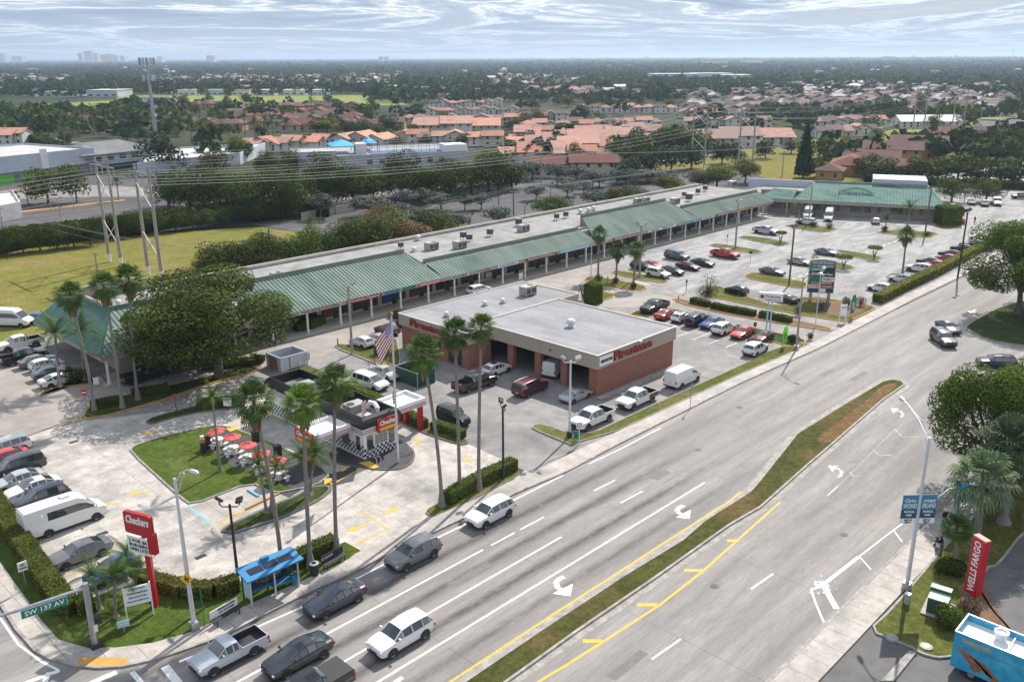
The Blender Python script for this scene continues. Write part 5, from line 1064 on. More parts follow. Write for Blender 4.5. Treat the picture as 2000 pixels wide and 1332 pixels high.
for x, yt, yb, pw, lf in ((1075,376,428,85,'leaf_yellow'),(1210,358,405,75,'leaf_brown'),(1305,335,385,70,'leaf_brown'),(1400,318,368,75,'leaf_brown'),(1365,330,370,60,'leaf_brown'),(1455,308,358,60,'leaf_brown')):
    row.append(tree(x,yb,from_top(x,yt,yb),wpx(x,yb,pw)*1.15,lf if lf != 'leaf_yellow' else 'leaf_bright','round',2,group='trees at the back edge of the arcade'))
label_row(row, 'tree at the arcade back edge, # in that line')
# grey-green trees of the rear car park
row = []
for x, yt, yb, pw in ((628,373,428,60),(722,378,425,85),(775,395,430,60),(792,368,404,45),(833,366,400,45),(862,378,410,55),(908,376,412,42),(940,372,410,40),(972,397,444,60),(895,412,452,55),(1048,360,392,40),(1108,355,384,40),(1140,350,378,30),(1163,368,405,55),(1088,318,360,50),(1125,322,352,40),(1158,330,368,45),(1170,335,365,40),(1222,328,362,50),(1265,330,358,70),(1290,330,355,60),(1245,362,395,45),(1040,310,352,60),(1100,345,365,45),(1205,338,358,45)):
    row.append(tree(x,yb,from_top(x,yt,yb),wpx(x,yb,pw)*1.25,'leaf_olive','umbrella',1,group='grey green trees of the rear car park'))
label_row(row, 'grey green tree behind the arcade, # of its kind')
# dark wood edge behind the corridor
row = []
for x, yt, yb, pw, lf in ((95,320,398,80,'leaf_brown'),(150,318,395,50,'leaf_brown'),(320,255,338,75,'leaf_bluegreen'),(330,330,405,80,'leaf_dark'),(370,322,415,90,'leaf_dark'),(410,320,420,80,'leaf_dark'),(460,330,425,100,'leaf_dark'),(505,335,430,90,'leaf_dark'),(550,320,425,90,'leaf_dark'),(590,340,415,80,'leaf_dark'),(640,305,400,90,'leaf_dark'),(650,345,405,80,'leaf_dark'),(690,330,400,90,'leaf_dark'),(730,335,395,80,'leaf_dark'),(785,300,385,90,'leaf_mid'),(810,335,390,90,'leaf_dark'),(845,335,388,80,'leaf_dark'),(880,320,385,80,'leaf_dark'),(920,325,380,80,'leaf_dark'),(955,300,375,80,'leaf_dark'),(975,285,372,80,'leaf_brown'),(1000,315,370,60,'leaf_dark'),(422,283,330,60,'leaf_brown'),(470,262,315,50,'leaf_dark'),(575,290,345,60,'leaf_dark'),(525,290,345,50,'leaf_dark')):
    row.append(tree(x,yb,from_top(x,yt,yb)*(1.22 if 620 < x < 960 else 1.05),wpx(x,yb,pw)*1.25,lf,'bushy',2 if lf in('leaf_dark','leaf_mid') else 1,group='dark trees beyond the power line corridor'))
label_row(row, 'dark tree beyond the pylon corridor, # in that belt')
row = []
for x, yt, yb, pw, lf in ((1125,270,330,40,'leaf_dark'),(1200,258,320,45,'leaf_dark'),(1240,262,335,60,'leaf_dark'),(1330,235,300,70,'leaf_dark'),(1290,240,300,60,'leaf_dark'),(1365,245,305,60,'leaf_dark'),(1240,240,290,40,'leaf_dark'),(1310,280,335,60,'leaf_bluegreen'),(1270,285,345,60,'leaf_bluegreen'),(1350,280,330,60,'leaf_bluegreen'),(1410,270,320,50,'leaf_bluegreen'),(1435,275,325,40,'leaf_bluegreen'),(1230,300,350,60,'leaf_bluegreen'),(1190,310,345,50,'leaf_bluegreen'),(1495,265,310,40,'leaf_bluegreen'),(1545,270,300,40,'leaf_bluegreen'),(1600,265,310,60,'leaf_dark'),(1630,285,325,60,'leaf_dark'),(1660,262,310,60,'leaf_dark'),(1690,265,300,40,'leaf_dark'),(1600,305,345,40,'leaf_dark'),(1690,295,345,50,'leaf_brown'),(1720,300,350,70,'leaf_dark'),(1785,300,355,60,'leaf_dark'),(1830,300,358,70,'leaf_dark'),(1870,292,355,70,'leaf_dark'),(1910,298,360,70,'leaf_mid'),(1950,300,362,70,'leaf_dark'),(1990,290,360,70,'leaf_dark'),(1930,268,320,60,'leaf_dark'),(1975,262,320,60,'leaf_dark'),(1890,265,310,40,'leaf_bluegreen'),(1710,250,285,30,'leaf_dark'),(1790,255,290,30,'leaf_dark'),(1700,218,258,45,'leaf_dark'),(1880,205,250,50,'leaf_dark'),(1960,238,300,60,'leaf_dark'),(1858,345,395,62,'leaf_dark'),(1925,345,395,64,'leaf_dark')):
    row.append(tree(x,yb,from_top(x,yt,yb),wpx(x,yb,pw)*1.2,lf,'bushy',1 if yb < 390 else 2,group='trees among the houses on the right'))
label_row(row, 'dark tree among houses at right, # of that group')
h = from_top(1568,232,348)
t = thing('norfolk_pine', G(1568,348), 'tall dark conifer standing alone beside the green corridor', 'tree'); b = MB(); b.tube([(0,0,0),(0,0,h*.97)], [.35,.05], 6); b.build('trunk', 'bark', t)
rng = np.random.default_rng(4); cen = []; rad = []
for i in range(26): z = h*(.08+.9*i/26); rr = (1-i/26)**.75*3.4*(.75+.25*(i%2)); [(cen.append((rr*.6*math.cos(a), rr*.6*math.sin(a), z)), rad.append(rr*.5+.2)) for a in (i, i+2.1, i+4.2)]
place('crown', quads_mesh('crown', leaf_cloud(rng, cen, rad, 3500, .42, .45), ['leaf_bluegreen']), t)
row = []
for i, x in enumerate(range(-20, 640, 33)):
    yb = 492-.118*x+(8 if x < 200 else 0); row.append(tree(x, yb, 6.2 if x < 300 else 4.8, 6.5, 'leaf_mid' if i % 3 == 0 else 'leaf_dark', 'bushy', 2, group='overgrown bushes along the corridor edge'))
label_row(row, 'overgrown dark bush on the corridor edge, # of that row')
# hedges --------------------------------------------------------------------------
def hedge(pts, w_, h_, leaf, label, n=None, z=.12, size=.07, world=False, cat='hedge'):
    P = [Vector(p[:2]) for p in (pts if world else GP(pts))]; L_ = sum((P[i+1]-P[i]).length for i in range(len(P)-1))
    c = P[0]; t = thing('hedge', (c.x,c.y,z), label, cat); rng = np.random.default_rng(int(abs(c.x*7+c.y))); V = []
    N_ = n or int(min(12000, L_*(w_+2*h_)*120))
    b = MB()
    for i in range(len(P)-1):
        a, e = P[i]-c, P[i+1]-c; ln = (e-a).length; d = (e-a)/ln; nn = Vector((-d.y, d.x)); k = int(N_*ln/L_)
        u_ = rng.random(k)*ln; per = rng.random(k)*(w_+2*h_)
        off = np.where(per < h_, -w_/2, np.where(per < h_+w_, per-h_-w_/2, w_/2)); zz = np.where(per < h_, per, np.where(per < h_+w_, h_, per-h_-w_))
        off = off*rng.uniform(.86,1.07,k); zz = zz*rng.uniform(.9,1.05,k)+.05*np.sin(u_*1.7)
        p = np.stack([a.x+d.x*u_+nn.x*off, a.y+d.y*u_+nn.y*off, zz], 1)
        q = rng.normal(size=(k,3)); q /= np.linalg.norm(q, axis=1)[:,None]; r_ = np.cross(q, rng.normal(size=(k,3))); r_ /= np.linalg.norm(r_, axis=1)[:,None]
        s_ = size*rng.uniform(.6,1.5,k)[:,None]; V.append(np.stack([p-q*s_, p-r_*s_*.7, p+q*s_, p+r_*s_*.7], 1).reshape(-1,3))
        m_ = w_*.5-.06; b.prism([a-nn*m_-d*.0, e-nn*m_, e+nn*m_, a+nn*m_], 0, h_*.94)
    V = np.concatenate(V); me = quads_mesh('foliage', V, [leaf] if isinstance(leaf, str) else leaf, None if isinstance(leaf, str) else rng.integers(0, len(leaf), len(V)//4))
    place('foliage', me, t); b.build('inner_foliage', 'leaf_dark', t); return t
hedge([(-30,960),(10,1018),(75,1118),(128,1192)],1.5,1.2,['leaf_hedge','leaf_hedge','leaf_mid','leaf_hedge_orange'],'clipped hedge along the left pavement beside the parked vans',size=.06,n=15000)
hedge([(120,1192),(150,1200),(185,1188)],1.4,1.1,'leaf_hedge','short clipped hedge corner under the leaning palms by the street sign')
hedge([(275,1142),(310,1152),(360,1166),(420,1166),(466,1150)],1.2,1.1,['leaf_hedge','leaf_hedge','leaf_hedge_orange'],'clipped hedge with orange tips between the red sign pole and shelter')
hedge([(572,1110),(612,1090),(656,1070)],1.2,1.1,'leaf_hedge','green hedge behind the bench and the blue bus shelter')
hedge([(872,985),(900,968),(935,948),(1004,916)],1.2,1.1,'leaf_hedge','square clipped green hedge at the foot of the three road palms')
hedge([(690,768),(760,800),(830,838)],1.0,1.0,'leaf_hedge','clipped hedge along the right side of the burger kiosk')
hedge([(846,838),(875,846),(905,858)],1.0,.9,'leaf_hedge','low hedge in front of the black off-road car')
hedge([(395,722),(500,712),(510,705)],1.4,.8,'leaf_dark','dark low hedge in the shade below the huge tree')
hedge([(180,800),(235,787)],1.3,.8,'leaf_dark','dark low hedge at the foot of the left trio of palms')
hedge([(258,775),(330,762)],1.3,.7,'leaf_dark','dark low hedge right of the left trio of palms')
hedge([(385,800),(440,793),(470,790)],1.6,.9,'leaf_mid','rounded low hedge on the kerbed island by the menu board')
hedge([(1712,592),(1760,568),(1830,535),(1900,497),(1990,452)],1.6,1.35,['leaf_yellow','leaf_yellow','leaf_hedge_orange','leaf_hedge'],'long yellow and orange clipped hedge between the car park and the avenue',size=.11,n=9000)
hedge([(1350,592),(1385,600)],1.1,.8,'leaf_mid','short left piece of the low hedge in the entrance divider',size=.09)
hedge([(1390,602),(1440,612),(1475,618)],1.1,.8,'leaf_mid','middle piece of the low hedge in the entrance divider',size=.09)
hedge([(1484,619),(1515,625),(1545,631)],1.1,.8,'leaf_mid','right piece of the low hedge in the entrance divider',size=.09)
hedge([(577,648),(600,644),(628,632)],1.8,1.2,'leaf_mid','leafy green hedge in front of the liquor shop of the arcade')
hedge([(-40,500),(60,478),(150,468),(260,455),(340,440),(440,428),(560,425),(640,420)],5.5,3.6,['leaf_dark','leaf_mid'],'tall dark overgrown hedge along the far side of the grass corridor',n=16000,size=.32)
hedge([(1690,355),(1780,362),(1880,366),(2020,372)],3,2.2,'leaf_dark','dark hedge behind the far end of the arcade beside the street',n=3000,size=.3)
hedge([(0,262),(40,268),(120,300)],5,4,'leaf_dark','dark scrub on the left edge above the warehouse',n=2000,size=.5)
def bush(x, y, r, h_, leaf, label, name='shrub', shape='ball', n=900, size=.09, z=.11, bare=False):
    t = thing(name, G(x, y, z), label, 'shrub'); rng = np.random.default_rng(int(x+y)); 
    if shape == 'cup':
        cen = [(r*.62*math.cos(a), r*.62*math.sin(a), h_*.78) for a in np.arange(0,6.28,.7)]+[(0,0,h_*.8)]; rad = [r*.36]*len(cen); v = leaf_cloud(rng, cen, rad, n, size, .55)
    elif shape == 'box':
        cen = [(a,c,q) for a in (-r*.55,0,r*.55) for c in (-r*.5,0,r*.5) for q in (h_*.45,h_*.78)]; v = leaf_cloud(rng, cen, [r*.42]*len(cen), n, size, .8)
    else:
        cen = [(rng.uniform(-.4,.4)*r, rng.uniform(-.4,.4)*r, h_*rng.uniform(.35,.65)) for _ in range(6)]; v = leaf_cloud(rng, cen, [r*.62]*6, n, size, h_/(2*r)+.25)
    b = MB()
    for a in np.arange(0,6.28,1.05): b.tube([(0,0,0),(r*.2*math.cos(a),r*.2*math.sin(a),h_*.35),(r*.5*math.cos(a),r*.5*math.sin(a),h_*.75)], [.07,.05,.02], 5)
    b.build('stem', 'bark', t); place('foliage', quads_mesh('foliage', v, [leaf]), t); return t
q = G(1158,592); hedge([(q.x-1.1,q.y),(q.x+1.1,q.y)],2.2,3.0,'leaf_bright','tall square clipped shrub behind the tyre shop roof',n=3800,size=.12,world=True,cat='shrub')
bush(1110,600,1.4,3.4,'leaf_olive','sparse twiggy shrub left of the square clipped shrub','shrub','ball',260,.09); bush(1138,585,1.4,3.6,'leaf_olive','second sparse twiggy shrub touching the square clipped shrub','shrub','ball',260,.09)
bush(1383,575,1.6,4.4,'leaf_olive','bare twiggy small tree at the corner of the plaza sign island','shrub','ball',420,.09); bush(1383,577,1.9,1.5,'leaf_dark','dark low shrub under the bare twiggy tree')
for x, y, lb in ((1590,521,'small airy light green tree beside the beige car'),): bush(x,y,1.1,2.8,'leaf_bright',lb,n=350)
for x, y, r, lb in ((1524,474,1.3,'far left'),(1647,524,1.7,'nearest and widest'),(1707,505,1.5,'middle')): bush(x,y,r,2.8,'leaf_hedge',lb+' cup-shaped clipped tree on the car park islands','topiary','cup',1600)
q = G(1850,438); hedge([(q.x-1.8,q.y+1.6),(q.x+1.8,q.y-1.6)],4,4,['leaf_hedge','leaf_bright'],'big square clipped shrub at the right end of the arcade',n=5000,size=.2,world=True,cat='shrub')
for x, y, lb in ((1169,548,'left'),(1202,552,'middle'),(1237,563,'right')): bush(x,y,.8,1.0,'leaf_dark',lb+' little round shrub at the palms behind the tyre shop',n=400)
for x, y, lb in ((1560,438,'left small round shrub below the far white vans'),(1590,443,'middle small round shrub below the far white vans'),(1620,446,'right small round shrub below the far white vans'),(1728,451,'small round shrub under the short palm near the arcade'),(1811,461,'small round shrub at the base of the far lamp')): bush(x,y,1.1,1.1,'leaf_dark',lb,n=400)
bush(1547,668,.9,1.1,'leaf_dark','dark round shrub behind the lime feather flag'); bush(1583,662,.6,.9,'leaf_mid','small shrub at the kerb tip near the lime feather flag',n=300)
bush(1845,1222,1.25,1.5,'leaf_mid','leafy green shrub in front of the green transformer cabinet',n=2600,size=.07); bush(1860,1120,1.3,1.2,'leaf_dark','dark shrub behind the green transformer cabinet',n=2200,size=.08)
for x, y, r, lb in ((1560,615,.9,'left spiky shrub in the bed of the plaza sign'),(1604,606,1.1,'middle spiky shrub in the bed of the plaza sign'),(1655,600,1.0,'spiky shrub beside the dark feather flag'),(1680,598,.9,'reddish shrub at the right of the plaza sign bed')): bush(x,y,r,1.7,'leaf_olive' if x < 1670 else 'leaf_rust',lb,n=500)
bush(620,770,.8,1.3,'leaf_bright','small bright shrub behind the kiosk beside the chequered flag',n=500)
bush(1895,1185,.9,.6,'leaf_rust','low reddish plants around the foot of the red bank sign',n=500)
for x, y, r, lb in ((160,742,1.4,'left'),(140,748,1.0,'right')): bush(x,y,r,1.6,'leaf_dark',lb+' dark shrub at the corner of the arcade by the small flag',n=700)
# palms -----------------------------------------------------------------------------
def fan_palm_meshes(var, leaf):
    rng = random.Random(var); b = MB()
    for i in range(50):
        az = i*2.399+rng.random()*.5; el = math.radians(84-i*2.9+rng.uniform(-8,8)); pl = rng.uniform(.9,1.35); fr = rng.uniform(.7,1.0)
        d = Vector((math.cos(az)*math.cos(el), math.sin(az)*math.cos(el), math.sin(el))); base = d*pl+Vector((0,0,.1)); side = Vector((-math.sin(az), math.cos(az), 0)); up = side.cross(d)*-1
        b.add([Vector((0,0,0))+side*.02, base+side*.03, base-side*.03, -side*.02], [(0,1,2,3)])
        k = 15
        for j in range(k):
            a = (j/(k-1)-.5)*R(250); dr = (d*math.cos(a)+side*math.sin(a)); ln = fr*(.62+.38*math.cos(a*.7)); w_ = .055
            mid = base+dr*ln*.6+up*.05; tip = base+dr*ln+Vector((0,0,-.22*ln-.12*rng.random())); sd = dr.cross(up).normalized()*w_
            b.add([base, mid+sd, tip, mid-sd], [(0,1,2,3)])
    cr = mesh('crown', b.v, b.f, [leaf]); b = MB()
    for i in range(100):
        az = rng.random()*6.28; r0 = .16; z0 = -rng.uniform(0,1.2); ln = rng.uniform(.9,1.7); sp = rng.uniform(.1,.75)*(1+z0*.5); w_ = rng.uniform(.05,.16); s_ = Vector((-math.sin(az), math.cos(az), 0))
        p0 = Vector((r0*math.cos(az), r0*math.sin(az), z0)); p1 = p0+Vector((math.cos(az)*sp, math.sin(az)*sp, -ln*.55)); p2 = p0+Vector((math.cos(az)*sp*.8, math.sin(az)*sp*.8, -ln))
        b.add([p0+s_*w_*.3, p1+s_*w_, p2+s_*w_*.4, p2-s_*w_*.4, p1-s_*w_, p0-s_*w_*.3], [(0,1,4,5),(1,2,3,4)])
    return cr, mesh('dead_fronds', b.v, b.f, ['palm_dead'])
def feather_palm_meshes(var, leaf, n=17, droop=1.0, ln0=2.6):
    rng = random.Random(var+50); b = MB()
    for i in range(n):
        az = i*2.399; el = R(78-(i/n)*75+rng.uniform(-8,8)); L0 = ln0*rng.uniform(.85,1.1); prev = Vector((0,0,0)); d = Vector((math.cos(az)*math.cos(el), math.sin(az)*math.cos(el), math.sin(el))); side = Vector((-math.sin(az), math.cos(az), 0)); S_ = 11
        for s_ in range(S_):
            nx = prev+d*(L0/S_); d = (d+Vector((0,0,-.13*droop))).normalized(); b.add([prev+side*.025, nx+side*.02, nx-side*.02, prev-side*.025], [(0,1,2,3)])
            if s_ > 0:
                t = s_/S_; ll = .62*math.sin(math.pi*(.12+.84*t))
                for q in (0,.34,.67):
                    pp = prev.lerp(nx, q)
                    for sg in (1,-1):
                        tip = pp+side*sg*ll*.86+d*ll*.42+Vector((0,0,-.28*ll)); b.add([pp-d*.028, pp+d*.03, tip], [(0,1,2)])
            prev = nx
    return mesh('crown', b.v, b.f, [leaf])
PALM = {}
def palm(bx, by, tx, ty, label, leaf='palm_leaf', s_=1.0, kind='fan', r=(.34,.17), group=None, curve=.0, base=None, h=None, name=None, crown_s=None, dead=True):
    c0 = base or G(bx, by, .1); 
    if h is None: h = from_top(bx, ty, by)
    # where the crown centre stands, at the depth of the foot, along the view ray
    T = G(tx, ty, h) if abs(h-CAM_H) > 2 else c0+Vector((0,0,h))
    off = (T-Vector((c0.x,c0.y,h))); off.z = 0
    if off.length > h*.18: off = off.normalized()*h*.18
    v_ = random.randrange(5); key = (kind, leaf, v_)
    if key not in PALM: PALM[key] = fan_palm_meshes(v_, leaf) if kind == 'fan' else (feather_palm_meshes(v_, leaf), None)
    cr, dd = PALM[key]; t = thing(name or ('fan_palm' if kind == 'fan' else 'feather_palm'), c0, label, 'palm', group)
    pts = []; rr = []
    for i in range(11):
        k = i/10; q = off*(k**1.6); bow = off.cross(Vector((0,0,1)))*curve*math.sin(math.pi*k); pts.append(Vector((q.x+bow.x, q.y+bow.y, h*k))); rr.append((r[0]*(1+1.2*max(0,.10-k)/.10)*(1-k)+r[1]*k)*(1+.05*math.sin(i*2.1)))
    b = MB(); b.tube(pts, rr, 10); b.build('trunk', 'palm_bark', t, 60)
    cs = (crown_s or 1.0)*s_; o = place('crown', cr, t, pts[-1]); o.scale = (cs,cs,cs*random.uniform(.85,1.1)); o.rotation_euler = (random.uniform(-.12,.12),random.uniform(-.12,.12),random.random()*6)
    if dd and dead: o = place('dead_fronds', dd, t, pts[-1]); o.scale = (cs*.9,)*3
    return t
def palmf(*a, **k): return palm(*a, kind='feather', **k)
for bx, by, tx, ty, lb, cs in ((552,1120,497,790,'tall fan palm rising from behind the blue bus shelter',1.42),(607,1108,592,795,'tall fan palm beside the litter bin, middle of three near the shelter',1.38),(658,1078,655,752,'tall fan palm beside the advert bench, right of three near the shelter',1.42),(863,988,826,694,'tall leaning fan palm at the left end of the square road hedge',1.4),(898,962,888,655,'tall fan palm in the middle of the square road hedge',1.32),(935,955,940,645,'tall straight fan palm, right one above the square road hedge',1.25)):
    palm(bx,by,tx,ty,lb,'palm_leaf_bright' if bx in (607,) else 'palm_leaf',crown_s=cs*.67,r=(.18,.12),curve=.12,dead=True)
for bx, by, tx, ty, lb in ((185,800,137,582,'left tall fan palm of the trio before the left end of the arcade'),(240,796,203,562,'middle tall fan palm of the trio before the left end of the arcade'),(270,780,252,550,'right tall fan palm of the trio before the left end of the arcade')):
    palm(bx,by,tx,ty,lb,crown_s=1.05,r=(.17,.12),curve=.1)
palmf(118,755,108,655,'feather palm among the parked cars by the arcade corner',crown_s=1.35,r=(.2,.14)); palmf(166,742,158,650,'feather palm close to the green roof corner',crown_s=1.25,r=(.18,.12))
palmf(430,920,415,778,'slender feather palm on a thin pale trunk in the triangular lawn',crown_s=.85,r=(.13,.09))
for bx, by, tx, ty, lb, cs in ((520,1000,505,912,'leaning feather palm on the dark kerbed island, left of three',.85),(604,968,592,890,'feather palm on the dark kerbed island near the umbrellas',.8),(607,965,632,888,'feather palm leaning right on the dark kerbed island',.8),(530,995,542,915,'feather palm just behind the leaning one on the dark kerbed island',.7)): palmf(bx,by,tx,ty,lb,crown_s=cs,r=(.14,.09))
for bx, by, tx, ty, lb, cs in ((196,1190,180,1130,'short arching palm nearest the traffic signal pole',.8),(227,1204,225,1130,'short arching palm in the middle behind the white board',.85),(264,1165,285,1118,'short arching palm leaning right toward the red sign pole',.7),(248,1130,247,1085,'short arching palm over the bright blue parked car',.75)): palmf(bx,by,tx,ty,lb,crown_s=cs,r=(.12,.09))
for bx, by, tx, ty, lb in ((1168,542,1170,460,'small fan palm left of three behind the tyre shop'),(1203,548,1207,492,'small fan palm in the middle of three behind the tyre shop'),(1237,558,1244,490,'small fan palm right of three behind the tyre shop'),(1762,538,1770,462,'fan palm standing behind the white cars at the yellow hedge')): palm(bx,by,tx,ty,lb,'palm_leaf',crown_s=.95,r=(.2,.14),dead=True)
for bx, by, tx, ty, lb, cs in ((1772,442,1777,408,'drooping yellow palm before the far arcade wing',1.1),(1729,450,1731,430,'short dark feather palm before the far arcade wing',.9),(1560,437,1561,405,'thin palm beside the far white vans',.7)): palmf(bx,by,tx,ty,lb,crown_s=cs,r=(.16,.12))
palm(1905,1062,1918,945,'large silvery cabbage palm above the red bank sign','palm_leaf_silver',crown_s=1.55,r=(.3,.26),dead=False); palm(1866,1095,1868,1035,'small young cabbage palm left of the red bank sign','palm_leaf',crown_s=.75,r=(.14,.12),dead=False)
palm(1960,1020,1972,872,'silvery cabbage palm behind the large one at the right edge','palm_leaf_silver',crown_s=1.45,r=(.3,.24),dead=False); palm(2010,1010,2012,905,'silvery cabbage palm cut by the right edge of the picture','palm_leaf_silver',crown_s=1.4,r=(.3,.24),dead=False)
rp = []; random.seed(8)
for x, y in ((15,275),(45,262),(95,265),(120,262),(150,280),(165,258),(185,262),(210,255),(232,258),(260,250),(150,250),(105,245),(330,262),(360,262),(415,265),(432,262),(500,285),(520,280),(535,285),(560,280),(130,300),(395,290),(375,280),(610,232),(730,240),(1850,172+60),(645,225),(480,275),(60,245),(25,240)):
    rp.append(palm(x,y,x,y-40,'','palm_leaf',crown_s=2.0,kind='feather',r=(.3,.2),group='royal palms among the far houses',base=None,h=random.uniform(9,12),name='royal_palm'))
label_row(rp, 'royal palm among far red roofs, # of that kind')
for x, y, lb in ((55,400,'palm at the left edge beside the warehouse car park'),(232,390,'small palm in the warehouse car park near the tall pylons'),(352,400,'small palm before the dark wood right of the pylons'),(610,478,'dark palm in the planting behind the arcade')): palmf(x,y,x,y-25,lb,crown_s=1.1,r=(.18,.12),h=5)
# ---------------------------------------------------------------- lamps, poles, wires
def cobra(x, y, ytop, label, armdir, arm=2.6, banner=False, m='steel_light', two=False):
    h = from_top(x, ytop, y); t = thing('street_lamp', G(x, y, .12), label, 'street lamp'); b = MB(); b.tube([(0,0,0),(0,0,h)], [.17,.09], 10); b.build('pole', m, t, 50)
    b = MB(); b.cbox(0,0,0,.55,.55,.6); b.build('base', 'steel', t)
    d = Vector((math.cos(armdir), math.sin(armdir), 0)); b = MB(); b.tube([(0,0,h-.4), d*arm*.4+Vector((0,0,h+.5)), d*arm*.8+Vector((0,0,h+.9)), d*arm+Vector((0,0,h+.95))], .05, 8); b.bar((0,0,h-1.3), d*arm*.62+Vector((0,0,h+.6)), .03); b.build('arm', m, t, 50)
    b = MB(); b.T = Matrix.Translation(d*(arm+.35)+Vector((0,0,h+.9))) @ Matrix.Rotation(armdir, 4, 'Z'); b.tube([(-.4,0,.05),(-.2,0,.05),(.2,0,.02),(.42,0,0)], [.07,.15,.17,.06], 10); b.build('lamp_head', 'steel_light', t, 50)
    return t, h
def at_dir(x, y, z, x2, y2):
    a, c = G(x, y, z), G(x2, y2, z); return math.atan2(c.y-a.y, c.x-a.x)
t, h = cobra(380,1228,935,'grey street lamp with a yellow crossing sign on the left corner pavement',R(-75),1.6)
b = MB(); b.T = Matrix.Rotation(R(225), 4, 'Z'); q = .46; b.add([(.22,0,3.7-.0),( .22,q,4.16),(.22,0,4.62),(.22,-q,4.16),(.20,0,3.7),(.20,q,4.16),(.20,0,4.62),(.20,-q,4.16)], [(0,1,2,3),(7,6,5,4),(0,4,5,1),(1,5,6,2),(2,6,7,3),(3,7,4,0)]); 
s_ = b.build('warning_sign', 'yellow', t); b = MB(); b.T = Matrix.Rotation(R(225), 4, 'Z'); b.box(.225,.235,-.1,-.02,3.95,4.4); b.box(.225,.235,.05,.12,3.9,4.3); b.box(.225,.235,-.16,.16,4.12,4.2); b.build('sign_symbol', 'black', s_)
t, h = cobra(1770,1150,855,'tall street lamp carrying two blue event banners on the right pavement',at_dir(1812,852,12,1735,782),4.6)
dv = Vector((.72,-.69,0)); up = Vector((0,0,1)); nv = dv.cross(up)
for sg in (-1,1):
    b = MB(); o = dv*sg*.12+Vector((0,0,5.55)); w_, hh = 1.15, 2.3
    b.add([o, o+dv*sg*w_, o+dv*sg*w_+up*hh, o+up*hh, o+nv*.03, o+dv*sg*w_+nv*.03, o+dv*sg*w_+up*hh+nv*.03, o+up*hh+nv*.03], [(3,2,1,0),(4,5,6,7),(0,1,5,4),(2,3,7,6),(1,2,6,5),(3,0,4,7)]); bn = b.build('banner', 'sky_sign_blue', t)
    def pn(z0, z1, m): 
        b = MB(); a = o+up*z0-nv*.012*1; k = nv*.056; b.add([a, a+dv*sg*w_, a+dv*sg*w_+up*(z1-z0), a+up*(z1-z0), a+k, a+dv*sg*w_+k, a+dv*sg*w_+up*(z1-z0)+k, a+up*(z1-z0)+k], [(3,2,1,0),(4,5,6,7),(0,1,5,4),(2,3,7,6),(1,2,6,5),(3,0,4,7)]); b.build('banner_band', m, t)
    pn(0, .42, 'white_plain'); pn(.42, 1.1, 'sign_navy')
    cx = o+dv*sg*w_/2+nv*(.05)
    # text faces the camera side
    nf = -nv if nv.dot(Vector((-1,-1,0))) < 0 else nv
    xd = dv if dv.cross(up).dot(nf) > 0 else -dv
    cx = o+dv*sg*w_/2+nf*(.06 if nf == nv else .03)
    for tx_, zz, sz, wd, mm in (('Christ-' if sg < 0 else 'mas',1.85,.42,.85,'white_plain'),('WOND' if sg < 0 else 'ERLAND',1.42,.5,1.0,'white_plain'),('TROPICAL',.95,.22,.8,'white_plain'),('PARK',.68,.2,.45,'white_plain'),('NOV 14',.28,.2,.55,'black'),('JAN 7',.1,.18,.45,'black')):
        me = text_mesh(tx_, sz, depth=.006, bold=.008, shear=.15 if zz > 1.3 else 0); xs_ = [v.co.x for v in me.vertices]; k_ = wd/(max(xs_)-min(xs_)); bpy.data.meshes.remove(me)
        lettering(tx_, sz, cx+up*zz, xd, up, mm, t, xs=k_, depth=.006, bold=.008, shear=.15 if zz > 1.3 else 0)
t, h = cobra(1555,683,542,'pale concrete street lamp beside the lime feather flag at the entrance',R(-100),2.2,m='pole_concrete')
def shoebox(x, y, ytop, label, heads=2, m='near_black', rz=0, hd=.45, pr=.1, base=None):
    h = from_top(x, ytop, y); t = thing('lamp_post', G(x, y, .1), label, 'lamp post', None, rz); b = MB(); b.tube([(0,0,0),(0,0,h)], [pr*1.25,pr], 8); b.build('pole', m, t, 50)
    for i in range(heads):
        sg = 1 if i == 0 else -1; b = MB(); b.tube([(0,0,h-.2),(sg*.55,0,h-.2),(sg*.75,0,h-.0),(sg*.75,0,h+.25)], .05, 6); b.build('arm', m, t)
        b = MB(); b.T = Matrix.Translation((sg*.8,0,h+.3)) @ Matrix.Rotation(.5*sg, 4, 'X') @ Matrix.Rotation(-.5*sg, 4, 'Y'); b.cbox(0,0,0,hd*1.2,hd,.2); b.build('lamp_head', m if m != 'pole_concrete' else 'steel', t)
    if base: b = MB(); b.tube([(0,0,0),(0,0,.6)], .3, 12); b.build('base', base, t)
    return t
shoebox(466,1140,985,'black twin floodlight post behind the blue bus shelter',rz=R(-46)); shoebox(983,935,795,'dark twin floodlight post in the square road hedge',rz=R(60)); shoebox(1112,853,705,'white twin floodlight post on the grass tip by the white pickup',m='steel_light',rz=R(-46),base='near_black')
shoebox(688,690,560,'concrete lamp post beside the white cars near the arcade',1,'pole_concrete',pr=.15); shoebox(1249,540,440,'thick concrete lamp post beside the white car in the middle lot',2,'pole_concrete',pr=.17,rz=R(-46)); shoebox(1436,484,395,'concrete lamp post beside the red pickup',2,'pole_concrete',pr=.17); shoebox(1541,556,445,'brown lamp post on the island by the grey sedan',2,'wood_pole',pr=.15)
shoebox(1154,542,462,'slim pale pole left of the three small palms',1,'steel_light',pr=.07); shoebox(1579,438,362,'concrete lamp post between the far white vans',2,'pole_concrete',pr=.17); shoebox(1806,462,370,'brown lamp post in front of the right end of the wing',2,'wood_pole',pr=.15); shoebox(1870,545,415,'black street lamp post over the yellow hedge',2,'near_black',pr=.14,hd=.6); shoebox(1883,395,365,'thin black lamp post by the far white cars',1,'near_black',pr=.08)
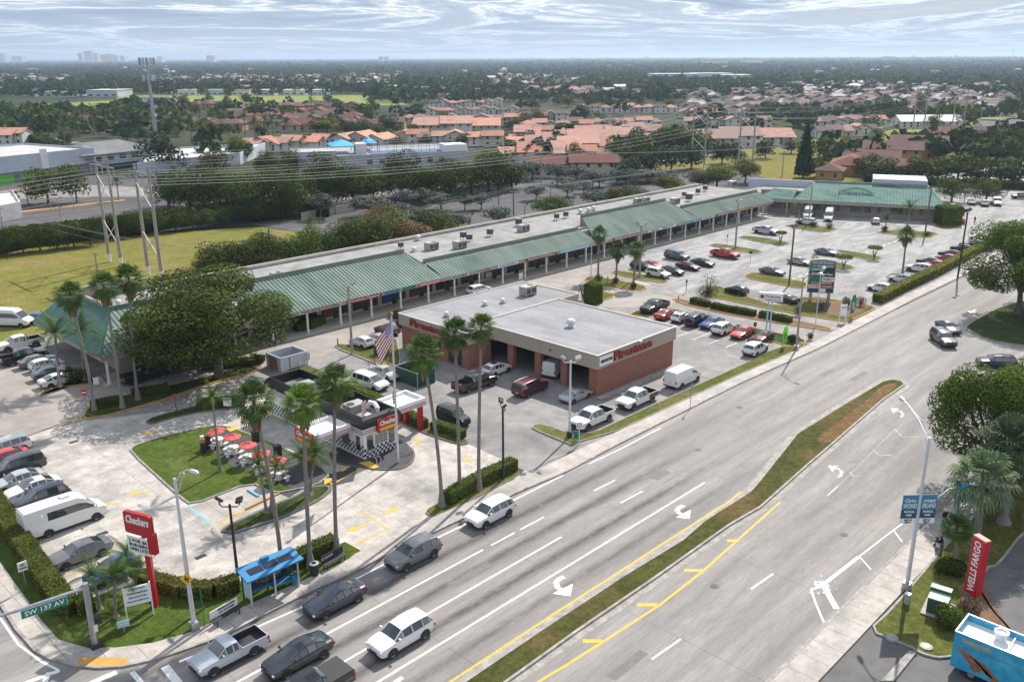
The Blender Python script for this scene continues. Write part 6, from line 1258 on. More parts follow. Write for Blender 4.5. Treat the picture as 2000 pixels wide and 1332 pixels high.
shoebox(1592,640,530,'slim white lamp pole beside the tyre shop pole sign',1,'steel_light',pr=.06)
lr = []
for x, y, yt in ((655,418,395),(765,405,385),(918,450,422),(974,400,372),(1025,436,402),(1119,412,384),(1075,382,360),(1170,368,348),(592,402,380),(145,412,370),(118,425,388),(100,412,375),(410,395,360),(310,430,395),(343,425,392),(1300,345,325),(1890,150+100,235)):
    lr.append(shoebox(x,y,yt,'',1,'near_black' if x > 300 else 'steel',pr=.08))
label_row(lr, 'thin lamp post behind the arcade, # of its kind')
# traffic signal mast with the street name
tp = thing('signal_mast', G(187,1262,.12), 'grey steel signal mast reaching off the left edge with a green street name sign', 'signal mast')
hm = from_top(187,1148,1262); b = MB(); b.tube([(0,0,0),(0,0,hm+.35)], [.24,.19], 12); b.build('pole', 'steel', tp, 50); b = MB(); b.cbox(0,0,-.02,.7,.7,.3); b.build('base', 'near_black', tp)
pt = G(187,1262); ae = G(-260,1290,hm); ad = (Vector((ae.x,ae.y,0))-Vector((pt.x,pt.y,0))).normalized(); b = MB(); b.tube([(0,0,hm), ad*4+Vector((0,0,hm-.0)), ad*14+Vector((0,0,hm+.3))], [.13,.11,.07], 10); b.build('mast_arm', 'steel', tp, 50)
b = MB(); ups = Vector((0,0,1)); fo = Vector((ad.y,-ad.x,0)); fo = fo if fo.dot(Vector((-1,-1,0))) > 0 else -fo
def board(parent, o, xd, w_, hh, m, name, th=.04, mi=None):
    xd = Vector(xd).normalized(); n_ = xd.cross(Vector((0,0,1))); o = Vector(o); b = MB(); z = Vector((0,0,hh))
    b.add([o-xd*w_/2, o+xd*w_/2, o+xd*w_/2+z, o-xd*w_/2+z, o-xd*w_/2-n_*th, o+xd*w_/2-n_*th, o+xd*w_/2+z-n_*th, o-xd*w_/2+z-n_*th], [(0,1,2,3),(7,6,5,4),(4,5,1,0),(2,6,7,3),(1,5,6,2),(4,0,3,7)]); return b.build(name, m, parent)
def text_on(parent, txt, o, xd, wd, sz, m, **k):
    me = text_mesh(txt, sz, depth=.006, bold=k.get('bold', .008), shear=k.get('shear', 0)); xs_ = [v.co.x for v in me.vertices]; kx = wd/(max(xs_)-min(xs_)); bpy.data.meshes.remove(me)
    xd = Vector(xd).normalized(); return lettering(txt, sz, Vector(o)+xd.cross(Vector((0,0,1)))*.012, xd, (0,0,1), m, parent, xs=kx, depth=.006, bold=k.get('bold', .008), shear=k.get('shear', 0))
xd_ = -ad; sc_o = ad*2.55+Vector((0,0,hm-.62))+fo*.16
board(tp, sc_o+Vector((0,0,-.02))-fo*.01, xd_, 2.74, .59, 'white_plain', 'sign_border'); board(tp, sc_o+fo*.012, xd_, 2.68, .55, 'sign_green', 'street_name_sign')
text_on(tp, 'SW 137 AV', sc_o+fo*.02+Vector((0,0,.275)), xd_, 2.35, .46, 'white_plain')
b = MB(); b.cbox(.45,.1,1.6,.35,.4,.5); b.build('control_box', 'near_black', tp)
for x, lb in ((200,0),):
    b = MB(); b.box(-.02,.26,-.22,-.2,1.2,1.75); b.build('notice', 'white', tp)
# transmission line: H frames and conductors
frames = []
def frame(X, Ya, Yb, label, h=20.3):
    t = thing('power_pylon', (X,(Ya+Yb)/2,0), label, 'pylon', None); ya, yb = Ya-(Ya+Yb)/2, Yb-(Ya+Yb)/2
    for y in (ya, yb):
        b = MB(); b.tube([(0,y,0),(0,y,h)], [.34,.22], 10); b.build('pole', 'pole_concrete', t, 50); b = MB(); b.tube([(0,y,0),(0,y,1.6)], .36, 10); b.build('painted_foot', 'white', t, 50)
    b = MB(); b.cbox(.0,0,h-1.6,.2,abs(yb-ya)+5.6,.22); b.build('crossarm', 'steel', t)
    for x_, z0_, z1_ in ((.1,7.5,3.2),(-.1,3.2,7.5),(.1,16,12),(-.1,12,16)): MB().bar((x_,ya,h-z0_),(x_,yb,h-z1_),.08).build('cross_brace', 'steel_light', t)
    w_ = abs(yb-ya)/2
    for y in (-w_-2.5, 0, w_+2.5):
        b = MB(); b.lathe([(.06,-1.4),(.14,-1.3),(.06,-1.1),(.14,-.9),(.06,-.7),(.14,-.5),(.05,-.2),(.05,0)], 8, 0, (0,y,h-1.6)); b.build('insulator', 'insulator', t)
    frames.append((X, (Ya+Yb)/2, w_, h)); return t
frame(67.5,175.3,169.9,'left pair of tall concrete poles forming a pylon in the grass corridor'); frame(67.8,158.8,153.4,'right pair of tall concrete poles, nearest pylon in the grass corridor')
frame(-105,175.3,169.9,'pylon pair off the left edge of the picture, far line') if False else None
def xy_at(px, Y):   # distance along the corridor where that picture column meets the line
    lo, hi = 30, 900
    for _ in range(50):
        m_ = (lo+hi)/2
        if PX((m_, Y, 0))[0] < px: lo = m_
        else: hi = m_
    return lo
for pxc, Y0, lb, hh in ((1362,172.6,'third pylon pair, rising above the dark trees at centre right',23),(1454,156.1,'fourth pylon pair, right of the third above the green trees',21.5),(1792,172.6,'fifth pylon pair, beside the bright white roof at right',25),(1868,156.1,'sixth pylon pair, farthest right near the street',22.5)):
    frame(xy_at(pxc, Y0), Y0+2.7, Y0-2.7, lb, hh)
wires = []
def wire(a, c, sag, label_grp, r=.035, n=14):
    a, c = Vector(a), Vector(c); t = thing('power_line', a, '', 'power line', label_grp); b = MB()
    b.tube([(c-a)*(i/n)-Vector((0,0,sag*4*(i/n)*(1-i/n))) for i in range(n+1)], r, 4, cap=False); b.build('cable', 'wire', t); wires.append(t); return t
for ln in (0, 1):
    fr_ = sorted([f for f in frames if abs(f[1]-(172.6 if ln == 0 else 156.1)) < 1]); fr_ = [(-150, fr_[0][1], fr_[0][2], 20.3)]+fr_
    for f0, f1 in zip(fr_, fr_[1:]):
        for y in (-f0[2]-2.5, 0, f0[2]+2.5): wire((f0[0], f0[1]+y, f0[3]-3.05), (f1[0], f1[1]+y, f1[3]-3.05), 4.2 if f1[0]-f0[0] > 150 else 3, 'power cables along the grass corridor', .03)
        for y in (-f0[2], f0[2]): wire((f0[0], f0[1]+y, f0[3]), (f1[0], f1[1]+y, f1[3]), 2.6, 'power cables along the grass corridor', .022)
def dpole(x, y, yt, label, m='wood_pole', arms=1, h=None, tr=False, rz=0):
    h = h or from_top(x, yt, y); t = thing('utility_pole', G(x, y), label, 'utility pole', None, rz); b = MB(); b.tube([(0,0,0),(0,0,h)], [.2,.13], 8); b.build('pole', m, t, 50)
    for k in range(arms): b = MB(); b.cbox(0,0,h-.5-k*1.1,.12,2.4,.14); [b.lathe([(.05,0),(.08,.12),(.04,.25)], 6, 0, (0,q,h-.36-k*1.1)) for q in (-1.1,0,1.1)]; b.build('crossarm', 'steel', t)
    if tr: [MB().tube([(.0,q,h-2.6),(.0,q,h-1.7)], .28, 10).build('transformer', 'steel_light', t, 50) for q in (-.5,.5)]
    return t, h
dp = []
for x, y, yt, lb, m, tr in ((190,528,492,'short wooden pole with white crossarms beside the left pylon','pole_concrete',False),(532,531,446,'vine covered utility pole behind the arcade','wood_pole',False),(1003,428,372,'brown utility pole at the rear of the arcade roof','wood_pole',False),(10,470,405,'utility pole with a transformer at the left edge by the hedge','pole_concrete',True)):
    t, h_ = dpole(x,y,yt,lb,m,2 if x == 532 else 1,tr=tr); dp.append((t.location, h_))
dp = sorted(dp, key=lambda q: q[0].x)
for x, y, yt, lb, tr in ((541,410,360,'slim pale pole in the dark wood, left one',True),(737,382,333,'pale pole carrying two transformers before the academy',True),(746,382,336,'slim pale pole just right of the transformer pole',False),(1057,372,294,'tall pale pole among the grey green trees',False),(1527,347,284,'pale pole with three transformers left of the dark conifer',True),(1692,262,215,'thin far pole left of the bright white roof',False),(1742,275,232,'thin far pole below the bright white roof',False),(1912,252,210,'thin far pole near the street at right',False)):
    dpole(x,y,yt,lb,'pole_concrete',1,tr=tr,rz=R(45))
# distribution wires behind the arcade
Yl = 144.5
for k, (ya, z) in enumerate(((Yl-1,7.0),(Yl,7.2),(Yl+1,7.0),(Yl,5.6))):
    pa = [(-60,Yl+1),(dp[0][0].x,dp[0][0].y),(68,146.5),(85.1,144.5),(165,150),(275,141)]
    for a, c in zip(pa, pa[1:]): wire((a[0],a[1]+(k-1)*.8 if k < 3 else a[1],z+.0), (c[0],c[1]+(k-1)*.8 if k < 3 else c[1],z+(1.2 if c[0] > 150 else 0)), .7, 'distribution cables behind the arcade', .02, 6)
for k in range(3): wire((124,205.9+k*.8,6.2),(199.6,179.7+k*.8,10.8),.8,'distribution cables behind the arcade',.02,6); wire((199.6,179.7+k*.8,10.8),(275.7,141+k*.8,9.8),.8,'distribution cables behind the arcade',.02,6)
for i, o in enumerate(sorted(wires, key=lambda q: (q.location.x, -q.location.z, q.location.y))):
    gz = 'tall pylon' if 'corridor' in o['group'] else 'low roadside pole'
    o['label'] = 'thin grey cable strung on %ss, %s from the left' % (gz, ordn(i))
# cell tower
ct = thing('cell_tower', G(306,278), 'tall grey monopole cell tower crowned with two rings of antennas', 'cell tower'); H_ = from_top(306,113,278)
b = MB(); b.tube([(0,0,0),(0,0,H_)], [1.1,.45], 12); b.build('mast', 'steel', ct, 50)
for z, n_, rr, hh in ((H_-3.4,12,3.4,3.4),(H_-10.5,9,2.8,2.8),(H_-27,4,1.6,1.6)):
    b = MB(); b.tube([(rr*math.cos(a), rr*math.sin(a), z+hh*.35) for a in np.linspace(0,6.283,13)], .12, 5); b.tube([(rr*math.cos(a), rr*math.sin(a), z+hh*.75) for a in np.linspace(0,6.283,13)], .12, 5)
    for a in (0,1.57,3.14,4.71): b.bar((0,0,z+hh*.35),(rr*math.cos(a),rr*math.sin(a),z+hh*.35),.1)
    b.build('platform', 'steel', ct)
    for i in range(n_):
        a = i*6.283/n_; b = MB(); b.T = Matrix.Translation((rr*math.cos(a)*1.05, rr*math.sin(a)*1.05, z)) @ Matrix.Rotation(a, 4, 'Z'); b.cbox(0,0,0,.35,.55,hh); b.build('antenna', 'steel_light' if i % 2 else 'steel', ct)
# ---------------------------------------------------------------- flags
def us_flag(loc, h, wf, label, wind, hang=.6, name='flagpole', pole_r=.09):
    t = thing(name, loc, label, 'flag'); b = MB(); b.tube([(0,0,0),(0,0,h)], [pole_r*1.5,pole_r], 10); b.build('pole', 'steel_light', t, 50)
    if wf > 1.5: b = MB(); b.lathe([(.001,-.2),(.14,-.14),(.2,0),(.14,.14),(.001,.2)], 12, 0, (0,0,h+.2)); b.build('ball', 'kerb_yellow', t, 60)
    hf = wf*.62; nx, ny = 20, 13; d = Vector((math.cos(wind), math.sin(wind), 0)); n_ = Vector((-d.y, d.x, 0)); b = MB()
    def P(i, j):
        u_, v_ = i/nx, j/ny; fold = math.sin(u_*7+v_*2)*.07*wf*u_**.5
        return d*(wf*u_*(.44 if hang > .5 else .8)*(1-.25*v_))+n_*fold+Vector((0,0,h-.3-hf*v_-wf*u_*hang))
    for i in range(nx):
        for j in range(ny):
            mi_ = 2 if (i < 8 and j < 7) else (0 if j % 2 == 0 else 1); b.add([P(i,j),P(i,j+1),P(i+1,j+1),P(i+1,j)], [(0,1,2,3)], mi_)
    f = b.build('flag_cloth', ['red','white_plain','blue'], t); b = MB()
    for i in range(6):
        for j in range(5):
            c = P(.8+i*1.25, .8+j*1.35); s_ = .016*wf; 
            for e in (1,-1): q = c+n_*.02*e; b.add([q+d*s_, q+Vector((0,0,s_)), q-d*s_, q-Vector((0,0,s_))], [(0,1,2,3)])
    b.build('star', 'white_plain', f); return t
us_flag(G(778,903,.12), from_top(778,618,903), 3.7, 'large national flag hanging from the tall steel flagpole at the kiosk', R(134), .62)
us_flag(G(119,757,.12), 3.4, 1.15, 'small national flag at the kerb in front of the arcade corner', R(-20), .25, pole_r=.03)
# ---------------------------------------------------------------- signs
def post_sign(x, y, label, name, w_, hh, z0, facing, m, posts=2, pm='white_plain', pr=.05, txt=(), th=.08, z=.12, cat='sign', gap=None, pin=.0):
    """facing: direction (radians) the board's front looks"""
    t = thing(name, G(x, y, z), label, cat, None, facing+math.pi/2)     # local -Y is the front
    g = (w_/2 if gap is None else gap)
    for s_ in ((-1,1) if posts == 2 else (0,)): b = MB(); b.box(s_*g-pr,s_*g+pr,-pr,pr,0,z0+(hh+.1 if posts == 2 else hh*.9)); b.build('post', pm, t)
    b = MB().box(-w_/2,w_/2,-th/2-pr,th/2-pr,z0,z0+hh); b.build('panel', m, t)
    for (s, sz, wd, zz, mm) in txt: text_on(t, s, (0,-th/2-pr,z0+zz), (1,0,0), wd, sz, mm)
    return t
cf = R(225)      # looks back toward the crossroads
post_sign(275,1205,'white board with blue lettering on two white posts on the corner lawn','notice_board',1.75,1.45,1.15,R(250),'white_plain',2,txt=(('COMPREHENSIVE',.15,1.1,1.25,'sky_sign_blue'),('ConnectedCare',.24,1.35,.95,'sign_navy'),('305-274-9730',.22,1.2,.62,'sky_sign_blue'),('Primary Care Medical Center',.14,1.4,.32,'sign_navy')))
post_sign(243,1232,'small pale blue yard sign tilted on the corner lawn','yard_sign',.8,.5,.35,R(250),'pale_blue',1,pr=.015,txt=(('Mattress',.16,.6,.25,'white_plain'),))
post_sign(52,1148,'small white regulation sign on a thin post by the left pavement','street_sign',.65,.75,1.5,R(-90),'white',1,'steel',.03,txt=(('NO',.2,.3,.5,'black'),('PARKING',.14,.5,.25,'black')))
post_sign(170,800,'round red and white no entry sign at the left palm strip','street_sign',.02,.02,1.9,R(225),'red',1,'steel',.035)
t = bpy.data.objects['street_sign.001']; t.name = 'no_entry_sign'; b = MB(); b.disc((0,-.06,2.1),(0,1,0),.38,.03,18); b.build('disc', 'red', t); b = MB(); b.box(-.26,.26,-.09,-.08,2.04,2.16); b.build('bar', 'white_plain', t)
t = thing('turn_sign', G(1348,797,.12), 'grey diamond warning sign seen from behind on the roadside pavement', 'sign', None, R(35)); b = MB(); b.bar((0,0,0),(0,0,2.7),.04); b.build('post', 'steel', t); b = MB(); q = .5; b.add([(0,-.03,2.2-.0),(q,-.03,2.7),(0,-.03,3.2),(-q,-.03,2.7),(0,-.06,2.2),(q,-.06,2.7),(0,-.06,3.2),(-q,-.06,2.7)], [(0,1,2,3),(7,6,5,4),(0,4,5,1),(1,5,6,2),(2,6,7,3),(3,7,4,0)]); b.build('panel', 'steel', t)
t = post_sign(1131,865,'white no left turn sign on the grass tip by the driveway','turn_sign',.62,.75,1.6,R(225),'white',1,'steel_light',.05); b = MB(); b.tube([(.22*math.cos(a),-.1,2.0+.22*math.sin(a)) for a in np.linspace(0,6.28,15)], .025, 5); b.bar((-.15,-.1,1.85),(.15,-.1,2.15),.022); b.build('symbol', 'red', t)
post_sign(1125,860,'small green and white sandwich board beside the no left turn sign','yard_sign',.5,.9,.2,R(225),'sign_green',1,pr=.03)
post_sign(189,752,'white framed sandwich board on the corner kerb of the arcade','sandwich_board',.6,.9,.1,R(235),'white',2,pr=.03)
post_sign(1017,546,'white sandwich board standing on the arcade walkway','sandwich_board',.9,1.1,.1,R(-90),'white',2,pr=.04)
post_sign(1645,628,'white real estate board on two posts by the dark feather flag','notice_board',1.0,1.7,.9,R(235),'white_plain',2,txt=(('FOR LEASE',.2,.8,1.3,'sign_navy'),))
post_sign(1340,570,'thin brown sign post at the corner of the entrance divider','street_sign',.3,.5,1.6,R(225),'wood_pole',1,'wood_pole',.05)
post_sign(1473,660,'brown back of a sign facing the entrance lane','street_sign',.45,.6,1.7,R(45),'wood_pole',1,'wood_pole',.05)
post_sign(1465,515,'small dark stop sign back at the island by the grey sedan','street_sign',.55,.55,1.9,R(45),'near_black',1,'steel',.035)
post_sign(1420,478,'thin sign post on the island left of the red pickup lamp','street_sign',.3,.4,1.7,R(45),'near_black',1,'steel',.035)
post_sign(345,808,'thin red sign post on the island below the huge tree','street_sign',.25,.5,1.9,R(225),'red',1,'red_dark',.04)
t = post_sign(446,800,'small blue drive-through menu board on the hedged island','menu_board',.9,1.0,.5,R(225),'white',1,'red_dark',.1); b = MB().box(-.45,.45,-.2,-.15,1.2,1.5); b.build('header', 'sky_sign_blue', t)
# burger sign on the red pole
t = thing('pole_sign', G(304,1182,.12), 'red burger restaurant pole sign with white lettering and a price board', 'sign'); t['world_parts'] = 1; hs = from_top(304,1000,1182)
xd = Vector((.35,-.937,0)).normalized(); nf = xd.cross(Vector((0,0,1)))
b = MB(); b.tube([(0,0,0),(0,0,hs*.9)], .26, 4); b.build('post', 'red', t)
base = Vector(t.location); n0 = len(C.objects)
lozenge_sign(base+Vector((0,0,hs-.85))+nf*.1-xd*.2, xd, 2.5, 1.7, t, 'Checkers', False)
b = MB(); P4 = lambda s, z, o: base+xd*s+nf*o+Vector((0,0,z))
b.add([P4(-1.5,hs-3.3,.12),P4(.55,hs-3.3,.12),P4(.55,hs-1.95,.12),P4(-1.5,hs-1.95,.12),P4(-1.5,hs-3.3,.3),P4(.55,hs-3.3,.3),P4(.55,hs-1.95,.3),P4(-1.5,hs-1.95,.3)], [(3,2,1,0),(4,5,6,7),(0,1,5,4),(2,3,7,6),(1,2,6,5),(3,0,4,7)]); att(t, b, 'price_board', 'white_plain')
b = MB(); b.add([P4(.55,hs-3.0,.02),P4(1.15,hs-3.0,.02),P4(1.15,hs-1.4,.02),P4(.55,hs-1.4,.02),P4(.55,hs-3.0,.4),P4(1.15,hs-3.0,.4),P4(1.15,hs-1.4,.4),P4(.55,hs-1.4,.4)], [(3,2,1,0),(4,5,6,7),(0,1,5,4),(2,3,7,6),(1,2,6,5),(3,0,4,7)]); att(t, b, 'side_panel', 'red')
for s_, zz in (('2 FOR $6',-2.3),('BURGERS',-2.65),('OPEN LATE',-3.0)): fit(s_, 1.7, .34, P4(-.48,hs+zz,.31), xd, (0,0,1), 'black', t, depth=.006, bold=.01)
# bank sign
t = thing('pylon_sign', G(1897,1170,.12), 'tall red bank pillar sign with white vertical lettering on a grey base', 'sign', None, R(-118)); hb = from_top(1897,1050,1170)
b = MB().box(-.55,.55,-.25,.25,.5,hb); b.build('panel', 'wf_red', t); b = MB().box(-.5,.5,-.2,.2,0,.5); b.build('base', 'steel', t); b = MB().box(-.56,.56,-.26,.26,hb-.09,hb-.05); b.build('top_edge', 'yellow', t)
for sg in (1,-1):
    lettering('WELLS FARGO', .78, (0,-.26*sg,.5+(hb-.5)*.5), (0,0,1), (-sg,0,0), 'white_plain', t, depth=.006, bold=.02, xs=(hb-1.1)/5.05)
# plaza sign
pa, pb = G(1577,588), G(1622,590); mid = (pa+pb)/2; ang = math.atan2(pb.y-pa.y, pb.x-pa.x)
t = thing('plaza_sign', (mid.x,mid.y,.12), 'large arched plaza sign on two posts listing many shops', 'sign', None, ang)
wps = 4.1; hz_ = from_top(1600,508,590); z0 = from_top(1600,574,590)
for s_ in (-1,1): b = MB(); b.cbox(s_*wps*.34,0,0,.45,.45,z0+.1); b.build('post', 'parapet', t)
b = MB(); pts = [(-wps/2,z0),(wps/2,z0),(wps/2,hz_-.5)]+[(wps/2*math.cos(a), hz_-.5+.5*math.sin(a)) for a in np.linspace(.25,math.pi-.25,9)]+[(-wps/2,hz_-.5)]
n = len(pts); b.add([(x,-.3,z) for x, z in pts]+[(x,.3,z) for x, z in pts], [tuple(range(n)), tuple(range(2*n-1,n-1,-1))]+[(i,n+i,n+(i+1)%n,(i+1)%n) for i in range(n)]); b.build('frame', 'parapet', t)
hh = hz_-.55-z0; zz = z0+.15
rows = [(.0,.12,[('sign_navy',0,.45,''),('white_plain',.45,.7,''),('sign_navy',.72,1,'')]),(.13,.24,[('white_plain',0,.48,'HAIR'),('letter_red',.52,1,'CLINIC')]),(.25,.34,[('letter_red',0,1,'AUTO INSURANCE TAX')]),(.35,.50,[('sign_green',0,.48,''),('white_plain',.52,1,'PHARMACY')]),(.51,.68,[('near_black',0,1,'Enterprise')]),(.69,.80,[('sign_green',0,.6,'SUBWAY'),('near_black',.6,1,'')]),(.81,.89,[('sign_navy',0,1,'U.S. CENTURY BANK')])]
for a, c, cells in rows:
    for m, u0, u1, s in cells:
        q0, q1 = -wps/2+.15+(wps-.3)*u0, -wps/2+.15+(wps-.3)*u1; b = MB().box(q0,q1,-.34,-.3,zz+hh*a,zz+hh*c); b.build('shop_panel', m, t)
        if s: text_on(t, s, ((q0+q1)/2,-.34,zz+hh*(a+c)/2), (1,0,0), (q1-q0)*.85, hh*(c-a)*.8, 'white_plain' if m != 'white_plain' else 'letter_red')
b = MB().box(-wps/2+.15,wps/2-.15,-.33,-.3,zz+hh*.9,zz+hh*1.02); b.build('header', 'roof_green', t); text_on(t, 'MILLER PLAZA', (0,-.335,zz+hh*.965), (1,0,0), 3.2, .5, 'pale_blue')
# tyre shop pole sign
t = thing('pole_sign', G(1500,644,.12), 'white and pale blue tyre shop pole sign on twin blue posts', 'sign', None, R(-62)); hf_ = from_top(1500,572,644)
for s_ in (-.25,.25): b = MB(); b.cbox(s_,0,0,.22,.22,hf_-1.2); b.build('post', 'pale_blue', t)
b = MB().box(-1.7,1.7,-.3,.3,hf_-1.25,hf_); b.build('cabinet', 'pale_blue', t); b = MB().box(-1.62,1.62,-.33,-.3,hf_-1.18,hf_-.07); b.build('panel', 'white_plain', t)
text_on(t, 'Firestone', (.3,-.33,hf_-.5), (1,0,0), 2.1, .6, 'letter_red'); text_on(t, 'COMPLETE AUTO CARE', (.3,-.33,hf_-.98), (1,0,0), 2.1, .2, 'letter_red'); b = MB().box(-1.45,-.95,-.35,-.33,hf_-.8,hf_-.3); b.build('emblem', 'letter_red', t)
def feather(x, y, yt, label, m, lean, txt):
    h_ = from_top(x, yt, y); t = thing('feather_flag', G(x, y, .12), label, 'flag', None, R(-46)); b = MB(); b.tube([(0,0,0),(0,0,h_*.7),(.12,0,h_*.92),(.45,0,h_)], .02, 5); b.build('pole', 'near_black', t); b = MB()
    pts = [(.02,.5),(.55,.75),(.62,h_*.55),(.68,h_*.85),(.45,h_),(.12,h_*.93),(.02,h_*.7)]; n = len(pts); b.add([(x_,-.02+.04*math.sin(z_*2),z_) for x_, z_ in pts]+[(x_,.0+.04*math.sin(z_*2),z_) for x_, z_ in pts], [tuple(range(n)), tuple(range(2*n-1,n-1,-1))]+[(i,n+i,n+(i+1)%n,(i+1)%n) for i in range(n)]); b.build('cloth', m, t)
    lettering(txt, .42, (.34,-.07,h_*.5), (0,0,1), (-1,0,0), 'sign_green' if m == 'leaf_flag' else 'white_plain', t, depth=.004, bold=.01, shear=.2); return t
feather(1527,677,637,'bright lime green feather flag leaning beside the entrance','leaf_flag',.2,'OPEN'); feather(1660,620,575,'dark green feather flag beside the white real estate board','sign_green',.1,'NOW')
# ---------------------------------------------------------------- bus shelter, benches, bins, boxes
bs = thing('bus_shelter', (27.9,52.75,.13), 'bright blue bus shelter with solar roof panels beside the avenue', 'bus shelter', None, 0)
pL, pR = G(482,1180), G(578,1140); bs.location = ((pL.x+pR.x)/2, (pL.y+pR.y)/2-.1, .13); lw = (pR-pL).length/2-.05; bs.rotation_euler.z = math.atan2((pR-pL).y, (pR-pL).x)*.5
b = MB(); 
b.add([(-lw-.35,-.95,2.25),(lw+.35,-.95,2.25),(lw+.35,.85,2.55),(-lw-.35,.85,2.55),(-lw-.35,-.95,2.37),(lw+.35,-.95,2.37),(lw+.35,.85,2.67),(-lw-.35,.85,2.67)], [(0,3,2,1),(4,5,6,7),(0,1,5,4),(1,2,6,5),(2,3,7,6),(3,0,4,7)]); b.build('roof', 'shelter_blue', bs)
for x_ in (-lw*.62,0,lw*.62):
    b = MB(); b.add([(x_-lw*.29,-.45,2.37+.083+.03),(x_+lw*.29,-.45,2.483),(x_+lw*.29,.25,2.60),(x_-lw*.29,.25,2.60)], [(0,1,2,3)]); b.build('solar_panel', 'solar', bs)
b = MB(); b.cbox(-.1,.55,2.6,.6,.3,.28); b.build('battery_box', 'shelter_blue', bs)
for x_ in (-lw,0,lw):
    b = MB(); b.cbox(x_,-.55,0,.12,.12,2.35); b.build('post', 'steel_light', bs)
    b = MB(); b.cbox(x_,.65,0,.1,.1,2.5); b.build('post', 'near_black', bs)
b = MB(); b.box(-lw+.05,-.1,.64,.66,.5,2.2); b.build('rear_panel', 'glass_store', bs); b = MB(); b.box(.1,lw-.05,.64,.66,.5,2.2); b.build('rear_panel', 'glass_store', bs)
b = MB(); b.box(-lw-.01,-lw+.01,-.45,.5,.5,2.1); b.build('end_panel', 'pale_blue', bs)
b = MB(); b.box(-lw+.1,lw-.1,.55,.62,.3,.5); b.box(.1,lw-.2,-.0,.45,.42,.5); b.build('seat', 'shelter_blue', bs)
text_on(bs, 'M', (lw*.5,.60,1.6), (1,0,0), .9, .8, 'pale_blue')
def bench(x, y, rz, label, m='near_black', w_=1.8, ad=None):
    t = thing('bench', G(x, y, .13), label, 'bench', None, rz); b = MB(); b.box(-w_/2,w_/2,-.45,0,.42,.47); b.build('seat', m, t); b = MB(); b.box(-w_/2,w_/2,.02,.07,.5,1.1); bb = b.build('backrest', m if not ad else ad, t)
    for s_ in (-1,1): b = MB(); b.cbox(s_*w_*.4,-.4,0,.07,.07,.42); b.cbox(s_*w_*.4,0,0,.07,.07,.5); b.build('leg', 'near_black', t)
    return t
t = bench(650,1100,R(6),'black advert bench between the palm and the driveway',w_=2.2); b = MB().box(-1.05,.05,-.0,.018,.72,.9); b.build('advert', 'white_plain', t); text_on(t, 'EASIEST REALTOR', (-.5,0,.81), (1,0,0), 1.0, .14, 'black')
t = bench(440,1207,R(8),'bench with a white advert panel beside the corner lamp',w_=2.3,ad='white_plain'); text_on(t, 'UNDERGROUND PLUMBING', (.2,.02,.95), (1,0,0), 1.5, .2, 'sign_navy'); text_on(t, 'CALL 305 PLUMBER', (.2,.02,.7), (1,0,0), 1.3, .18, 'letter_red')
bench(1838,1070,R(200),'dark metal bench at the right pavement bus stop')
def bin_(x, y, label, r, h_, m, top): 
    t = thing('litter_bin', G(x, y, .13), label, 'bin'); b = MB(); b.lathe([(r*.8,0),(r,h_*.5),(r*.95,h_)], 16); b.build('body', m, t, 50); b = MB(); b.lathe([(r*1.05,h_),(r*1.05,h_+.08),(r*.5,h_+.1)], 16); b.build('rim', top, t); return t
bin_(615,1122,'dark mesh litter bin with pale rim beside the palm trunk',.36,.95,'near_black','steel'); bin_(575,1140,'blue litter bin at the right end of the bus shelter',.25,.9,'shelter_blue','near_black')
t = thing('bollard', G(400,1222,.13), 'thin green marker post beside the corner lamp', 'post'); MB().bar((0,0,0),(0,0,3.2),.035).build('post', 'sign_green', t)
for x, y, lb in ((716,642+34,'yellow post by the white car near the arcade'),(660,674,'yellow bollard at the kerb corner near the arcade'),(734,690,'yellow bollard left of the green utility box'),(740,694,'yellow bollard touching the green utility box'),(758,714,'yellow bollard by the kiosk car with the bike rack'),(1325,588,'orange bollard at the tip of the entrance divider'),(1187,540+10,'yellow bollard on the palm island'),(876,585,'yellow bollard on the arcade walkway edge')):
    t = thing('bollard', G(x, y, .1), lb, 'bollard'); b = MB(); b.tube([(0,0,0),(0,0,.95),(0,0,1.0)], [.1,.1,.05], 10); b.build('post', 'kerb_yellow', t, 40)
t = thing('transformer_box', G(745,690,.12), 'green utility transformer box on the grass by the refuse screen', 'utility box'); b = MB(); b.cbox(0,0,0,1.6,1.3,1.2); b.build('cabinet', 'green_box', t); b = MB(); b.cbox(0,0,1.202,1.68,1.38,.07); b.build('lid', 'fence_green', t)
t = thing('transformer_box', G(1832,1190,.14), 'dark green transformer cabinet on a concrete pad by the bank sign', 'utility box', None, R(8)); b = MB(); b.cbox(-.35,0,.08,1.1,1.3,1.15); b.cbox(.48,.05,.08,.56,1.35,1.4); b.build('cabinet', 'green_box', t); b = MB(); b.cbox(-.35,0,1.232,1.16,1.36,.05); b.cbox(.50,.05,1.482,.6,1.4,.05); b.build('lid', 'green_box_top', t); b = MB(); b.cbox(0,0,0,2.5,1.9,.078); b.build('pad', 'sidewalk', t); b = MB(); b.box(-.7,-.5,-.67,-.655,.5,1.0); b.box(.3,.6,-.65,-.63,.5,1.1); b.build('door_latch', 'fence_green', t)
t = thing('utility_box', G(1771,1178,.13), 'small pale green utility box on the grass beside the banner lamp', 'utility box'); b = MB(); b.cbox(0,0,0,.35,.35,.8); b.build('cabinet', 'green_box_top', t); b = MB(); b.cbox(0,0,.8,.39,.39,.04); b.build('lid', 'white_plain', t)
t = thing('manhole_cover', G(1809,1262,.14), 'round concrete manhole cover on the grass corner', 'manhole'); b = MB(); b.disc((0,0,.02),(0,0,1),.42,.04,20); b.build('cover', 'sidewalk', t); b = MB(); b.disc((0,0,.045),(0,0,1),.2,.02,16); b.build('lid', 'white', t)
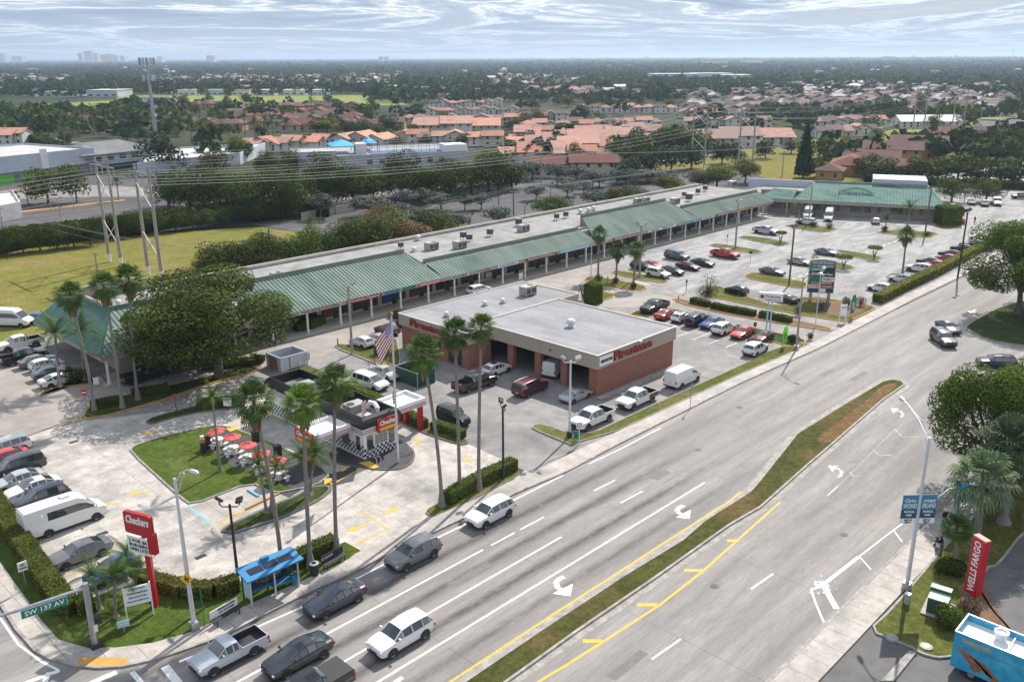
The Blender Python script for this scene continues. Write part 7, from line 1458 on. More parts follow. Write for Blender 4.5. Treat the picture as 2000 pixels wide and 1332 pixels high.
t = thing('kerb_box', G(1742,1247,.02), 'half buried concrete culvert end at the grass edge', 'culvert'); b = MB(); b.lathe([(.45,0),(.42,.15),(.2,.22),(0,.23)], 12); b.build('cap', 'kerb', t, 50)
# patio sets
ps = []
def patio(x, y, ux, uy, dx, lb):
    t = thing('parasol_table', G(x, y, .12), lb, 'parasol table'); b = MB(); b.disc((0,0,.76),(0,0,1),.58,.06,18); b.build('tabletop', 'white', t)
    b = MB(); b.tube([(0,0,0),(0,0,.74)], [.3,.18], 10); b.build('pedestal', 'white', t)
    for i in range(4): a = i*math.pi/2+.4; b = MB(); b.T = Matrix.Translation((.95*math.cos(a), .95*math.sin(a), 0)) @ Matrix.Rotation(a, 4, 'Z'); b.cbox(0,0,.38,.34,.62,.09); b.cbox(0,0,0,.2,.3,.38); b.cbox(-.35,0,.15,.5,.12,.08); b.build('seat', 'white', t)
    hp = from_top(x, uy, y); b = MB(); tp_ = Vector((dx*.25,dx*.1,hp)); b.tube([(0,0,.7),tp_], .025, 6); b.build('pole', 'near_black', t)
    b = MB(); k = 8; rim = [Vector((.92*math.cos(i*6.2832/k), .92*math.sin(i*6.2832/k), -.18)) for i in range(k)]; q = Matrix.Rotation(dx*.25, 3, 'Y'); 
    b.add([tp_+Vector((0,0,.05))]+[tp_+q @ r_ for r_ in rim], [(0,1+i,1+(i+1)%k) for i in range(k)]); b.add([tp_+q @ r_ for r_ in rim]+[tp_+q @ (r_+Vector((0,0,-.05))) for r_ in rim], [(i,k+i,k+(i+1)%k,(i+1)%k) for i in range(k)])
    u_ = b.build('parasol', 'red_pale', t); b = MB()
    for r_ in rim: b.bar(tp_+Vector((0,0,.07)), tp_+q @ (r_+Vector((0,0,.02))), .018, 0, 4)
    b.build('rib', 'red_dark', u_); return t
patio(427,870,424,838,-.5,'tilted red parasol over a white table, farthest left of the five'); patio(457,886,455,850,0,'red parasol over a white table, second from the left of the five'); patio(487,903,486,866,.1,'red parasol over a white table, middle of the five'); patio(514,920,512,882,-.3,'red parasol over a white table, fourth from the left of the five'); patio(545,936,542,896,-.2,'red parasol over a white table, farthest right and half hidden by palms')
t = thing('waste_station', G(398,884,.12), 'black waste bin with a small orange topped figure at the lawn edge', 'bin', scale=(.7,.7,.75)); b = MB(); b.cbox(0,0,0,.6,.6,1.5); b.build('body', 'near_black', t); b = MB(); b.cbox(0,0,1.5,.55,.5,.5); b.build('orange_panel', 'orange', t); b = MB(); b.lathe([(.2,0),(.26,.15),(.24,.35),(.3,.45),(0,.5)], 12, 0, (0,0,2.0)); b.build('white_cap', 'white', t, 50)
for x, y, lb in ((543,890,'black bin cabinet beside the rightmost parasol'),(500,862,'small black bin on the grass behind the parasols'),(405,875,'low dark bin at the foot of the orange topped figure'),(548,930,'dark chair-like bin under the palms by the patio')):
    t = thing('litter_bin', G(x, y, .12), lb, 'bin'); b = MB(); b.cbox(0,0,0,.6,.6,1.1); b.build('body', 'near_black', t); b = MB(); b.cbox(0,0,1.102,.66,.66,.08); b.build('lid', 'black', t)
# wheel stops and pallets ------------------------------------------------------------
for x0_, y0_, x1_, y1_, m, lb in ((484,957,505,970,'paint_blue','blue wheel stop in the accessible bay by the lawn'),(480,995,546,964,'kerb_yellow','long orange painted kerb beside the accessible bay')):
    a, c = G(x0_, y0_, .02), G(x1_, y1_, .02); t = thing('wheel_stop', a, lb, 'wheel stop'); d = (c-a); b = MB(); nn = Vector((-d.y, d.x, 0)).normalized()*.1; b.prism([-nn, d-nn, d+nn, nn], 0, .14); b.build('block', m, t)
rw = []
for i in range(9):
    p = wp(2+i*4.1, -7.2, .02); t = thing('wheel_stop', p, '', 'wheel stop', 'wheel stops before the far wing', math.atan2(D_.y, D_.x)); b = MB(); b.cbox(0,0,0,1.9,.18,.14); b.build('block', 'paint_white', t); rw.append(t)
label_row(rw, 'white wheel stop before the far wing, # of nine')
# people -------------------------------------------------------------------------------
def person(loc, rz, label, top, legs, cap=None, pose='stand'):
    t = thing('person', loc, label, 'person', None, rz)
    if pose == 'stand':
        J = {'pel':(0,0,.95),'sp':(0,.01,1.2),'ch':(0,.0,1.4),'nk':(0,0,1.52),'hd':(0,.01,1.62),'tp':(0,.01,1.76),'hl':(.10,0,.9),'kl':(.11,-.03,.5),'al':(.11,.02,.08),'tl':(.12,-.14,.04),'hr':(-.10,0,.9),'kr':(-.12,.02,.5),'ar':(-.13,.06,.08),'tr':(-.14,-.1,.04),'sl':(.19,0,1.43),'el':(.25,.02,1.15),'wl':(.24,-.08,.92),'fl':(.235,-.11,.82),'sr':(-.19,0,1.43),'er':(-.26,.0,1.15),'wr':(-.22,-.12,.98),'fr':(-.2,-.16,.9)}
    else:
        J = {'pel':(0,0,.5),'sp':(0,.02,.75),'ch':(0,.0,.98),'nk':(0,-.02,1.1),'hd':(0,-.03,1.2),'tp':(0,-.03,1.34),'hl':(.10,-.05,.5),'kl':(.12,-.45,.5),'al':(.12,-.45,.08),'tl':(.12,-.6,.04),'hr':(-.10,-.05,.5),'kr':(-.14,-.43,.5),'ar':(-.14,-.42,.08),'tr':(-.15,-.57,.04),'sl':(.19,0,1.0),'el':(.24,-.1,.75),'wl':(.14,-.32,.62),'fl':(.1,-.4,.6),'sr':(-.19,0,1.0),'er':(-.25,-.08,.75),'wr':(-.15,-.32,.62),'fr':(-.1,-.4,.6)}
    rad = dict(pel=.14,sp=.125,ch=.15,nk=.055,hd=.095,tp=.07,hl=.095,kl=.065,al=.045,tl=.04,hr=.095,kr=.065,ar=.045,tr=.04,sl=.065,el=.045,wl=.032,fl=.035,sr=.065,er=.045,wr=.032,fr=.035)
    E_ = [('pel','sp'),('sp','ch'),('ch','nk'),('nk','hd'),('hd','tp'),('pel','hl'),('hl','kl'),('kl','al'),('al','tl'),('pel','hr'),('hr','kr'),('kr','ar'),('ar','tr'),('ch','sl'),('sl','el'),('el','wl'),('wl','fl'),('ch','sr'),('sr','er'),('er','wr'),('wr','fr')]
    K_ = list(J); me = bpy.data.meshes.new('body'); me.from_pydata([J[k] for k in K_], [(K_.index(a), K_.index(c)) for a, c in E_], []); o = place('body', me, t)
    md = o.modifiers.new('skin', 'SKIN'); sv_ = me.skin_vertices[0] if me.skin_vertices else None
    if sv_ is None:
        bm = bmesh.new(); bm.from_mesh(me); bm.verts.layers.skin.verify(); bm.to_mesh(me); bm.free(); sv_ = me.skin_vertices[0]
    for i, k in enumerate(K_): sv_.data[i].radius = (rad[k],)*2; sv_.data[i].use_root = (k == 'pel')
    ss = o.modifiers.new('smooth', 'SUBSURF'); ss.levels = 1; ss.render_levels = 1
    dg = bpy.context.evaluated_depsgraph_get(); dg.update(); ev = o.evaluated_get(dg); m2 = bpy.data.meshes.new_from_object(ev); o.modifiers.clear(); o.data = m2; m2.materials.clear()
    for m in (top, legs, 'skin', 'hair'): m2.materials.append(M[m])
    zt_, zl = (1.5, .96) if pose == 'stand' else (1.07, .58)
    for p in m2.polygons:
        c = p.center; p.use_smooth = True
        p.material_index = 2 if c.z > zt_ or (abs(c.x) > .18 and c.z < (1.1 if pose == 'stand' else .72) and c.z > .55 and c.y < .02 and abs(c.x) > .2) else (0 if c.z > zl else (3 if c.z < .1 else 1))
    hz_ = J['tp'][2]; b = MB(); b.lathe([(.105,-.12),(.11,-.04),(.085,.03),(0,.06)], 12, 0, (0,J['tp'][1]+.01,hz_-.02))
    if cap: b.box(-.08,.08,-.2,-.06,hz_-.09,hz_-.06)
    b.build('cap' if cap else 'hair', cap or 'hair', t, 60)
    b = MB(); b.cbox(0,J['hd'][1]-.10,J['hd'][2]-.01,.025,.03,.045); 
    for s_ in (1,-1): b.cbox(s_*.1,J['hd'][1],J['hd'][2],.02,.04,.06)
    b.build('face', 'skin', t); return t
person(G(1842,1030,.13), R(150), 'person in a white cap, dark top and jeans standing at the right pavement edge', 'cloth_dark', 'cloth_jeans', 'cloth_white')
person(G(1838,1068,.13)+Vector((0,0,0)), R(200), 'person in dark clothes sitting on the bench at the right bus stop', 'cloth_dark', 'cloth_dark', None, 'sit')
person(G(1903,437,.02), R(250), 'person in dark clothes walking in the far car park near the black car', 'cloth_dark', 'cloth_dark')
person(G(1258,483,.13), R(240), 'person in a pale top on the arcade walkway by the lamp post', 'cloth_white', 'cloth_dark')
# right bus stop shelter (mostly behind the cabbage palms)
t = thing('bus_shelter', G(1880,1010,.13), 'blue and green bus shelter half hidden behind the silvery cabbage palm', 'bus shelter', None, R(20)); b = MB(); b.box(-1.8,1.8,-.8,.8,2.3,2.4); b.build('roof', 'canopy_blue', t)
for x_ in (-1.6,1.6):
    for y_ in (-.6,.6): b = MB(); b.cbox(x_,y_,0,.1,.1,2.3); b.build('post', 'sign_green', t)
b = MB().box(-1.5,1.5,.58,.62,.3,2.1); b.build('rear_panel', 'glass_store', t)
# snack truck --------------------------------------------------------------------------
ca, cb_, cc_ = G(1892,1200,3.0), G(1866,1232,3.0), G(2000,1292,3.0)
# long side runs toward -Y, short end toward +X
tr_ = thing('food_truck', (53.1,9.6,0), 'snack truck with blue wrapped sides and open white roof tray at lower right', 'food truck', None, R(-90)); lt, wt, ht = 7.0, 2.5, 3.05
p0 = G(1866,1232,ht); tr_.location = (p0.x+wt/2, p0.y-lt/2, 0)
b = MB(); b.box(-lt/2,lt/2,-wt/2,wt/2,.5,ht-.5); b.build('body', 'truck_wrap' if 'truck_wrap' in M else 'white', tr_); body_truck = tr_.children[0]
b = MB(); b.box(-lt/2,lt/2,-wt/2,-wt/2+.04,ht-.5,ht); b.box(-lt/2,lt/2,wt/2-.04,wt/2,ht-.5,ht); b.box(-lt/2,-lt/2+.04,-wt/2+.04,wt/2-.04,ht-.5,ht); b.box(lt/2-.04,lt/2,-wt/2+.04,wt/2-.04,ht-.5,ht); b.build('roof_rim', 'truck_wrap' if 'truck_wrap' in M else 'white', tr_)
b = MB(); b.box(-lt/2+.04,lt/2-.04,-wt/2+.04,wt/2-.04,ht-.52,ht-.46); b.build('roof', 'white_plain', tr_)
b = MB(); b.box(-lt/2-.02,lt/2+.02,-wt/2-.02,-wt/2+.05,ht,ht+.04); b.box(-lt/2-.02,lt/2+.02,wt/2-.05,wt/2+.02,ht,ht+.04); b.box(-lt/2-.02,-lt/2+.05,-wt/2+.05,wt/2-.05,ht,ht+.04); b.box(lt/2-.05,lt/2+.02,-wt/2+.05,wt/2-.05,ht,ht+.04); b.box(-.6,-.55,-wt/2+.05,wt/2-.05,ht-.3,ht-.2); b.build('trim', 'steel_light', tr_)
b = MB(); b.lathe([(.34,0),(.36,.35),(.44,.45),(.44,.6),(.3,.62),(.28,.5),(0,.5)], 20, 0, (-1.3,.55,ht-.46)); b.build('roof_vent', 'white', tr_, 40)
b = MB(); b.box(-lt/2+.6,lt/2-.3,-wt/2-.03,-wt/2-.005,ht-.78,ht-.74); b.build('awning_rail', 'steel', tr_)
text_on(tr_, 'CHURROS MANIA', (-lt/2+1.35,-wt/2,ht-.42), (1,0,0), 1.7, .3, 'yellow')
b = MB(); rg = random.Random(2)
for i in range(7): 
    x_ = -lt/2+.3+i*.26; z_ = 2.0-.07*i; b.T = Matrix.Translation((x_,-wt/2-.012,z_)) @ Matrix.Rotation(R(38+rg.uniform(-5,5)), 4, 'Y'); b.box(0,1.7,-.01,.01,-.07,.07)
b.T = None; b.build('churro_picture', 'churro' if 'churro' in M else 'wood_pole', tr_)
b = MB(); b.disc((-lt/2+1.5,-wt/2-.01,1.1),(0,1,0),.33,.02,20); b.build('bowl_picture', 'wood_pole', tr_)
for x_ in (-2.2,2.2):
    for y_ in (-1.1,1.1): b = MB(); b.disc((x_,y_,.42),(0,1,0),.42,.26,18); w_ = b.build('wheel', 'rubber', tr_); b = MB(); b.disc((x_,y_+(.02 if y_ > 0 else -.02),.42),(0,1,0),.2,.27,14); b.build('rim', 'steel', w_)
# ---------------------------------------------------------------- parked and moving vehicles
g1 = 'vehicles on the avenue'; 
for a in (
 ('small_pickup','silver_blue',(449,1287),180,'silver two-door pickup with an open empty bed in the kerb lane','pickup'),
 ('sedan','slate',(583,1293),180,'dark grey sedan between the silver pickup and the white car at bottom','car'),
 ('pickup','black',(602,1368),180,'black pickup with a covered bed cut off by the bottom edge','pickup'),
 ('sedan','navy',(655,1182),180,'dark navy sedan in the kerb lane beside the bus shelter','car'),
 ('suv','white',(783,1255),180,'white crossover in the third lane near the bottom','car'),
 ('suv','grey',(807,1094),180,'grey crossover near the kiosk driveway in the kerb lane','car'),
 ('suv','white',(957,1014),180,'white seven-seat crossover passing the leaning palm','car'),
 ('bigsuv','dark_grey',(1841,671),222,'dark police-style car turning toward the camera at upper right','car'),
 ('sedan','dark_grey',(1851,647),228,'silver-roofed dark sedan right behind the turning dark car','car'),
 ('suv','navy',(1945,717),120,'dark blue crossover half hidden behind the right tree','car')):
    t = car(a[0],a[1],a[2],a[3],a[4],a[5],g1)
    if 'covered bed' in a[4]: MB().box(-2.88,-1.06,-.96,.96,1.205,1.24).build('bed_cover', 'near_black', t)
g2 = 'vehicles around the tyre shop'
for a in (
 ('pickup','white',(1156,828),180,'white crew pickup nearest the grass tip beside the avenue','pickup'),
 ('pickup','white',(1243,789),180,'white pickup with a brown bed side behind the first white one','pickup'),
 ('cargo_van','white',(1333,749),0,'plain white cargo van seen from behind beside the grass strip','van'),
 ('coupe','silver',(1124,780),0,'silver coupe parked against the front corner of the tyre shop','car'),
 ('bigsuv','maroon',(1036,766),4,'dark red large estate in front of the garage bays','car'),
 ('pickup','black',(928,757),-4,'black crew pickup in the tyre shop yard behind two palms','pickup'),
 ('hatch','white',(970,729),2,'white crossover with black roof glass nearest the office door','car'),
 ('jeep','black',(886,826),-90,'black boxy off-road car beside the low hedge','car'),
 ('minivan','white',(724,756),-84,'white minivan beside the kiosk hedge','car'),
 ('sedan','silver',(753,737),-88,'silver sedan with a bike rack next to the white minivan','car'),
 ('hatch','white',(707,676),90,'white crossover by the concrete lamp near the arcade','car'),
 ('sedan','silver',(738,670),92,'silver sedan parked right of the white crossover near the arcade','car'),
 ('hatch','maroon',(756,652),94,'dark maroon hatchback behind the national flag','car'),
 ('suv','navy',(800,640),94,'dark blue car mostly hidden behind the tyre shop corner','car'),
 ('hatch','black',(783,622),95,'black car peeping out at the rear corner of the tyre shop','car'),
 ('suv','white',(936,574),0,'cream car passing between the arcade and the tyre shop','car'),
 ('cargo_van','white',(1092,728),12,'white van standing inside the third garage bay','van'),
 ('pickup','black',(1278,607),182,'black pickup, first of the row facing the tyre shop','pickup'),
 ('sedan','red',(1301,621),2,'dark orange-red sedan second in the row beside the black pickup','car'),
 ('hatch','white',(1331,627),2,'white crossover with a glass roof third in the row','car'),
 ('bigsuv','navy',(1361,633),2,'dark blue off-roader with a rear spare wheel in the row','car'),
 ('sedan','blue',(1390,638),182,'bright blue sedan in the middle of the row','car'),
 ('suv','white',(1413,650),2,'small boxy white car between the blue and the red cars','car'),
 ('sedan','bright_red',(1450,657),182,'bright red sedan near the end of the row','car'),
 ('coupe','maroon',(1489,665),182,'dark coupe with a maroon bonnet at the end of the row','car'),
 ('suv','white',(1475,690),3,'white crossover parked alone on the grass edge','car')):
    t = car(a[0],a[1],a[2],a[3],a[4],a[5],g2)
    if 'brown bed' in a[4]:
        for s_ in (1,-1): b = MB(); b.box(-2.88,-1.1,s_*1.0-.0,s_*1.012,.62,1.15); b.build('brown_bed_side', 'wood_pole', t)
    if 'bike rack' in a[4]:
        b = MB(); b.bar((-2.4,-.5,.6),(-2.6,-.5,1.5),.03); b.bar((-2.4,.5,.6),(-2.6,.5,1.5),.03); b.bar((-2.6,-.7,1.5),(-2.6,.7,1.5),.03); b.bar((-2.7,-.7,1.2),(-2.7,.7,1.2),.03); b.build('bike_rack', 'near_black', t)
    if 'spare' in a[4]: b = MB(); b.disc((-2.62,0,1.05),(1,0,0),.36,.2,16); b.build('spare_wheel', 'rubber', t)
    if 'glass roof' in a[4] or 'black roof' in a[4]: b = MB(); b.box(-.9,-.1,-.42,.42,1.548,1.562); b.build('sunroof', 'glass', t)
g3 = 'vehicles in the kiosk car park'
for a in (
 ('suv','white',(12,886),180,'white crossover cut by the left edge, topmost of its row','car'),
 ('sedan','red',(8,906),180,'red sedan squeezed between white and dark cars at the left edge','car'),
 ('bigsuv','dark_grey',(33,925),180,'dark off-roader with red tail lamp in the left row','car'),
 ('sedan','silver',(36,950),180,'silver sedan left of the white sedan in the left row','car'),
 ('sedan','white',(66,964),180,'white sedan with a sunroof in the left row','car'),
 ('suv','navy',(82,985),180,'navy crossover beside the long white van','car'),
 ('high_van','white',(128,1027),0,'long white high-roof passenger van with dark windows','van'),
 ('sedan','grey',(158,1091),180,'grey sedan by itself below the long white van','car'),
 ('hatch','blue',(222,1128),180,'bright blue hatchback hidden by the arching palms','car')):
    t = car(a[0],a[1],a[2],a[3],a[4],a[5],g3)
    if 'sunroof' in a[4]: b = MB(); b.box(-.2,.3,-.35,.35,1.462,1.472); b.build('sunroof', 'glass', t)
    if 'high-roof' in a[4]: b = MB(); b.cbox(.3,0,2.73,.8,.6,.08); b.build('roof_hatch', 'white', t)
g4 = 'vehicles at the left end of the arcade'
for a in (
 ('high_van','white',(22,636),-52,'old white van at the edge of the grass corridor, upper left','van'),
 ('hatch','blue',(64,630),130,'blue car half hidden behind the green roof corner','car'),
 ('pickup','white',(40,680),180,'white crew pickup in the upper left car park','pickup'),
 ('pickup','black',(48,706),0,'black pickup seen from behind in the upper left row','pickup'),
 ('sedan','grey',(76,713),0,'grey sedan between the black pickup and the white crossover','car'),
 ('hatch','white',(92,721),0,'white crossover with a black roof in the upper left row','car'),
 ('sedan','teal',(104,736),0,'dark teal sedan between two white cars at upper left','car'),
 ('sedan','white',(118,750),0,'white sedan nearest the small flag','car'),
 ('pickup','black',(284,742),0,'black pickup shaded by the huge tree in front of the arcade','pickup'),
 ('pickup','black',(376,716),0,'second black pickup under the huge tree','pickup'),
 ('suv','red',(18,381),10,'red car in the far car park before the warehouse','car'),
 ('suv','silver',(22,389),10,'silver car in the far car park before the warehouse','car')):
    car(a[0],a[1],a[2],a[3],a[4],a[5],g4)
g5 = 'vehicles in the middle car park'
for a in (
 ('bigsuv','grey_blue',(1322,507),-90,'grey blue large off-roader farthest back in the middle block','car'),
 ('sedan','green',(1372,519),-90,'dark green sedan right of the grey blue off-roader','car'),
 ('sedan','maroon',(1343,526),-90,'dark red sedan with a bright sun glint','car'),
 ('hatch','black',(1315,536),-90,'small black hatchback right of the white crossover','car'),
 ('suv','white',(1285,541),-90,'white crossover at the tip of the palm island','car'),
 ('sedan','red',(1272,524),-90,'red car behind the white crossover','car'),
 ('suv','black',(1254,527),-90,'black crossover left of the red car by the thick lamp','car'),
 ('pickup','red',(1416,503),-90,'red pickup beside the concrete lamp post','pickup'),
 ('pickup','silver',(1495,457),-90,'silver pickup at the far side of the middle car park','pickup'),
 ('sedan','grey',(1508,536),-90,'grey sedan left of the brown lamp post','car'),
 ('sedan','beige',(1562,517),-90,'beige sedan just behind the plaza sign','car'),
 ('sedan','grey',(1614,498),-90,'grey sedan above the cup-shaped tree','car'),
 ('hatch','black',(1438,574),84,'black hatchback alone on the grass-edged bay','car'),
 ('coupe','black',(1535,590),80,'black coupe half hidden behind the white pole sign','car'),
 ('suv','white',(1574,439),100,'white off-roader in front of the far white vans','car'),
 ('high_van','white',(1578,425),202,'left white minibus facing the camera before the wing','van'),
 ('high_van','white',(1618,430),202,'right white minibus facing the camera before the wing','van'),
 ('hatch','silver',(1710,437),25,'silver hatchback seen from behind before the wing','car'),
 ('hatch','white',(1717,569),90,'first white car at the near end of the yellow hedge','car'),
 ('hatch','white',(1758,551),90,'second white car with black roof along the yellow hedge','car'),
 ('suv','white',(1794,531),90,'third white car along the yellow hedge','car'),
 ('hatch','red',(1824,524),90,'red hatchback along the yellow hedge','car'),
 ('sedan','dark_grey',(1815,517),90,'dark sedan left of the red hatchback at the hedge','car'),
 ('hatch','pink_red',(1847,511),90,'bright pink-red hatchback along the yellow hedge','car'),
 ('sedan','black',(1857,502),90,'black sedan in the hedge row, behind the pink-red one','car'),
 ('sedan','black',(1880,491),90,'black sedan by the black street lamp','car'),
 ('sedan','dark_grey',(1897,484),90,'dark sedan at the far end of the yellow hedge','car'),
 ('pickup','dark_grey',(1908,487),90,'dark pickup at the far end of the yellow hedge','pickup'),
 ('sedan','yellow',(1916,477),90,'yellow car near the big bright tree','car'),
 ('hatch','white',(1912,470),90,'white car at the far end behind the bright tree','car'),
 ('suv','dark_grey',(1858,409),30,'dark car at the right end of the wing, behind the black one','car'),
 ('bigsuv','black',(1872,417),30,'large black car at the right end of the wing','car'),
 ('hatch','red',(1873,436),30,'red car behind the big square clipped shrub','car'),
 ('sedan','white',(1897,399),22,'left white car at the top right street','car'),
 ('suv','white',(1922,402),22,'middle white car at the top right street','car'),
 ('cargo_van','white',(1946,401),202,'white van right of two white cars at top right','van'),
 ('bigsuv','grey_blue',(1994,389),110,'grey blue car cut by the right edge at the top street','car'),
 ('cargo_van','white',(1034,333),100,'small white van in the street behind the olive trees','van'),
 ('sedan','white',(112,277),20,'first white car by the far palms at left','car'),
 ('sedan','white',(128,279),20,'second white car by the far palms at left','car'),
 ('sedan','white',(150,283),20,'third white car by the far palms at left','car'),
 ('minivan','white',(1977,233),110,'white van on the far right street by the lawn','van')):
    car(a[0],a[1],a[2],a[3],a[4],a[5],g5)
# ---------------------------------------------------------------- the town beyond
HM = {}
def house_mesh(kind, w_, d_, h_):
    k = (kind, w_, d_, h_)
    if k in HM: return HM[k]
    b = MB().box(-w_/2,w_/2,-d_/2,d_/2,0,h_); r = MB(); e = .7; rh = d_*.22
    if kind == 'hip':
        V = [(-w_/2-e,-d_/2-e,h_-.05),(w_/2+e,-d_/2-e,h_-.05),(w_/2+e,d_/2+e,h_-.05),(-w_/2-e,d_/2+e,h_-.05),(-w_/2+d_*.45,0,h_+rh),(w_/2-d_*.45,0,h_+rh)]; r.add(V, [(0,1,5,4),(1,2,5),(2,3,4,5),(3,0,4),(3,2,1,0)])
    elif kind == 'gable':
        V = [(-w_/2-e,-d_/2-e,h_-.1),(w_/2+e,-d_/2-e,h_-.1),(w_/2+e,d_/2+e,h_-.1),(-w_/2-e,d_/2+e,h_-.1),(-w_/2-e,0,h_+rh),(w_/2+e,0,h_+rh)]; r.add(V, [(0,1,5,4),(2,3,4,5)]); r.add([(x,y,z-.18) for x,y,z in V], [(4,5,1,0),(5,4,3,2)]); b.add([(-w_/2,-d_/2,h_),(-w_/2,d_/2,h_),(-w_/2,0,h_+rh-.15),(w_/2,-d_/2,h_),(w_/2,d_/2,h_),(w_/2,0,h_+rh-.15)], [(1,0,2),(3,4,5)])
    else:
        V = [(-w_/2-e,-d_/2-e,h_-.1),(w_/2+e,-d_/2-e,h_-.1),(w_/2+e,d_/2+.1,h_+rh*1.5),(-w_/2-e,d_/2+.1,h_+rh*1.5)]; r.add(V, [(0,1,2,3)]); r.add([(x,y,z-.2) for x,y,z in V], [(3,2,1,0)]); b.add([(-w_/2,-d_/2,h_),(-w_/2,d_/2,h_),(-w_/2,d_/2,h_+rh*1.4),(w_/2,-d_/2,h_),(w_/2,d_/2,h_),(w_/2,d_/2,h_+rh*1.4)], [(1,0,2),(3,4,5)]); b.box(-w_/2,w_/2,d_/2-.2,d_/2,h_,h_+rh*1.38)
    wn = []; nw = max(2, int(w_/3.6))
    for i in range(nw):
        x = -w_/2+(i+.5)*w_/nw
        for z in ([.9] if h_ < 3.4 else [.9, h_-1.6]): wn.append((x-.55,x+.55,-d_/2-.04,-d_/2+.02,z,z+1.2))
    for y in (-d_/4, d_/4):
        for z in ([.9] if h_ < 3.4 else [.9, h_-1.6]): wn.append((-w_/2-.04,-w_/2+.02,y-.5,y+.5,z,z+1.2))
    HM[k] = (b, r, wn, {}); return HM[k]
def house(x, y, rz, kind, w_, d_, h_, roof, wall, wins=True):
    b, r, wn, cache = house_mesh(kind, w_, d_, h_); loc = G(x, y)
    if ('w', wall) not in cache: cache[('w', wall)] = mesh('wall', b.v, b.f, [wall])
    if ('r', roof) not in cache: cache[('r', roof)] = mesh('roof', r.v, r.f, [roof])
    if 'n' not in cache: cache['n'] = [mesh('window', q.v, q.f, ['glass_house']) for q in (MB().box(*w4) for w4 in wn)]
    t = thing('house', loc, '', 'house', None, rz); place('wall', cache[('w', wall)], t); place('roof', cache[('r', roof)], t)
    if wins: [place('window', q, t) for q in cache['n']]
    return t
rngh = random.Random(21)
def row(px0, py0, px1, py1, n, roofs, walls, kinds, w_, d_, h_, rz, what, grp, jit=1.0, gapmul=1.0):
    out = []; n = int(n*1.5+.5) if n > 3 else n; w_, d_, h_ = (w_*.66, d_*.9, h_*.88) if n > 3 else (w_, d_, h_); w0, d0, h0 = w_, d_, h_
    for i in range(n):
        k = (i+.5)/n; w_, d_, h_ = w0*(1, .85)[i % 2], d0, h0*(1, 1.15, .9)[i % 3]; x, y = px0+(px1-px0)*k, py0+(py1-py0)*k+rngh.uniform(-1,1)*jit
        out.append(house(x, y, rz+rngh.uniform(-.04,.04)+(rngh.choice((0,math.pi/2)) if 'mixed' in kinds else 0), rngh.choice([q for q in kinds if q != 'mixed']), w_, d_, h_, rngh.choice(roofs), rngh.choice(walls)))
        out[-1]['group'] = grp
    label_row(out, what+', # in row'); return out
A46 = R(-46); CB = ['clay_bright','clay_bright','clay']; PK = ['clay','clay_pink','clay_pink','clay_bright']; WH = ['stucco_white','stucco_white','stucco_cream']
# bright terracotta terraces facing the academy and pylons
row(985,322,1185,322,4,CB,WH,['lean','gable'],15,10,5.2,A46,'bright orange-roofed terrace house nearest the olive trees','orange terraces behind the car park')
row(1000,305,1190,302,4,CB+['clay_pink'],WH,['lean','gable'],15,10,5,A46,'orange-roofed terrace house in the second line','orange terraces behind the car park')
row(1010,290,1265,284,6,PK,WH,['lean','gable'],19,9,5,A46,'pink orange-roofed terrace house in the third line','orange terraces behind the car park')
row(1015,275,1280,270,6,PK,WH,['lean','gable'],18,9,5,A46,'pink-roofed terrace house in the fourth line','orange terraces behind the car park')
row(1360,290,1530,284,3,['clay_pink'],WH,['lean'],20,10,4.5,A46,'long pink-roofed terrace beside the tall pylons','pink terraces behind the pylons')
row(1060,345,1190,345,2,['maroon_tile','clay'],WH,['gable'],18,10,4.6,A46,'low red-roofed building behind the olive trees','orange terraces behind the car park')
row(780,280,975,285,5,CB+['clay'],WH,['gable','mixed'],16,10,4.8,A46,'orange-roofed house just behind the academy court','orange houses behind the academy')
row(820,262,965,262,3,['clay_bright'],WH,['lean'],19,10,5,A46,'long orange roof behind the academy court','orange houses behind the academy')
row(490,298,640,292,5,['clay_bright','clay'],WH,['gable','mixed'],14,10,4.6,R(25),'orange-roofed white house left of the academy','orange houses left of the academy')
row(660,290,760,288,3,['clay_bright','clay_pink'],WH,['gable'],14,10,4.6,R(25),'orange-roofed house right behind the blue canopies','orange houses left of the academy')
row(-10,283,45,280,2,['clay_bright'],WH,['gable'],15,10,4.6,A46,'orange-roofed house at the left edge','orange houses at the left edge')
# dark red roofed courts on the left
for (a, b_, c_, d_, n_) in ((150,228,330,222,6),(320,215,470,212,5),(440,232,650,228,8),(470,250,700,246,8),(530,215,700,215,5),(440,241,700,238,9),(560,256,780,252,7),(60,246,230,240,5),(330,250,470,255,5)):
    row(a,b_,c_,d_,n_,['maroon_tile','maroon_tile','brown_tile'],['stucco_ochre','tan_stucco'],['hip','gable','mixed'],19,13,4.2,A46,'maroon-roofed house %s' % (b_ == 241 and 'in the second line of the red court' or b_ == 256 and 'at the front of the red court' or {150:'above the far palms',320:'below the sports field',440:'in the middle of the red court',470:'nearest the yellow green tree',530:'at the back of the red court',440.5:'',60:'behind the left royal palms',330:'right of the cell tower'}.get(a)),'dark red-roofed courts at left')
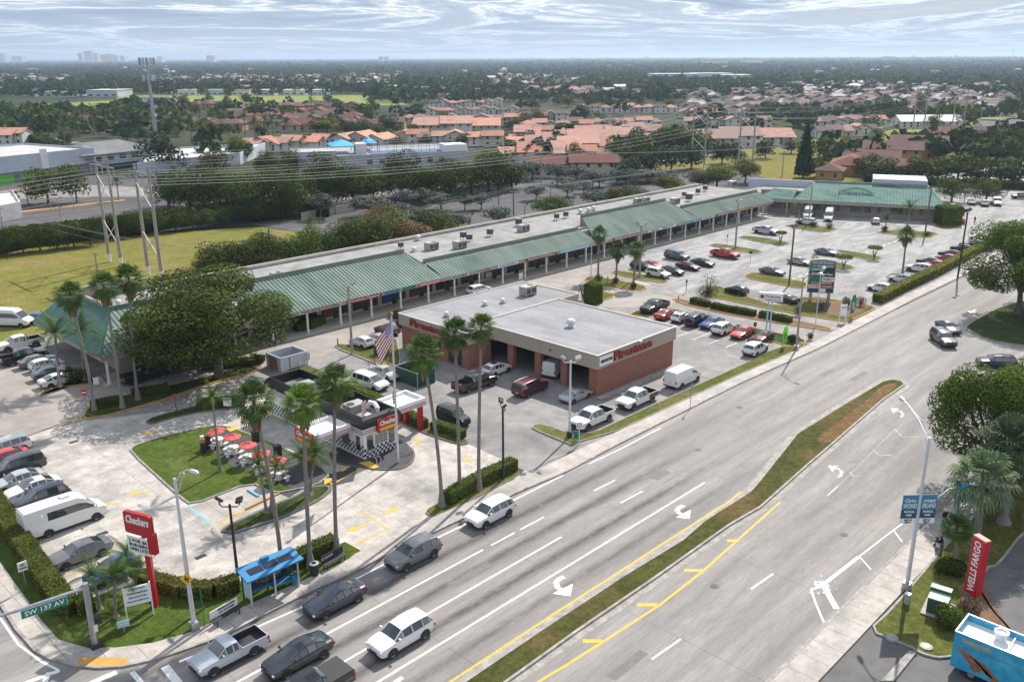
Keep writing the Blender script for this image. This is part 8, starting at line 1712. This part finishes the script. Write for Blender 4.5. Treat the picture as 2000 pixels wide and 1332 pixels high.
# white walled houses at centre
for (a, b_, c_, d_, n_, ph) in ((790,245,1010,245,7,'right of the dark red court'),(810,228,1010,226,7,'in the white cluster above the orange terraces'),(840,212,980,208,5,'at the back of the white cluster'),(1020,258,1290,250,8,'in the line with stepped white walls'),(1130,222,1320,220,6,'under the long pink roofs'),(1000,238,1130,236,4,'left of the long pink roofs'),(1330,232,1500,230,6,'behind the tall pylons'),(1340,250,1500,252,5,'right behind the pylon bases'),(770,200,900,196,4,'near the school field')):
    row(a,b_,c_,d_,n_,['clay','clay_pink','brown_tile','clay_pink'],WH,['gable','hip','mixed'],13,9.5,5,A46,'white-walled house '+ph,'white-walled houses at centre')
row(1600,270,1700,262,4,['brown_tile','clay_pink'],WH,['gable','mixed'],13,10,4,A46,'brown-roofed white house left of the lawn','houses right of the conifer')
row(1590,248,1720,246,5,['clay','brown_tile','clay_pink'],WH,['gable','mixed'],13,10,4,A46,'brown-roofed house behind those at the lawn','houses right of the conifer')
row(1650,226,1850,222,7,['clay','grey_tile','brown_tile','clay_pink'],WH,['gable','mixed'],14,10,4,A46,'small house in the right middle distance','houses right of the conifer')
row(1540,200,1700,196,6,['clay_pink','maroon_tile'],WH,['gable','hip'],15,10,4,A46,'pink-roofed house far right of the pylons','houses right of the conifer')
row(1830,232,1960,226,5,['grey_tile','brown_tile','clay_pink'],WH,['gable','hip'],14,10,4,A46,'grey-roofed house near the right street','houses near the right street')
row(1860,205,2000,198,5,['clay_pink','grey_tile','white_roof'],WH,['gable','hip'],15,10,4,A46,'pale-roofed house above the right street','houses near the right street')
row(1920,262,2010,258,3,['clay_pink','grey_tile'],WH,['gable','hip'],14,10,4,A46,'pink-roofed house at the right edge','houses near the right street')
# ochre townhouses behind the wing
oc = []
for x, y, rz, kd, w_, d_, h_ in ((1660,338,20,'hip',18,12,3.6),(1700,330,-70,'gable',18,10,4.6),(1740,318,-68,'gable',20,12,5.5),(1790,308,-68,'gable',20,12,6),(1845,292,-68,'gable',16,11,7),(1878,290,-68,'gable',15,11,7),(1742,345,-68,'gable',14,9,4),(1620,348,20,'hip',10,8,3)):
    oc.append(house(x,y,R(rz),kd,w_,d_,h_,'maroon_tile','stucco_ochre')); oc[-1]['group'] = 'ochre townhouses behind the wing'
label_row(oc, 'ochre townhouse behind the far wing, # of eight')
t = house(1812,250,A46,'gable',36,14,4,'white_roof','stucco_white'); t['label'] = 'low building with a dazzling white roof beside the pylons at right'
# schools and big pale blocks in the distance
def far_block(x, y, wpx_, hpx_, m, label, dpt=30, roof=None, rz=A46):
    c = G(x, y); dist = (c-Vector((0,0,CAM_H))).dot(FW); w_ = wpx_*dist/F; h_ = hpx_*dist/F; t = thing('distant_building', c, label, 'building', None, rz); b = MB().box(-w_/2,w_/2,0,dpt,0,h_); b.build('wall', m, t); b = MB(); b.box(-w_/2-.5,w_/2+.5,-.5,dpt+.5,h_,h_+.6); b.build('roof', roof or 'white_roof', t)
    n_ = max(3, int(w_/7)) if y > 180 else 0
    for f_ in range(max(1, int(h_/4))):
        for i in range(n_): MB().box(-w_/2+(i+.25)*w_/n_, -w_/2+(i+.75)*w_/n_, -.15, .05, f_*4+1.2, f_*4+2.6).build('window', 'glass_house', t)
    return t
far_block(110,190,70,9,'pale_blue_wall','pale grey school block behind the dark trees at far left',40); far_block(200,190,60,12,'pale_blue_wall','pale school hall with a ramped wing left of the field',40); far_block(20,182,60,9,'pale_blue_wall','pale low school block at the left edge',40)
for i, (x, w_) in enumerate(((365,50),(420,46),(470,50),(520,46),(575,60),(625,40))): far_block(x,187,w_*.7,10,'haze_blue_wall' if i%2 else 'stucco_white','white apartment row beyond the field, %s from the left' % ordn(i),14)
far_block(1320,160,90,14,'pale_blue_wall','long pale warehouse in the far trees, left one',60); far_block(1395,159,70,14,'stucco_white','long white warehouse in the far trees, middle one',60); far_block(1440,160,56,12,'pale_blue_wall','long pale warehouse in the far trees, right one',60)
far_block(1408,131,28,13,'stucco_white','distant white block with a bright red top band near the horizon',50,'red_pale'); far_block(1470,128,40,9,'white','distant white hospital near the horizon',60); far_block(1372,128,30,7,'white','distant low white row left of the red-topped block',60); far_block(1262,128,16,4,'white','tiny white block on the centre horizon',60)
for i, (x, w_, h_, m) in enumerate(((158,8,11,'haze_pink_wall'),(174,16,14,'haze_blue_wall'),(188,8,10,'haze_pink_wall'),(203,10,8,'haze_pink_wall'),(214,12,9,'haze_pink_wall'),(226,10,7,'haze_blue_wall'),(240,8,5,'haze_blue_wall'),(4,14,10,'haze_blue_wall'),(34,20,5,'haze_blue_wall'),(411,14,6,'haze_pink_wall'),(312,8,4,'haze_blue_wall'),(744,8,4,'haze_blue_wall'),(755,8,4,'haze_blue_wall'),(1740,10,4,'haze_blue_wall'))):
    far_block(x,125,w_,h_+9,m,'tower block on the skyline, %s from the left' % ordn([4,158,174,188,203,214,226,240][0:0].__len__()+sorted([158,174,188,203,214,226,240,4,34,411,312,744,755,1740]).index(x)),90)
# suburban trees: individually placed near ones, one mass for the rest -------------------------
random.seed(12); tr_row = []
def inpoly_px(x, y, boxes): return any(a <= x <= c and b_ <= y <= d for a, b_, c, d in boxes)
lawn_boxes = [(190,186,740,208),(0,190,240,222)]
cand = []
spots = [(300,208),(360,203),(410,200),(445,205),(480,203),(370,215),(445,190),(500,232),(610,240),(600,215),(725,205),(720,235),(765,245),(760,262),(805,270),(880,255),(650,255),(675,262),(620,262),(640,205),(1020,252),(1025,295),(890,255),(1000,262),(1040,215),(1065,200),(1090,205),(1110,210),(1150,210),(1165,205),(1250,205),(1270,195),(1310,208),(1050,245),(1250,220),(1330,215),(1180,262),(1210,270),(1170,250)]
for x, y in spots: cand.append((x, y, random.uniform(7,11), random.choice(['leaf_dark','leaf_dark','leaf_mid','leaf_brown','leaf_bluegreen'])))
for x, y in ((1012,303),(1060,314),(1105,297),(1150,316),(1172,292),(1085,274),(1215,302),(1242,278),(1130,264),(1035,282),(830,285),(905,285)): cand.append((x, y, random.uniform(5,7), 'leaf_dark'))
while len(cand) < 146:
    x = random.uniform(-20,2020); y = 150+150*random.random()**1.6
    if x < 330: y = max(y, 225) if random.random() < .5 else random.uniform(160,186)
    if inpoly_px(x, y, lawn_boxes): continue
    if 260 < y and 430 < x < 1500 and random.random() < .85: continue
    if y > 240 and x > 1500 and random.random() < .7: continue
    cand.append((x, y, random.uniform(5.5,10), random.choice(['leaf_dark','leaf_dark','leaf_dark','leaf_mid','leaf_brown','leaf_bluegreen','leaf_bluegreen','leaf_mid'])))
for x, y, h_, lf in cand: tr_row.append(tree(x, y, h_, h_*random.uniform(1.0,1.5), lf, 'bushy', 1 if y > 200 else 0, '', 'garden trees among the distant houses'))
label_row(tr_row, 'garden tree among distant houses, # of them')
tree(640,262,9,17,'leaf_yellow','round',1,'yellow green spreading tree above the orange roofs left of the academy'); tree(880,262,8,9,'leaf_mid','umbrella',1,'umbrella-shaped tree in the white house cluster'); tree(200,250,7,12,'leaf_brown','flat',1,'brownish rounded tree among the left palms'); tree(245,262,8,13,'leaf_yellow','round',1,'yellow green tree near the foot of the cell tower')
# far wood: one mass of crowns to the horizon
rng = np.random.default_rng(9); VV = []; MI = []
def far_crown(x, y, z, r, h_, n, mi_):
    d = rng.normal(size=(n,3)); d /= np.linalg.norm(d, axis=1)[:,None]; d[:,2] = np.abs(d[:,2])*1.0-.15
    p = np.array([x,y,z+h_*.45])+d*np.array([r,r,h_*.55])*rng.uniform(.75,1.05,n)[:,None]
    nr = d+rng.normal(size=(n,3))*.45; nr /= np.linalg.norm(nr, axis=1)[:,None]; t = np.cross(nr, rng.normal(size=(n,3))); t /= np.linalg.norm(t, axis=1)[:,None]; b = np.cross(nr, t); s = r*.42*rng.uniform(.6,1.3,n)[:,None]
    VV.append(np.stack([p-t*s, p-b*s*.8, p+t*s, p+b*s*.8], 1).reshape(-1,3)); MI.extend([mi_]*n)
CL = [(300,150,780,172),(960,150,1130,176),(1000,178,1260,196),(1330,185,1500,232),(1500,168,1960,222),(0,150,150,168),(820,200,1330,262)]
def avoid(x, y): return (570 < x < 960 and y > 258) or (1430 < x < 1630 and y > 262) or (1610 < x < 2010 and 222 < y < 280) or y > 335-(abs(x-1250)*.02) or (980 < x < 1210 and y > 262 and random.random() < .3) or (1210 < x < 1440 and y > 300)
random.seed(4)
yy = 335.0
while yy > 117.2:
    g_ = G(1000, yy); dist = g_.length; px_m = F/dist; rr = max(4.5, 3.2/px_m*1.5 if dist > 2500 else 4.8); step = max(4.0, rr*1.5*px_m)
    x = -30+random.random()*step
    while x < 2030:
        q = G(x, yy+random.uniform(-.5,.5)*max(.3,(yy-116)*.05)); x += step*random.uniform(.6,1.5)
        if inpoly_px(x, yy, lawn_boxes) or (yy > 202 and random.random() < (.9 if 300 < x < 1500 else .5)) or (yy > 240 and (random.random() < (.3 if x < 430 else .45) or (x < 430 and yy > 276-(x > 90)*4) or avoid(x, yy))): continue
        if inpoly_px(x, yy, CL) and random.random() < .72: continue
        if 1500 < x and yy > 215 and random.random() < .35: continue
        big = random.random() < .12
        far_crown(q.x, q.y, 0, rr*random.uniform(.7,1.3)*(1.25 if big else 1), random.uniform(6,10)*(1.35 if big else 1)*(1.0+min(.6,dist/9000)), 26 if dist < 1500 else 12, random.choice([0,0,0,1,1,2]))
    yy -= max(.16, min(3.0, (yy-113.3)*.028))
me = quads_mesh('far_wood', np.concatenate(VV), ['leaf_far','leaf_bluegreen','leaf_mid'], MI); fw_ = place('far_wood', me); tag(fw_, 'wooded suburb of low dark trees stretching to the horizon', 'woodland', None, 'stuff')
b = MB(); random.seed(31)
dr = []
for i in range(95):
    y = 128+62*random.random()**.9; x = random.uniform(0,2000)
    if inpoly_px(x, y, lawn_boxes): continue
    q = house(x, y, A46+random.uniform(-.3,.3), random.choice(['gable','hip']), 16, 11, 5.5+ (4 if y < 150 else 0), random.choice(['clay_pink','clay','white_roof','clay_bright','grey_tile']), 'stucco_white', False); q['group'] = 'tiny houses in the far wood'; dr.append(q)
RM_ = ['stucco_white','clay','clay_pink','brown_tile','maroon_tile','white_roof']; b = MB(); random.seed(17)
for (xa, ya, xb, yb) in CL[:6]:
    for i in range(int((xb-xa)*(yb-ya)/(130 if ya > 176 else 75))):
        x, y = random.uniform(xa,xb), random.uniform(ya,yb); c = G(x, y); b.T = rotz(A46+random.choice((0,1.57))+random.uniform(-.1,.1), c); w_, d_, h_ = random.uniform(9,15), random.uniform(8,11), random.uniform(4,6.5); b.box(-w_/2,w_/2,-d_/2,d_/2,0,h_)
        b.add([(-w_/2-.5,-d_/2-.5,h_),(w_/2+.5,-d_/2-.5,h_),(w_/2+.5,d_/2+.5,h_),(-w_/2-.5,d_/2+.5,h_),(-w_/2+1.5,0,h_+2.4),(w_/2-1.5,0,h_+2.4)], [(0,1,5,4),(1,2,5),(2,3,4,5),(3,0,4)], random.choice([1,1,2,2,3,4,5] if xb < 1500 else [2,3,3,4,5,1]))
fr_ = b.build('far_rooftops', RM_); tag(fr_, 'mass of tiny tiled roofs and white walls far off among the trees', 'houses', None, 'stuff')
label_row(dr, 'tiny distant house between far treetops, # of them')
for x, hpx_, lb in ((1118,14,'thin far mast right of centre on the horizon'),(1674,16,'thin far mast left of the far tower at right'),(1730,14,'thin far mast beside the far tower at right'),(1976,24,'thin far mast at the right end of the horizon'),(772,12,'far water tower mast on the centre left horizon')):
    c = G(x, 124); dist = (c-Vector((0,0,CAM_H))).dot(FW); t = thing('radio_mast', c, lb, 'mast'); b = MB(); b.tube([(0,0,0),(0,0,(hpx_+4)*dist/F)], [dist/F*.45,dist/F*.25], 5); b.build('mast', 'steel', t)
    b = MB(); b.cbox(0,0,hpx_*dist/F*.7,dist/F*1.2,dist/F*1.2,dist/F*1.5); b.build('antenna', 'steel', t)
# distant walls and fences
def fence(pts, h_, m, label, name='boundary_wall', cat='wall'):
    P = GP(pts); t = thing(name, P[0], label, cat); b = MB()
    for a, c in zip(P, P[1:]):
        d = (c-a).normalized(); nn = Vector((-d.y, d.x, 0))*.1; o = P[0]; b.prism([a-nn-o, c-nn-o, c+nn-o, a+nn-o], 0, h_)
    b.build('wall', m, t); b = MB()
    for a, c in zip(P, P[1:]):
        d = (c-a).normalized(); nn = Vector((-d.y, d.x, 0))*.16; o = P[0]; b.prism([a-nn-o, c-nn-o, c+nn-o, a+nn-o], h_+.002, h_+.1)
    b.build('coping', 'parapet', t); return t
fence([(590,432),(620,424),(690,412)],1.9,'stucco_cream','cream wall at the corner of the rear car park'); fence([(870,385),(935,375),(1000,368)],1.9,'stucco_cream','pale wall below the dark trees behind the rear car park')
fence([(1690,265),(1785,243)],2.2,'parapet','long grey wall beside the bright green lawn at right'); fence([(1130,338),(1180,340)],2.4,'stucco_grey','grey wall under the red-roofed building behind the olive trees')
# ---------------------------------------------------------------- haze
hm_ = bpy.data.materials.new('haze'); hm_.use_nodes = True; t_ = hm_.node_tree; t_.nodes.clear(); ho = t_.nodes.new('ShaderNodeOutputMaterial'); pv = t_.nodes.new('ShaderNodeVolumePrincipled'); pv.inputs['Color'].default_value = (.58,.74,.95,1); pv.inputs['Density'].default_value = 1.0e-4; pv.inputs['Anisotropy'].default_value = .35; t_.links.new(pv.outputs[0], ho.inputs['Volume']); M['haze'] = hm_
hz_o = MB().box(-600,18500,-6500,16500,-1.2,90).build('haze', 'haze'); hz_o['kind'] = 'stuff'; hz_o['label'] = 'thin blue haze over the far suburbs'
